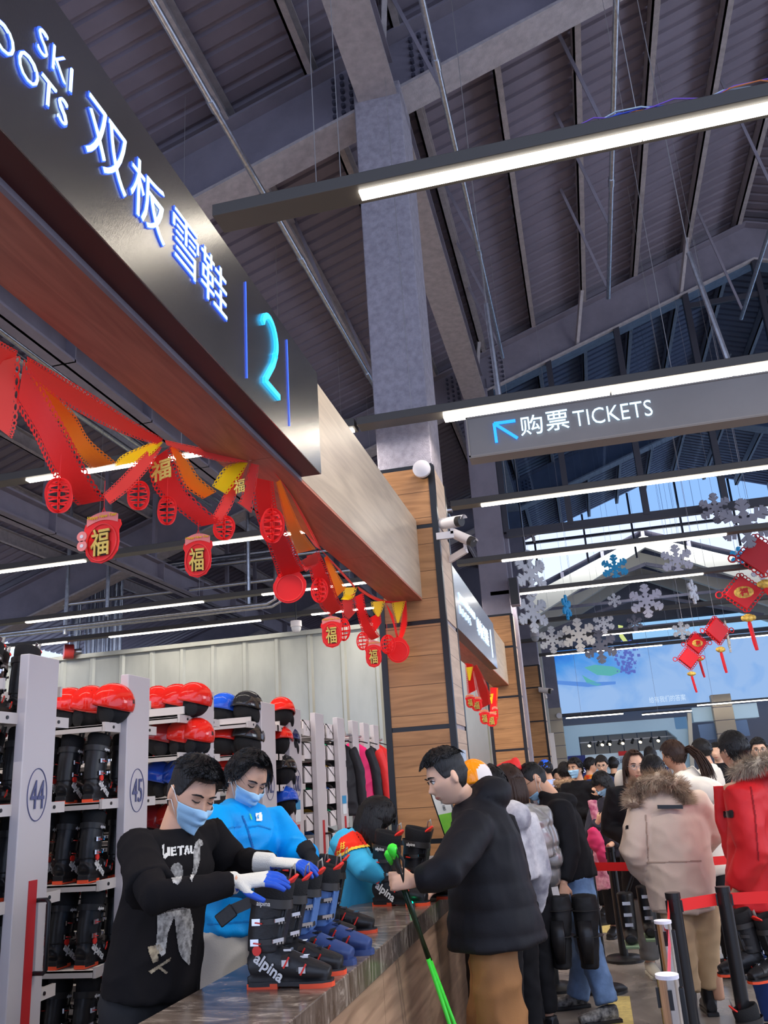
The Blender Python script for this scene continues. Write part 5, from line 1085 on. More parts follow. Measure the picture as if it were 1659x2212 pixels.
decal(pl(719, 1862, 719, 1856, 760, 1832, 800, 1824, 822, 1817, 823, 1820, 800, 1829, 760, 1838), M_GOLD, 'sash_edge', bt, wom.t, .008)
for x, y in ((730, 1840), (737, 1825)):
    for r in ((0, 0, 9, 2), (0, 5, 9, 7), (0, 9, 9, 11), (1, -2, 3, 12), (6, -2, 8, 12)): decal(pl(x+r[0], y+r[1]-.3*r[0], x+r[2], y+r[1]-.3*r[2], x+r[2], y+r[3]-.3*r[2], x+r[0], y+r[3]-.3*r[0]), M_GOLD, 'sash_lettering', bt, wom.t, .009)
# ---- man in the long black coat with green poles -----------------------------------------
M_COAT = cl('black down coat', (.009, .009, .012), .6, bump=(180, .05), spec=.3); M_BROWN = cl('brown cord trousers', (.30, .145, .055), .8, bump=(120, .1))
J = {'N': A(1022, 1742, 4.25), 'SL': A(1022, 1792, 3.98), 'SR': A(1060, 1772, 4.42), 'EL': A(962, 1884, 3.74), 'WL': A(893, 1903, 3.76), 'ER': A(985, 1860, 4.75), 'WR': A(958, 1912, 4.80)}
P = A(1062, 2010, 4.2); J.update(legs(P, (0, 1, 0), toe=(-1, 0, 0), w=.10, gap=.09)); J['KL'] += V((.03, 0, 0))
man3 = mk('man in long black down coat and brown trousers leaning at the counter', A(967, 1681, 4.12), (-.84, -.42, -.30), J, up=(-.15, 0, 1), vox=.0065, skin=M_SKIN2,
          hands={'L': ((-.93, -.10, .05), (-.1, -1., .25), .95, -1, .98, .05, .5), 'R': ((-.6, -.3, -.25), (-.2, -.2, 1.), .35, -1, .98, .12)})
man3.eyes().hair('fade', seed=12, thick=.032, blades=1500, front=50)
def hood3(mb):
    c = J['N']+V((.075, 0, .01)); mb.tube([J['N']+V((-.035, -.005, .03)), J['N']+V((.0, 0, .045))], [(.098, .088), (.095, .09)], 22, hint=(0, 1, 0))
    mb.ell(c+V((.015, -.01, .035)), (.105, .135, .085), MX.Rotation(-.3, 3, 'Y'))
man3.jacket(M_COAT, 'down_coat', hem=A(1074, 2038, 4.2), rad=[(.235, .225), (.215, .205), (.21, .180), (.215, .17), (.185, .13), (.10, .105)], sleeve=(.086, .074, .066, .050), vox=.013, amp=.007, fr=8, extra=hood3, quilt=(.105, .007, 1.25), seed=9)
man3.trousers(M_BROWN, rad=(.105, .105, .100, .092), amp=.014, fr=7, seed=4); man3.shoes(M_BLK, (-1, 0, 0))
# poles in his hand
M_GRN = mat('neon green pole', (.06, .80, .05), .25); M_GRD = mat('dark green black shaft', (.01, .03, .012), .2)
h_ = J['WL']+V((-.075, -.012, .0))
for i, (g_, lb) in enumerate(((h_+V((.0, -.02, .135)), 'green ski pole, the one whose grip is nearer the camera'), (h_+V((-.025, .025, .11)), 'green ski pole just behind the first, slightly lower grip'))):
    tip = A(990+14*i, 2270, 4.0+.05*i); tip = g_+(tip-g_)*((g_.z-.01)/(g_.z-tip.z)); d = (tip-g_).normalized(); t = thing('ski_pole', lb, 'ski pole', tip)
    obj('grip', MB().tube([g_+d*.0, g_+d*.02, g_+d*.05, g_+d*.12, g_+d*.14], [.017, .016, .013, .014, .010], 14), M_DARK, t, smooth=True)
    obj('grip_top', MB().tube([g_-d*.015, g_-d*.005, g_+d*.02, g_+d*.045], [.012, .022, .020, .014], 14), M_GRN, t, smooth=True)
    obj('upper_shaft', MB().cyl(g_+d*.13, g_+d*.48, .0095, n=12), M_GRD, t, smooth=True); obj('lower_shaft', MB().cyl(g_+d*.48, tip, .0095, .006, n=12), M_GRN, t, smooth=True)
    obj('basket', MB().cyl(tip-d*.07, tip-d*.062, .04, n=18), M_GRD, t)
    obj('wrist_strap', MB().tube([g_+V((.01, 0, 0)), g_+V((.05, -.02, -.05)), g_+V((.045, -.02, -.13)), g_+V((.012, 0, -.03))], [(.008, .0015)]*4, 6), M_DARK, t, smooth=True)
# ---- man with glasses, black jacket and jeans ----------------------------------------------
M_BJ = cl('black matte jacket', (.008, .008, .010), .7, spec=.3); M_JEAN = cl('washed blue denim', (.16, .27, .50), .85, var=.25, vscale=7, bump=(200, .15))
J = {'N': A(1193, 1722, 6.8), 'SL': A(1212, 1752, 6.58), 'SR': A(1190, 1748, 7.0), 'EL': A(1228, 1838, 6.50), 'WL': A(1217, 1910, 6.42), 'ER': A(1175, 1835, 7.05), 'WR': A(1153, 1872, 6.85)}
P = A(1248, 1930, 6.8); J.update({'PL': P+V((0, -.09, 0)), 'PR': P+V((.0, .09, 0)), 'KL': A(1272, 2045, 6.65), 'KR': A(1262, 2045, 6.95), 'AL': A(1312, 2168, 6.55), 'AR': A(1248, 2155, 6.95)})
man4 = mk('man with glasses and lowered mask, black jacket and light blue jeans, looking down', A(1153, 1686, 6.8), (-.80, -.26, -.54), J, up=(-.4, 0, 1), hs=1.1, vox=.009,
          hands={'L': ((-.05, -.1, -1), (.3, -1., 0), .75, 1, .98, .06), 'R': ((-.5, -.3, -.8), (0, -1, .2), .8, -1, .98, .06)})
man4.eyes().hair('fade', seed=22, thick=.012, blades=900, front=44).glasses(M_DARK)
man4.mask(low=.055)
def hood4(mb): c = J['N']+V((.06, 0, 0)); mb.ell(c+V((.035, -.02, -.035)), (.085, .12, .055)); mb.tube([J['N']+V((-.03, 0, -.02)), J['N']+V((-.01, 0, .025))], [.095, .088], 18)
man4.jacket(M_BJ, 'black_jacket', hem=A(1232, 1898, 6.8), rad=[(.18, .20), (.185, .19), (.20, .175), (.21, .165), (.18, .12), (.09, .09)], sleeve=(.095, .085, .075, .052), vox=.015, amp=.008, fr=8, extra=hood4, seed=14)
man4.trousers(M_JEAN, rad=(.105, .09, .082, .080), amp=.009, fr=9, seed=6, vox=.013, cut=.0); man4.shoes(mat('black and grey trainers', (.03, .03, .035), .5, col2=(.3, .3, .3), vscale=30), (-.85, -.35, 0), M_BLK, ln=.29)
for i, (px, y, lb) in enumerate(((1203, 6.35, 'black padded knee guard hanging from his hand, nearer one'), (1262, 6.4, 'black padded knee guard hanging from his hand, rear one'))):
    c = A(px+6, 1985, y); t = thing('knee_guard', lb+', beside the jeans', 'knee guard', c, group='knee guards held by the man in jeans'); 
    b = MB().tube([c+V((0, 0, .15)), c+V((0, 0, .06)), c+V((-.01, 0, -.08)), c+V((-.015, 0, -.30))], [(.085, .07), (.09, .08), (.075, .07), (.06, .05)], 16, hint=(1, 0, 0)); me = remesh(b, .014, 2); displace(me, folds(.006, 14, 1)); finish(me, cl('black padding', (.013, .013, .014), .6)); link('pad', me, t)
    for z in (.06, -.10): obj('strap', MB().tube(ring((c.x-.01, c.y, c.z+z), .092, .082, 0, 360, 20)[:-1], [(.003, .018)]*20, 6, hint=(0, 0, 1), closed=True), M_DARK, t)
    obj('shin_plate', MB().tube([c+V((-.02, -.075, .0)), c+V((-.02, -.08, -.12)), c+V((-.02, -.06, -.26))], [(.045, .014), (.05, .016), (.03, .01)], 12, hint=(1, 0, 0)), M_BLK, t, smooth=True)
ph = A(1209, 1925, 6.33); tag(obj('white_card', MB().bar(ph+V((-.03, -.02, .03)), ph+V((-.02, -.02, -.06)), .045, .006, hint=(1, 0, 0)), M_WHITE), 'small white card pinched in the hand of the man in jeans', 'card')
c = A(1160, 1935, 6.7); yb = thing('yellow_boot', 'yellow and black boot shape dangling behind the long black coat', 'boot', c); b = MB().tube([c+V((-.02, 0, .12)), c+V((.02, 0, -.02)), c+V((.09, 0, -.17))], [(.05, .06), (.08, .07), (.04, .05)], 14); me = remesh(b, .012, 2); finish(me, mat('yellow black plastic', (.62, .60, .03), .35, col2=(.02, .02, .02), vscale=9)); link('shell', me, yb)
obj('strap', MB().tube([c+V((-.03, -.04, .13)), c+V((.0, -.06, .18)), c+V((.05, -.04, .14))], .008, 8), M_BLK, yb)
# ---- silver puffer, patterned jacket, orange helmet -------------------------------------------
M_SILV = cl('silver puffer nylon', (.52, .52, .54), .28, metal=.75); M_PATT = cl('white coat with grey flower print', (.62, .62, .68), .6, col2=(.25, .25, .32), vscale=7)
def stand(label, head, y, f, hz=None, width=.20, skin=None, vox=.012, arms=None, lean=(0, 0), hs=1., toe=None, sidev=None, pelvis=None, hands=None, body=True):
    H = A(head[0], head[1], y); f = V(f); fh = V((f.x, f.y, 0)).normalized(); side = V((fh.y, -fh.x, 0)) if sidev is None else V(sidev).normalized(); N = H-V((0, 0, .155))-fh*.045; C = N-V((0, 0, .075))+V((lean[0]*.3, lean[1]*.3, 0)); sc = (H.z+.11)/1.75
    P = V((C.x+lean[0]*.7, C.y+lean[1]*.7, .92*sc)) if pelvis is None else V(pelvis)
    J = {'N': N, 'SL': C-side*width*.92, 'SR': C+side*width*.92}
    for q, sg in (('L', -1), ('R', 1)):
        a = (arms or {}).get(q); S = J['S'+q]
        if a: J['E'+q], J['W'+q] = V(a[0]), V(a[1])
        else: J['E'+q] = S+side*sg*.05-fh*.02-V((0, 0, .29)); J['W'+q] = J['E'+q]+fh*.10-V((0, 0, .24))
    J.update(legs(P, side, toe=toe or fh)); p = mk(label, H, f, J, hs=hs, skin=skin, vox=vox, hands=hands); p.fh = fh; p.side = side; return p
p5 = stand('woman in glossy silver puffer jacket seen past the long black coat', (1100, 1692), 6.25, (-.7, .6, -.3), lean=(.02, 0)); p5.hair('bob', M_HAIRB, 31, .02, 500)
p5.jacket(M_SILV, 'silver_puffer', hem=A(1132, 1850, 6.25), rad=[(.22, .20), (.22, .20), (.22, .19), (.225, .18), (.19, .13), (.10, .10)], sleeve=(.10, .095, .085, .06), vox=.014, amp=.010, fr=10, quilt=(.14, .020, 1.5), seed=2); p5.trousers(M_BJ); p5.shoes(M_BLK, (-.7, .6, 0))
p6 = stand('person in white coat with grey flower print behind the long black coat', (1064, 1700), 5.62, (-.6, .75, -.2), lean=(.0, 0)); p6.hair('short', M_HAIR, 5)
def hd6(mb): mb.ell(p6.J['N']+V((.09, -.03, -.03)), (.11, .12, .10))
p6.jacket(M_PATT, 'patterned_coat', hem=A(1100, 1900, 5.62), rad=[(.21, .18), (.205, .17), (.20, .16), (.21, .15), (.18, .12), (.10, .10)], sleeve=(.09, .08, .07, .05), extra=hd6, seed=8); p6.trousers(M_BJ, rad=(.11, .09, .08, .07)); p6.shoes(M_BLK, (-.7, .6, 0))
p7 = stand('person in orange and white ski helmet at the counter', (1026, 1690), 4.98, (-.7, .6, -.1), width=.16, hs=.95); mb = MB().grid(lambda u, v: p7.L(V((.098*math.sin(v*1.75)*math.sin(2*math.pi*u), .120*math.sin(v*1.75)*math.cos(2*math.pi*u), .128*math.cos(v*1.75)+.008))), 40, 16, closeu=True)
o = obj('helmet_shell', mb, [mat('glossy orange', (.90, .30, .01), .15, coat=.5), M_WHITE], p7.t, smooth=True); s_ = o.modifiers.new('t', 'SOLIDIFY'); s_.thickness = .012
for p in o.data.polygons: p.material_index = 1 if p7.to_local(p.center).y < -.092 else 0
p7.jacket(M_BJ, 'black_jacket', seed=12); p7.trousers(M_BJ); p7.shoes(M_BLK, (-.7, .6, 0))
for px, py, m, lb in ((1066, 1672, M_JB, 'black folded jacket heaped high behind the long black coat'), (1095, 1662, M_JR, 'red folded jacket heaped high beside the dark bobbed head')):
    c = A(px, py, 6.75); t = thing('folded_jacket', lb, 'jacket', c); b = MB().ell(c, (.09, .08, .06)).ell(c+V((.06, 0, .02)), (.05, .05, .04)); me = remesh(b, .014, 1); displace(me, folds(.03, 9, 1, 4)); finish(me, m, smooth=True); link('cloth', me, t)
p7b = stand('person carrying the heap of folded jackets beside the orange helmet', (1092, 1708), 7.4, (-.5, .8, 0)); p7b.hair('short', seed=50); p7b.jacket(M_JR, 'red_jacket', seed=3); p7b.trousers(M_BJ); p7b.shoes(M_BLK, (-.7, .6, 0))
# ---- queue ---------------------------------------------------------------------------------------
M_NAVY = cl('navy cloth', (.012, .022, .075), .7); M_WC = cl('cream white parka', (.72, .68, .62), .65); M_BEI = cl('beige parka cloth', (.70, .56, .47), .6, bump=(160, .05)); M_REDP = cl('red parka cloth', (.58, .014, .018), .55, bump=(160, .05))
H = A(1243, 1662, 11.); S_ = V((.12, -.02, -.36))
p8 = stand('man in black coat and pale mask holding a phone, standing in the queue behind', (1243, 1660), 11., (-.55, -.83, -.05), arms={'L': (H+V((.28, -.05, -.52)), H+V((.26, -.35, -.30))), 'R': (H+V((-.20, .1, -.50)), H+V((.12, -.22, -.50)))}, hands={'L': ((-.4, -.3, .6), (.5, -1, 0), .8, 1, 1.), 'R': ((.8, -.3, .3), (0, -1, .3), .6, 1, 1.)})
p8.eyes().hair('short', seed=3).mask(); p8.jacket(M_BJ, 'black_coat', hem=V((H.x+.02, 11., .88)), sleeve=(.09, .08, .07, .05), seed=21); p8.trousers(M_BJ); p8.shoes(M_BLK, (-.3, -.9, 0))
b = MB().ell(p8.J['N']+V((.17, .12, -.22)), (.14, .13, .25)); me = remesh(b, .02, 1); finish(me, M_NAVY); tag(link('backpack', me), 'navy backpack on the masked man in the queue', 'backpack')
p9 = stand('person in black with brown fur collar, left of the masked man', (1220, 1668), 11.9, (-.2, 1, 0), vox=.015); p9.hair('short', seed=33); p9.jacket(M_BJ, 'black_coat'); p9.trousers(M_BJ); p9.shoes(M_BLK, (0, 1, 0))
M_FUR = mat('brown fur', (.42, .29, .19), .9, col2=(.22, .14, .09), vscale=25); n_ = p9.J['N']; fur('fur_collar', [n_+V((.15*math.cos(a), .13*math.sin(a), .03)) for a in [math.radians(200+k*28) for k in range(6)]], p9.t, M_FUR, 900, .05, .05)
H = A(1302, 1692, 9.6); p10 = stand('woman bending her head with mask and pink plaid scarf, between two queue members', (1302, 1692), 9.6, (-.55, -.5, -.6), arms={'R': (H+V((-.20, -.1, -.50)), H+V((-.10, -.25, -.36))), 'L': (H+V((.16, 0, -.50)), H+V((.0, -.28, -.58)))}, hands={'R': ((.3, -.3, .3), (0, -1, .3), .7, 1, .9)})
p10.hair('bob', seed=6).mask(); p10.jacket(cl('dark blue grey coat', (.03, .03, .045), .7), 'dark_coat', hem=V((H.x, 9.6, .75)), seed=4); p10.trousers(M_BJ); p10.shoes(M_BLK, (-.3, -.9, 0))
M_PLAID = mat('pink plaid wool', (.62, .30, .36), .85, col2=(.30, .04, .12), vscale=16)
mb = MB().tube([H+V((-.13, -.10, -.16)), H+V((-.12, -.16, -.40)), H+V((-.15, -.18, -.75)), H+V((-.12, -.18, -1.0))], [(.05, .03), (.04, .02), (.05, .02), (.09, .02)], 12); me = remesh(mb, .015, 1); displace(me, folds(.01, 20, 1)); finish(me, M_PLAID); link('scarf', me, p10.t)
c = A(1285, 1815, 9.2); b = MB().ell(c, (.08, .06, .11)).ell(c+V((.05, 0, -.12)), (.05, .05, .1)); me = remesh(b, .015, 1); displace(me, folds(.02, 12, 1)); finish(me, mat('raspberry nylon', (.55, .03, .12), .5)); tag(link('glove_bundle', me), 'raspberry pink gloves held in a bundle in front of the plaid scarf', 'gloves')
# woman with long hair
H = A(1371, 1656, 7.95); p11 = stand('woman with round glasses and long hair in long black coat', (1371, 1656), 7.95, (.22, -.95, -.08), skin=M_SKIN2, vox=.009, arms={'R': (H+V((-.28, .02, -.50)), H+V((-.05, -.20, -.60))), 'L': (H+V((.16, .05, -.52)), H+V((.05, -.22, -.66)))}, hs=1.08, width=.20)
p11.eyes().hair('long', M_HAIRB, 14, .016, 500, front=38).glasses(M_GALV)
p11.jacket(M_BJ, 'black_coat', hem=V((H.x-.02, 7.98, .58)), rad=[(.23, .18), (.22, .17), (.20, .16), (.205, .14), (.17, .11), (.10, .10)], sleeve=(.095, .085, .078, .06), seed=30, vox=.015)
b = MB().ell(p11.J['N']+V((-.11, .04, .03)), (.07, .07, .11)); me = remesh(b, .012, 1); finish(me, M_WC); link('inner_hood', me, p11.t); p11.trousers(cl('grey sweatpants', (.17, .17, .17), .85), rad=(.11, .095, .09, .075)); p11.shoes(mat('off white trainers', (.62, .60, .52), .5), (.2, -1, 0), ln=.29)
M_BIND = mat('snowboard boot black', (.016, .016, .017), .4); M_GSOLE = mat('green grey sole', (.22, .32, .20), .5)
for i, (px, py, y) in enumerate(((1358, 1990, 7.35), (1400, 1975, 7.4))):
    c = A(px, py, y); t = thing('snowboard_boot', ['black snowboard boot with green sole held by the woman with glasses, left one', 'black snowboard boot with green sole held by the woman with glasses, right one'][i], 'boot', c)
    b = MB().tube([c+V((0, .05, .2)), c+V((0, .05, .02)), c+V((0, .03, -.10))], [(.065, .07), (.06, .065), (.055, .06)], 16).tube([c+V((0, .08, -.10)), c+V((0, -.02, -.10)), c+V((0, -.13, -.11))], [(.05, .05), (.055, .05), (.045, .035)], 16, hint=(1, 0, 0)); me = remesh(b, .010, 2); finish(me, M_BIND); link('shell', me, t)
    obj('sole', MB().box(c+V((-.05, -.17, -.165)), c+V((.05, .12, -.145))), M_GSOLE, t, bevel=.005)
    obj('carry_strap', MB().tube([c+V((0, .05, .18)), p11.J['WR' if i == 0 else 'WL']+V((0, -.05, -.05)), c+V((.03, .06, .18))], [(.012, .003)]*3, 6), M_BLK, t)
    for z in (.13, .05, -.02): obj('strap_label', MB().box(c+V((-.03, -.045, z-.012)), c+V((.03, -.01 if z > .1 else -.03, z+.012))), M_CHROME, t)
# beige parka, seen from behind
H = A(1412, 1668, 6.65); p12 = stand('person in beige parka with big fur hood and beige trousers, seen from behind', (1412, 1668), 6.65, (-.15, .95, -.30), vox=.012, lean=(.22, 0), arms={'L': (A(1368, 1838, 6.55), A(1405, 1900, 6.75)), 'R': (A(1535, 1800, 6.75), A(1490, 1850, 6.95))}, pelvis=A(1487, 1945, 6.65), hs=.98)
p12.hair('short', seed=40, thick=.014, blades=500); J = p12.J; J['KL'], J['KR'] = A(1470, 2050, 6.6), A(1520, 2050, 6.72); J['AL'], J['AR'] = A(1488, 2165, 6.55), A(1530, 2150, 6.75)
def hd12(mb): c = A(1445, 1745, 6.55); mb.ell(c, (.17, .10, .11)).ell(c+V((.02, -.02, -.10)), (.10, .07, .07))
p12.jacket(M_BEI, 'beige_parka', hem=A(1478, 1965, 6.65), rad=[(.225, .17), (.235, .175), (.24, .175), (.235, .165), (.20, .13), (.12, .11)], sleeve=(.105, .10, .095, .07), vox=.015, amp=.010, fr=7, extra=hd12, seed=17)
fur('fur_trim', [A(x, y, z) for x, y, z in ((1368, 1740, 6.45), (1368, 1712, 6.5), (1385, 1690, 6.5), (1420, 1680, 6.45), (1455, 1690, 6.45), (1475, 1712, 6.5), (1482, 1738, 6.5))], p12.t, mat('beige fur', (.62, .50, .38), .9, col2=(.30, .20, .14), vscale=22), 4200, .065, .055)
obj('hood_label', MB().bar(A(1420, 1743, 6.42), A(1475, 1743, 6.42), .025, .01, hint=(0, 0, 1)), M_BLK, p12.t)
p12.trousers(cl('khaki beige trousers', (.52, .37, .22), .8), rad=(.115, .105, .095, .09), amp=.010, fr=8, seed=9, cut=.06); p12.shoes(M_BLK, (-.1, 1, 0), h=.14, boot=.06)
bpk = bvh_of([c for c in p12.t.children if c.name.startswith('beige_parka')][0].data); M_BS = mat('beige seam', (.42, .31, .25), .8)
decal(pl(1396, 1862, 1514, 1858, 1514, 1861, 1396, 1865), M_BS, 'waist_seam', bpk, p12.t, .004); decal(pl(1412, 1966, 1534, 1958, 1534, 1961, 1412, 1969), M_BS, 'hem_seam', bpk, p12.t, .004)
decal(pl(1352, 1784, 1358, 1783, 1358, 1791, 1352, 1792), M_BLK, 'sleeve_patch', bpk, p12.t, .004); decal(pl(1393, 1760, 1396, 1760, 1402, 1860, 1399, 1860), M_BS, 'side_seam', bpk, p12.t, .004)
# white coat, ponytail
p13 = stand('person in cream white parka with brown ponytail facing away, behind the beige parka', (1455, 1632), 7.9, (-.85, .45, -.05), vox=.011, lean=(.16, 0)); p13.hair('pony', M_HAIRB, 15, .018, 700)
def hd13(mb): mb.ell(A(1510, 1710, 7.7), (.20, .12, .12))
p13.jacket(M_WC, 'white_parka', hem=A(1530, 1885, 7.9), rad=[(.27, .20), (.26, .20), (.25, .19), (.24, .17), (.20, .13), (.11, .11)], sleeve=(.11, .10, .09, .07), vox=.016, amp=.009, fr=7, extra=hd13, seed=25); p13.trousers(M_BJ); p13.shoes(M_BLK, (-.6, .6, 0))
# red parka
H = A(1586, 1622, 6.2); p14 = stand('man in red parka with fur hood and blue jeans at the right, seen from behind', (1586, 1622), 6.2, (-.60, .80, .0), vox=.010, lean=(.22, .05), width=.23, arms={'L': (A(1628, 1838, 5.95), A(1590, 1925, 6.0)), 'R': (A(1720, 1830, 6.4), A(1700, 1930, 6.3))}, pelvis=A(1650, 1950, 6.2), hs=1.04)
p14.J['SL'] = A(1600, 1722, 6.0); p14.hair('short', seed=44, thick=.012, blades=500, front=58)
def hd14(mb): c = A(1650, 1700, 6.15); mb.ell(c, (.20, .14, .12)); mb.tube([A(1556, 1698, 6.25), A(1560, 1760, 6.25), A(1580, 1850, 6.2)], [(.05, .03), (.05, .03), (.04, .03)], 12)
p14.jacket(M_REDP, 'red_parka', hem=A(1650, 1958, 6.2), rad=[(.27, .20), (.26, .19), (.25, .18), (.25, .17), (.22, .14), (.12, .11)], sleeve=(.105, .095, .09, .075), vox=.014, amp=.011, fr=7, extra=hd14, seed=27)
fur('fur_trim', [A(x, y, z) for x, y, z in ((1583, 1672, 6.1), (1610, 1652, 6.0), (1640, 1645, 5.95), (1680, 1642, 5.95), (1720, 1645, 6.0))], p14.t, mat('grey beige fur', (.60, .52, .42), .9, col2=(.26, .20, .16), vscale=22), 3000, .06, .045)
pj = [c for c in p14.t.children if c.name.startswith('red_parka')][0]; bp_ = bvh_of(pj.data)
decal(pl(1562, 1752, 1585, 1750, 1586, 1765, 1563, 1767), M_BLK, 'sleeve_patch', bp_, p14.t, .006)
decal(pl(1620, 1700, 1623, 1700, 1632, 1760, 1640, 1860, 1637, 1860, 1629, 1760), mat('dark red seam', (.25, .006, .01), .8), 'sleeve_seam', bp_, p14.t, .004)
p14.trousers(cl('dark blue jeans', (.02, .05, .20), .85), rad=(.11, .095, .09, .085)); p14.shoes(M_BLK, (-.5, .8, 0))
for k, (px, py, y, rz, lb) in enumerate(((1606, 2060, 5.9, 200, 'black ski boot hanging at the right, nearest the tall black post'), (1655, 2070, 5.9, 215, 'black ski boot hanging at the right photo edge'), (1600, 2150, 5.5, 190, 'black ski boot standing low by the right photo edge'))):
    c = A(px, py, y); dup(boot0, (c.x+.1, c.y, max(0.0, c.z-.1) if k < 2 else 0.0), math.radians(rz), lb, 'ski boots carried by the man in red', .95)
# far heads in the queue
EX = [((1640, 1622), 9.4, (-.1, -1, 0), M_BJ, 'short', M_SKIN2, 'man with glasses facing the camera at the right photo edge', True), ((1516, 1622), 10.2, (-.7, .3, 0), M_WC, 'short', M_SKIN, 'man in cream coat between the ponytail and the red parka', False),
      ((1300, 1652), 12.4, (-.1, -1, -.3), M_NAVY, 'short', M_SKIN2, 'man with glasses looking down, above the bending woman', True), ((1276, 1654), 14.6, (.9, .1, 0), mat('yellow red jacket', (.75, .45, .02), .5, col2=(.6, .03, .02), vscale=5), 'short', M_SKIN, 'far man in yellow and red jacket seen in profile', False),
      ((1325, 1652), 15.5, (.2, 1, 0), M_BJ, 'short', M_SKIN, 'far person with dark hair left of the long haired woman', False), ((1178, 1662), 12.9, (-.9, .2, 0), mat('blue white jacket', (.3, .4, .7), .5), 'short', M_SKIN, 'person mostly hidden behind the man with glasses at the counter', False),
      ((1405, 1632), 13.5, (0, 1, 0), M_NAVY, 'short', M_SKIN, 'far person whose dark hair shows behind the long haired woman', False), ((1548, 1625), 12.5, (-.3, -.9, 0), M_BJ, 'short', M_SKIN2, 'far person half hidden left of the red parka head', False), ((1205, 1678), 15., (.2, -1, 0), M_BJ, 'short', M_SKIN, 'far person in black beyond the glasses man', False)]
for i, (hd, y, f, m, st_, sk_, lb, gl_) in enumerate(EX):
    q = stand(lb, hd, y, f, vox=.014, skin=sk_); q.hair(st_, seed=60+i, blades=200); q.jacket(m, 'coat', vox=.02, seed=i); q.trousers(M_BJ, vox=.02); q.shoes(M_BLK, f)
    if gl_: q.eyes().glasses(M_DARK)
    if i == 5: obj('blue_cap', MB().grid(lambda u, v: q.L(V((.092*math.sin(v*1.5)*math.sin(6.2832*u), .112*math.sin(v*1.5)*math.cos(6.2832*u), .13*math.cos(v*1.5)+.01))), 24, 8, closeu=True), M_HB, q.t, smooth=True)
# ================================================================== NEW YEAR GARLAND
M_PR1 = mat('red paper', (.88, .014, .012), .55); M_PR2 = mat('pink red paper', (.86, .06, .05), .55); M_PO = mat('orange paper', (.95, .27, .01), .5); M_PY = mat('yellow paper', (.90, .62, .01), .45)
for m_ in (M_PR1, M_PR2, M_PO, M_PY): m_.node_tree.nodes['Principled BSDF'].inputs['Subsurface Weight'].default_value = 0
M_GF = mat('gold foil', (.85, .62, .14), .35, .5, bump=(180, .4)); M_PK = mat('pink badge', (.85, .25, .22), .5); M_BK2 = mat('black outline', (.03, .01, .01), .6)
def ribbon(rows, m, nm, par, step=.016, lace=True, holes=True):
    """paper ribbon with a chain of cut loops on both edges; rows: left pixel, right pixel, distance"""
    Lp = [A(r[0], r[1], r[4]) for r in rows]; Rp = [A(r[2], r[3], r[5] if len(r) > 5 else r[4]) for r in rows]; n = len(rows)-1
    def cr(P, t):
        i = min(int(t), n-1); f = t-i; p0, p1, p2, p3 = P[max(i-1, 0)], P[i], P[i+1], P[min(i+2, n)]
        return .5*((2*p1)+(p2-p0)*f+(2*p0-5*p1+4*p2-p3)*f*f+(3*p1-p0-3*p2+p3)*f**3)
    L_ = sum((cr(Lp, n*(i+1)/40)-cr(Lp, n*i/40)).length for i in range(40)); k = max(3, int(L_/step))
    def pt(u, w): u = max(0, min(1, u)); a, b = cr(Lp, u*n), cr(Rp, u*n); return a+(b-a)*w
    mb = MB(); e = .17 if lace else 0; mb.grid(lambda u, v: pt(v, e+(1-2*e)*u), 3, k*2)
    if lace:
        for i in range(k):
            uc = (i+.5)/k; ru = .58/k
            for wc in (.085, .915):
                vs = []; fs = []
                for j in range(10):
                    a = 2*math.pi*j/10; vs += [pt(uc+ru*math.cos(a), wc+.095*math.sin(a)), pt(uc+ru*.52*math.cos(a), wc+.050*math.sin(a))]
                for j in range(10): j2 = (j+1) % 10; fs.append((2*j, 2*j2, 2*j2+1, 2*j+1))
                mb.add(vs, fs)
    o = obj(nm, mb, m, par, angle=None); s_ = o.modifiers.new('t', 'SOLIDIFY'); s_.thickness = .0008; return o
def garland(lb, rib, loc):
    t = thing('paper_garland', lb, 'garland', A(*loc), group='red paper garlands under the header beams')
    for m, nm, rows in rib: ribbon(rows, m, nm, t)
    return t
g1 = garland('nearest red paper garland swag, hanging at the left photo edge', [
    (M_PR1, 'red_ribbon', [(-60, 700, -70, 780, 1.7), (-20, 725, -35, 800, 1.78), (10, 742, 0, 800, 1.85), (38, 758, 30, 790, 1.92)]),
    (M_PR2, 'flag_panel', [(-30, 790, 44, 768, 1.80, 1.92), (-30, 900, 38, 900, 1.80, 1.90), (-30, 905, 26, 948, 1.8, 1.88)])], (30, 760, 1.9))
g2 = garland('long red and orange paper swag between the two nearest hanging points', [
    (M_PR1, 'red_ribbon', [(58, 770, 64, 812, 1.95), (120, 805, 135, 870, 2.1), (200, 852, 215, 915, 2.3), (280, 905, 285, 945, 2.5), (352, 948, 345, 962, 2.65)]),
    (M_PR1, 'hanging_ribbon', [(36, 880, 52, 775, 1.9), (75, 945, 100, 850, 2.02), (105, 1010, 145, 930, 2.12), (135, 1060, 185, 1010, 2.22), (168, 1092, 228, 1080, 2.32)]),
    (M_PR2, 'pale_ribbon', [(222, 1068, 238, 1090, 2.34), (262, 1030, 282, 1056, 2.45), (300, 990, 322, 1012, 2.55), (332, 962, 350, 966, 2.64)]),
    (M_PO, 'orange_ribbon', [(55, 785, 66, 776, 1.98), (85, 860, 120, 845, 2.1), (135, 930, 165, 900, 2.24), (168, 985, 195, 950, 2.36), (195, 1012, 252, 1000, 2.48)]),
    (M_PY, 'yellow_ribbon', [(246, 1008, 262, 1004, 2.50), (262, 985, 300, 998, 2.55), (305, 965, 330, 980, 2.6), (345, 950, 352, 956, 2.65)])], (200, 900, 2.3))
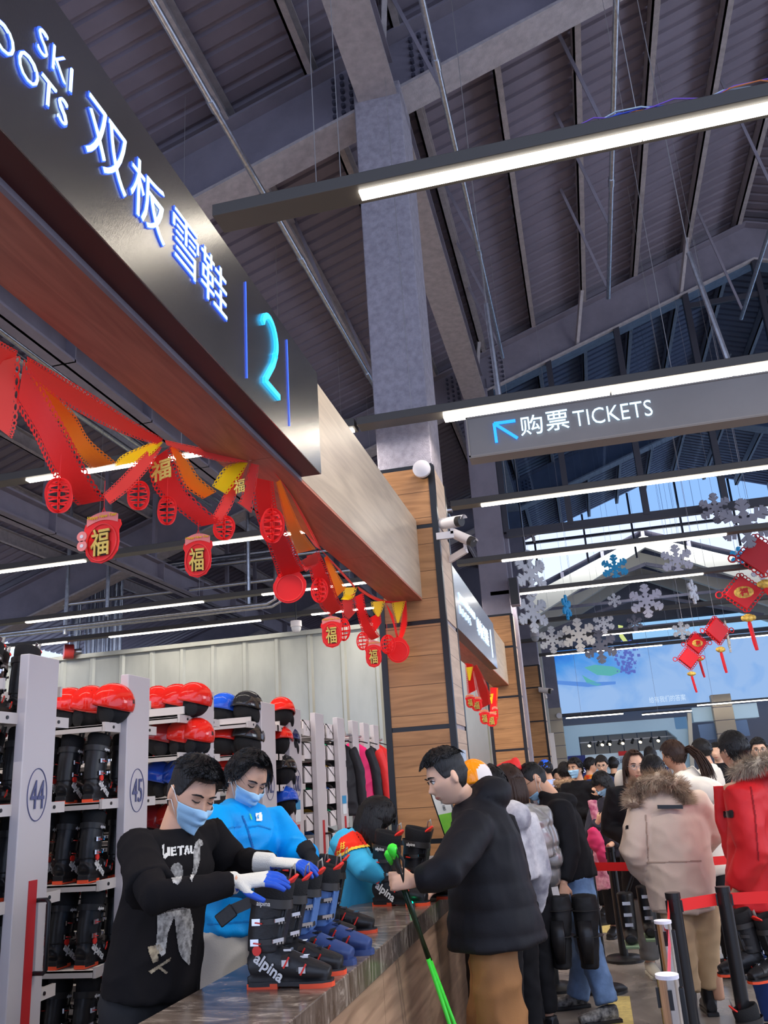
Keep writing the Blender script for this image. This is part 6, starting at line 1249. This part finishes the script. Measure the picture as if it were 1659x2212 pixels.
g3 = garland('second paper swag, from the middle hanging point to the one on the red soffit', [
    (M_PR2, 'red_ribbon', [(356, 950, 360, 962, 2.66), (420, 964, 424, 984, 2.76), (480, 976, 484, 998, 2.86), (536, 988, 534, 998, 2.95)]),
    (M_PR1, 'hanging_ribbon', [(318, 1000, 368, 965, 2.66), (335, 1060, 382, 1010, 2.72), (380, 1100, 410, 1065, 2.8), (430, 1138, 478, 1128, 2.88)]),
    (M_PR2, 'pale_ribbon', [(455, 1122, 478, 1132, 2.89), (480, 1075, 505, 1085, 2.92), (512, 1010, 532, 1004, 2.95)]),
    (M_PO, 'orange_ribbon', [(366, 968, 376, 962, 2.70), (384, 1015, 405, 990, 2.76), (400, 1052, 430, 1030, 2.82), (438, 1078, 468, 1062, 2.88)]),
    (M_PY, 'yellow_ribbon', [(458, 1050, 490, 1068, 2.88), (485, 1010, 518, 1030, 2.92), (520, 998, 536, 1000, 2.95)])], (440, 1000, 2.8))
g4 = garland('third paper swag, falling steeply from the hook on the red soffit', [
    (M_PR1, 'red_ribbon', [(545, 1000, 575, 1000, 3.0), (590, 1050, 625, 1062, 3.35), (630, 1110, 665, 1130, 3.8), (680, 1180, 694, 1188, 4.3)]),
    (M_PR1, 'hanging_ribbon', [(543, 1030, 590, 1040, 3.05), (552, 1110, 602, 1110, 3.2), (582, 1190, 635, 1180, 3.4), (602, 1250, 658, 1232, 3.6)]),
    (M_PO, 'orange_ribbon', [(596, 1042, 606, 1036, 3.1), (612, 1110, 632, 1100, 3.4), (625, 1160, 655, 1150, 3.75), (640, 1196, 682, 1186, 4.1)]),
    (M_PR2, 'pale_ribbon', [(540, 1000, 560, 1005, 2.98), (520, 1075, 545, 1100, 3.0), (512, 1085, 540, 1102, 3.02)])], (600, 1100, 3.4))
g5 = garland('fourth paper swag in the middle of the row', [
    (M_PR1, 'red_ribbon', [(694, 1188, 700, 1196, 4.3), (730, 1225, 742, 1245, 4.75), (764, 1262, 770, 1275, 5.3)]),
    (M_PR2, 'pale_ribbon', [(645, 1215, 690, 1188, 4.1), (655, 1225, 690, 1215, 4.2), (650, 1215, 660, 1235, 4.2)]),
    (M_PR1, 'hanging_ribbon', [(662, 1200, 690, 1195, 4.3), (675, 1260, 712, 1240, 4.4), (692, 1310, 728, 1285, 4.6), (712, 1330, 742, 1315, 4.8)]),
    (M_PO, 'orange_ribbon', [(700, 1205, 708, 1200, 4.4), (715, 1260, 730, 1240, 4.6), (725, 1292, 748, 1270, 4.8)]),
    (M_PY, 'yellow_ribbon', [(738, 1270, 772, 1268, 5.2), (742, 1285, 764, 1290, 5.2), (736, 1295, 752, 1296, 5.15)])], (720, 1250, 4.7))
g6 = garland('last paper swag before the near oak column with three yellow points', [
    (M_PR1, 'red_ribbon', [(772, 1266, 776, 1276, 5.3), (800, 1284, 804, 1294, 5.6), (828, 1296, 830, 1302, 5.8), (850, 1298, 850, 1303, 5.85), (878, 1298, 878, 1303, 5.9)]),
    (M_PR2, 'pale_ribbon', [(735, 1300, 768, 1280, 5.2), (740, 1330, 765, 1310, 5.25), (752, 1340, 770, 1320, 5.3)]),
    (M_PR1, 'hanging_ribbon', [(765, 1290, 785, 1280, 5.35), (772, 1330, 792, 1320, 5.4), (785, 1372, 806, 1350, 5.5), (800, 1384, 822, 1375, 5.6)]),
    (M_PY, 'yellow_ribbon', [(801, 1300, 832, 1298, 5.6), (806, 1320, 826, 1318, 5.6), (815, 1332, 819, 1332, 5.6)]),
    (M_PR1, 'red_ribbon', [(798, 1335, 822, 1322, 5.6), (806, 1370, 824, 1345, 5.65)]),
    (M_PY, 'yellow_ribbon', [(846, 1302, 876, 1298, 5.8), (850, 1320, 870, 1320, 5.8), (858, 1346, 861, 1346, 5.8)]),
    (M_PR1, 'hanging_ribbon', [(832, 1300, 850, 1330, 5.8), (848, 1345, 862, 1380, 5.8), (858, 1380, 870, 1378, 5.85), (866, 1345, 880, 1345, 5.9), (872, 1302, 878, 1300, 5.9)])], (830, 1320, 5.7))
obj('ceiling_hook', MB().cyl(A(540, 985, 2.95), A(540, 995, 2.95), .006).cyl(A(540, 984, 2.95)-V((0, 0, .0)), A(540, 986, 2.95), .016), M_WHITE, g3)
fit_text('福', (A(326, 1045, 2.62), A(370, 1030, 2.64), A(326, 1000, 2.62)), M_GF, 'gold_character', g3, ext=.002, offset=.02)
fit_text('福', (A(505, 1068, 2.86), A(528, 1062, 2.90), A(505, 1038, 2.86)), M_GF, 'gold_character', g3, ext=.002, offset=.01)
GP = 'paper pendants on the garlands'
def plaque(px, py, y, w, h, lb, plain=False, rz=0.):
    c = A(px, py, y); t = thing('lucky_pendant', lb, 'pendant', c, group=GP); k = y/FPX*1.13; w *= k; h *= k; ux, uy, uz = V((math.cos(rz), math.sin(rz), 0)), V((0, 0, 1)), V((math.sin(rz), -math.cos(rz), 0))
    def P_(a, b): return (a*w/2, b*h/2)
    out = [P_(math.cos(a)*(1 if math.sin(a) < .3 else .93), math.sin(a)) for a in [2*math.pi*i/32 for i in range(32)]] if plain else \
        [P_(*q) for q in ((-.55, .78), (-.95, .72), (-1.02, .50), (-.88, .30), (-.92, -.2), (-.85, -.55), (-.55, -.85), (0, -.98), (.55, -.85), (.85, -.55), (.92, -.2), (.88, .30), (1.02, .50), (.95, .72), (.55, .78), (.30, .92), (0, .98), (-.30, .92))]
    if not plain: out.reverse(); out = out[::-1]
    obj('backing', MB().prism(out, c, ux, uy, uz*.004), M_PR1, t, angle=None)
    rim = MB().tube([c+uz*.006+ux*a+uy*b for a, b in [(w*.40*math.cos(q), -h*.06+h*.38*math.sin(q)) for q in [2*math.pi*i/36 for i in range(36)]]], .0022, 5, closed=True); obj('raised_rim', rim, M_PR2, t)
    if not plain:
        q0 = c+uz*.007-ux*w*.27-uy*h*.34; fit_text('福', (q0, q0+ux*w*.50, q0+uy*h*.56), M_BK2, 'character_outline', t, ext=.001, offset=.03); q0 = q0+uz*.003; fit_text('福', (q0, q0+ux*w*.50, q0+uy*h*.56), M_GF, 'gold_character', t, ext=.003, offset=.012)
        bn = MB(); bn.grid(lambda u, v: c+uz*.006+ux*(w*.86*(u-.5))+uy*(h*(.30+.17*v)+h*.10*math.cos((u-.5)*3)), 12, 1); obj('banner', bn, M_PK, t, angle=None)
        tb = text_mb('Happy New Year', w*.115, .0008); place(tb, c+uz*.009+uy*h*.475, ux, uy); obj('banner_lettering', tb, M_PY, t, angle=None)
    obj('loop', MB().tube([c+uy*h*.49, c+uy*(h*.49+.012)+ux*.006, c+uy*(h*.49+.03), c+uy*(h*.49+.012)-ux*.006], .0016, 5, closed=True).cyl(c+uy*(h*.49+.03), c+uy*(h*.49+.12), .0009, n=4), M_PR1, t); return t
t = plaque(222, 1166, 2.28, 96, 112, 'large lucky character pendant, nearest of all, with two pink coins at its left', rz=-.1)
for i, dy in enumerate((0, 20)): c = A(178, 1160+dy, 2.26); obj('coin', MB().cyl(c, c+V((0, -.004, 0)), .017, n=20), M_PK, t); obj('coin_centre', MB().cyl(c+V((0, -.004, 0)), c+V((0, -.005, 0)), .006, n=12), M_WHITE, t)
plaque(428, 1204, 2.86, 66, 92, 'lucky character pendant second nearest, right of the largest one', rz=.05)
plaque(717, 1368, 4.9, 44, 60, 'lucky character pendant against the sheet metal wall, left one of two', rz=.1)
plaque(807, 1415, 5.6, 34, 50, 'lucky character pendant lowest of the row, just left of the near oak column', rz=.2)
plaque(626, 1266, 3.6, 72, 72, 'plain round red pendant seen from its back, below the steep swag', True)
plaque(860, 1404, 5.8, 46, 50, 'plain round red pendant in front of the near oak column', True)
def lantern(px, py, y, w, h, lb):
    """openwork paper ball: crossed cut-out rings"""
    c = A(px, py, y); t = thing('openwork_pendant', lb, 'pendant', c, group=GP); k = y/FPX*1.1; w *= k; h *= k
    for rz in (0, 1.05, 2.1):
        u = V((math.cos(rz), math.sin(rz), 0)); mb = MB()
        for sx, sz in ((1, 1),): mb.tube([c+u*(w*.48*math.cos(a))+V((0, 0, h*.48*math.sin(a))) for a in [2*math.pi*i/32 for i in range(32)]], [(.0012+.0, w*.055)]*32, 4, hint=u.cross(V((0, 0, 1))), closed=True)
        for z in (-.28, -.10, .12, .30): r = .46*math.sqrt(max(0, 1-(z*2)**2)); mb.bar(c+u*(-w*r)+V((0, 0, h*z)), c+u*(w*r)+V((0, 0, h*(z+.05))), .0015, h*.055, hint=u.cross(V((0, 0, 1))))
        mb.bar(c+V((0, 0, h*.46)), c-V((0, 0, h*.46)), .0015, w*.07, hint=u.cross(V((0, 0, 1)))); obj('cut_paper_ring', mb, M_PR1, t, angle=None)
    obj('loop', MB().cyl(c+V((0, 0, h*.48)), c+V((0, 0, h*.48+.08)), .0012, n=6), M_PR1, t)
for a in ((127, 1070, 2.1, 66, 84, 'openwork red paper ball, leftmost, beside the largest pendant'), (299, 1070, 2.55, 54, 68, 'openwork red paper ball below the middle hanging point, left one'), (361, 1103, 2.68, 46, 66, 'openwork red paper ball below the middle hanging point, lower right one'),
          (484, 1140, 2.92, 50, 54, 'openwork red paper ball under the second swag'), (588, 1135, 3.15, 54, 76, 'openwork red paper ball in front of the steep swag'), (690, 1275, 4.4, 36, 52, 'openwork red paper ball under the fourth swag'),
          (742, 1360, 5.0, 28, 46, 'openwork red paper ball right of the left wall pendant'), (783, 1385, 5.4, 24, 36, 'openwork red paper ball above the lowest lucky pendant'), (838, 1392, 5.7, 30, 38, 'openwork red paper ball in front of the near oak column')): lantern(*a)
# garland of the second bay (small)
g7 = garland('small paper garland under the second header beam', [
    (M_PR1, 'red_ribbon', [(1004, 1432, 1022, 1435, 7.4), (1010, 1500, 1030, 1490, 7.6)]), (M_PY, 'yellow_ribbon', [(1006, 1442, 1022, 1440, 7.35), (1012, 1470, 1016, 1470, 7.35)]),
    (M_PR1, 'red_ribbon', [(1020, 1440, 1030, 1436, 7.8), (1030, 1490, 1052, 1480, 8.6), (1040, 1530, 1060, 1520, 9.0)]), (M_PR2, 'pale_ribbon', [(1030, 1480, 1050, 1480, 9.), (1048, 1510, 1062, 1505, 9.4)]),
    (M_PY, 'yellow_ribbon', [(1046, 1500, 1056, 1498, 9.6), (1050, 1518, 1052, 1518, 9.6)]), (M_PR1, 'red_ribbon', [(1058, 1485, 1076, 1485, 10.), (1058, 1540, 1074, 1535, 10.)]), (M_PY, 'yellow_ribbon', [(1056, 1500, 1066, 1498, 9.9), (1061, 1520, 1063, 1520, 9.9)]), (M_PY, 'yellow_ribbon', [(1068, 1488, 1076, 1486, 10.1), (1070, 1515, 1074, 1512, 10.1)])], (1030, 1470, 8))
for a in ((1016, 1516, 7.4, 18, 24, 'small lucky pendant of the second bay, leftmost'), (1030, 1522, 8.0, 22, 26, 'small lucky pendant of the second bay, second from the left'), (1047, 1550, 9.0, 20, 26, 'small lucky pendant of the second bay, lower left one'), (1062, 1555, 9.5, 22, 26, 'small lucky pendant of the second bay, lowest'), (1070, 1542, 9.9, 12, 24, 'small lucky pendant of the second bay, rightmost, half turned')): plaque(*a)
# ================================================================== SNOWFLAKES
M_SW = mat('white foam board', (.92, .93, .96), .7); M_SL = mat('lilac white foam board', (.76, .76, .88), .7); M_SB = mat('sky blue foam board', (.04, .50, .95), .6); M_SG = mat('grey foam board', (.30, .30, .36), .7); M_SC = mat('cream foam board', (.90, .86, .80), .7)
def flake(px, py, y, dia, m, lb, yaw=0., rot=0., th=.03):
    c = A(px, py, y); t = thing('hanging_snowflake', lb, 'snowflake', c, group='foam snowflakes hanging in the hall'); R_ = dia/2*y/FPX; ux = V((math.cos(yaw), math.sin(yaw), 0)); uz = V((0, 0, 1)); nn = ux.cross(uz); mb = MB()
    for k in range(6):
        a = rot+math.pi/3*k+math.pi/6*0; d = ux*math.sin(a)+uz*math.cos(a); e = ux*math.cos(a)-uz*math.sin(a); w = R_*.17
        mb.bar(c, c+d*R_, w, th*(1+.02*k), hint=e)
        for f, l in ((.30, .20), (.52, .34), (.76, .26)):
            for s in (-1, 1): mb.bar(c+d*R_*f, c+d*R_*(f+l*.62)+e*s*R_*l*.75, w*.9, th*(.88-.025*s-.04*(f > .4)-.004*k), hint=e)
    mb.prism([(R_*.22*math.cos(math.pi/3*k), R_*.22*math.sin(math.pi/3*k)) for k in range(6)], c+nn*(th*.58), ux, uz, nn*(-th*1.16))
    obj('flake', mb, m, t, angle=None); obj('string', MB().cyl(c+V((0, 0, R_*.9)), V((c.x, c.y, zb(c.x)+.98)), .0018, n=4), M_WIRE, t)
for a in ((1146, 1238, 14.5, 104, M_SW, 'white snowflake, upper of two beside the cream far column, half turned', .9), (1150, 1322, 15., 92, M_SW, 'white snowflake, lower of two beside the cream far column, half turned', .8), (1328, 1226, 14.5, 58, M_SB, 'blue snowflake above the lilac ones, larger blue one'),
          (1462, 1210, 14.2, 68, M_SL, 'lilac snowflake right of the larger blue one'), (1598, 1201, 14.5, 40, M_SB, 'small blue snowflake at the upper right'), (1610, 1130, 12.2, 108, M_SG, 'largest grey snowflake at the upper right photo edge'), (1545, 1098, 12.4, 68, M_SG, 'dark grey snowflake left of the largest grey one'),
          (1224, 1312, 15., 54, M_SB, 'blue snowflake turned edge on, left of centre', 1.25), (1327, 1297, 14.8, 30, M_SW, 'tiny white snowflake under the larger blue one'), (1396, 1298, 14.5, 72, M_SL, 'lilac snowflake in the centre of the flock'), (1497, 1278, 14.5, 52, M_SW, 'white snowflake turned sideways right of the centre', 1.1),
          (1643, 1230, 14.5, 44, M_SL, 'pale snowflake behind the diamond knot'), (1193, 1382, 15.5, 58, M_SW, 'white snowflake overlapping the screen corner, lower left'), (1250, 1372, 15.2, 72, M_SC, 'cream snowflake overlapping the screen corner'), (1304, 1346, 15.5, 46, M_SW, 'white snowflake on the top edge of the screen'),
          (1371, 1346, 16., 34, M_SG, 'small grey snowflake on the top edge of the screen'), (1472, 1362, 16., 38, M_SW, 'pale snowflake on the right part of the screen'), (1296, 1396, 16., 72, M_SG, 'grey snowflake hanging lowest, over the screen'), (1572, 1375, 15., 64, M_SC, 'cream snowflake seen edge on beside the red knot', 1.45)): flake(*a)
# ================================================================== KNOTS WITH TASSELS
M_KR = mat('red satin cord', (.60, .012, .02), .5); M_KG = mat('gold brocade', (.80, .48, .10), .4, .3, var=.4, vscale=30)
def knot(px, py, y, dia, lb, gold=True, yaw=0., tail=90):
    c = A(px, py, y); t = thing('chinese_knot', lb, 'knot ornament', c, group='red knots with tassels'); s = y/FPX; R_ = dia/2*s; ux = V((math.cos(yaw), math.sin(yaw), 0)); uz = V((0, 0, 1)); nn = uz.cross(ux)*-1
    D = [(0, R_), (R_, 0), (0, -R_), (-R_, 0)]
    obj('diamond', MB().prism([(R_*.86*a, R_*.86*b) for a, b in ((0, -1), (1, 0), (0, 1), (-1, 0))], c-nn*.03, ux, uz, nn*.06), M_KR, t, bevel=.01)
    lp = MB()
    for (a, b), (d, e) in zip(D, D[1:]+D[:1]):
        for k in range(7):
            f = (k+.5)/7; q = c+ux*(a+(d-a)*f)*.92+uz*(b+(e-b)*f)*.92; r = R_*.10; lp.tube([q+ux*r*math.cos(g)+uz*r*math.sin(g) for g in [2*math.pi*i/10 for i in range(10)]], R_*.028, 5, closed=True)
    for sgn in (-1, 1): lp.tube([c+ux*sgn*(R_*1.12+R_*.16*math.cos(g))+uz*R_*.16*math.sin(g) for g in [2*math.pi*i/12 for i in range(12)]], R_*.035, 5, closed=True)
    obj('loop_border', lp, M_KR, t)
    if gold:
        obj('gold_panel', MB().ell(c-nn*0+V((0, 0, 0))+(-nn if False else nn)*0, (R_*.62, .045, R_*.40), MX.Rotation(yaw, 3, 'Z'), 24, 10), M_KG, t, smooth=True); q0 = c-ux*R_*.2-uz*R_*.2+V((math.sin(yaw), -math.cos(yaw), 0))*.05
        fit_text('福', (q0, q0+ux*R_*.4, q0+uz*R_*.4), M_KR, 'character', t, ext=.004, offset=.03)
    b = c-uz*(R_*1.15); obj('gold_bead', MB().ell(b-uz*R_*.1, (R_*.28, R_*.16, R_*.2)).ell(b-uz*R_*.1+ux*R_*.22, R_*.13).ell(b-uz*R_*.1-ux*R_*.22, R_*.13), M_KG, t, smooth=True)
    obj('tassel', MB().tube([b-uz*R_*.2, b-uz*R_*.4, b-uz*tail*s*.8+ux*.02, b-uz*tail*s+ux*.03], [R_*.05, R_*.10, R_*.10, R_*.08], 8), M_KR, t)
    obj('string', MB().cyl(c+uz*R_, V((c.x, c.y, zb(c.x)+.98)), .003, n=5), M_WIRE, t); return t
for a in ((1641, 1200, 12.5, 96, 'red knot diamond cut by the right photo edge', False, 0, 30), (1606, 1280, 12.8, 84, 'red and gold diamond knot under the edge one, with long tassel', True, 0, 70), (1549, 1362, 13.5, 62, 'plain red knot diamond above the video screen, half turned', False, .5, 50), (1505, 1390, 13.8, 50, 'red and gold knot in front of the video screen', True, .3, 40), (1488, 1422, 13.6, 50, 'plain red knot lowest in front of the video screen', False, .2, 40)): knot(*a)
# ================================================================== QUEUE BARRIERS
M_BELT = mat('red belt webbing', (.78, .02, .02), .6); M_BELTP = mat('pink red belt webbing', (.80, .10, .16), .6); M_STAIN = mat('polished stainless post', (.70, .64, .58), .12, 1.)
def post(x, y, lb, m=M_BLK, r=.038, h=.93, base=True):
    t = thing('queue_post', lb, 'queue barrier', (x, y, 0)); obj('pole', MB().cyl((x, y, .02), (x, y, h-(.03 if m == M_BLK else .012)), r, n=24), m, t, angle=40)
    obj('cap', MB().cyl((x, y, h-.03 if m == M_BLK else h-.012), (x, y, h), r*1.08, n=24), M_BLK if m == M_BLK else M_SL, t, angle=40)
    for a in (0, math.pi/2, math.pi, -math.pi/2): obj('belt_socket', MB().box((x+r*math.cos(a)-.007, y+r*math.sin(a)-.007, h-.10), (x+r*math.cos(a)+.007, y+r*math.sin(a)+.007, h-.04)), M_BLK, t)
    if m != M_BLK: obj('belt_housing', MB().box((x+r*.8, y-.012, h-.40), (x+r+.012, y+.012, h-.04)), M_BLK, t, bevel=.004)
    obj('base', MB().lathe([(.17, 0), (.17, .02), (.15, .035), (.05, .045)], (x, y, 0), n=40), M_BLK, t, angle=40); return t
def belt(p, q, lb, m=M_BELT, w=.062, sag=.0, twist=0):
    p, q = V(p), V(q); mb = MB(); mb.grid(lambda u, v: p.lerp(q, v)+V((0, 0, -sag*math.sin(math.pi*v)))+V((0, 0, (u-.5)*w)), 1, 12); o = obj('barrier_belt', mb, m, angle=None); s_ = o.modifiers.new('t', 'SOLIDIFY'); s_.thickness = .0015; return tag(o, lb, 'barrier belt')
a1, a2, a3, a4 = atZ(1452, 1928, .93), atZ(1560, 1915, .93), atZ(1431, 1988, .93), atZ(1440, 2104, .93)
post(a1.x, a1.y, 'tall black queue post in front of the beige trousers'); post(a2.x, a2.y, 'tall black queue post right of the beige trousers, beside the red parka')
post(a3.x, a3.y, 'polished steel queue post, farther of the two steel ones', M_STAIN, .036); post(a4.x, a4.y, 'polished steel queue post nearest the camera at the bottom', M_STAIN, .036)
zt = .865; belt((a1.x+.04, a1.y, zt), (a2.x-.04, a2.y, zt), 'red belt between the two tall black posts'); belt((a2.x+.04, a2.y, zt), (a2.x+1.6, a2.y+.1, zt), 'red belt from the right black post to the photo edge'); post(a2.x+1.65, a2.y+.1, 'black queue post beyond the right photo edge')
belt((a1.x-.03, a1.y-.03, zt), (a3.x+.02, a3.y+.03, zt), 'red belt from the left black post down to the farther steel post', M_BELT); belt((a3.x+.02, a3.y-.03, zt), (a4.x, a4.y+.03, zt), 'pink looking belt between the two steel posts', M_BELTP)
b1, b2, b3, b4 = atZ(1200, 2137, 0), atZ(1350, 2075, 0), atZ(1292, 1995, 0), atZ(1290, 1952, 0)
post(b1.x, b1.y, 'black queue post standing behind the knee guards'); post(b2.x, b2.y, 'black queue post behind the held snowboard boots'); post(b3.x, b3.y, 'black queue post behind the blue jeans'); post(b4.x-.1, b4.y, 'polished queue post with pale base beyond the blue jeans', M_STAIN)
c1, c2 = atZ(1278, 1872, .88), atZ(1392, 1872, .88); belt(c1, c2, 'red belt passing in front of the long haired woman'); post(c1.x-.02, c1.y, 'black queue post hidden behind the man in the black jacket'); post(c2.x+.85, c2.y+.3, 'black queue post hidden behind the beige parka'); belt(c2, (c2.x+.85, c2.y+.3, c2.z), 'red belt continuing behind the beige parka')
d1, d2 = atZ(1262, 1796, .92), atZ(1292, 1832, .90); belt(d1, (d2.x, d1.y-1.5, .9), 'short red belt slanting down behind the black jacket', w=.06); post(d1.x-.03, d1.y, 'grey queue post behind the black jacket shoulder', M_STAIN)
for px, py, lb in ((1310, 2000, 'yellow floor sticker behind the blue jeans'), (1333, 2185, 'yellow floor sticker near the trainers')):
    p = atZ(px, py, 0); t = tag(obj('floor_sticker', MB().box((p.x-.06, p.y-.42, .0005), (p.x+.10, p.y+.42, .002)), mat('yellow floor sticker', (.60, .48, .18), .5, col2=(.42, .33, .14), vscale=30)), lb, 'sticker')
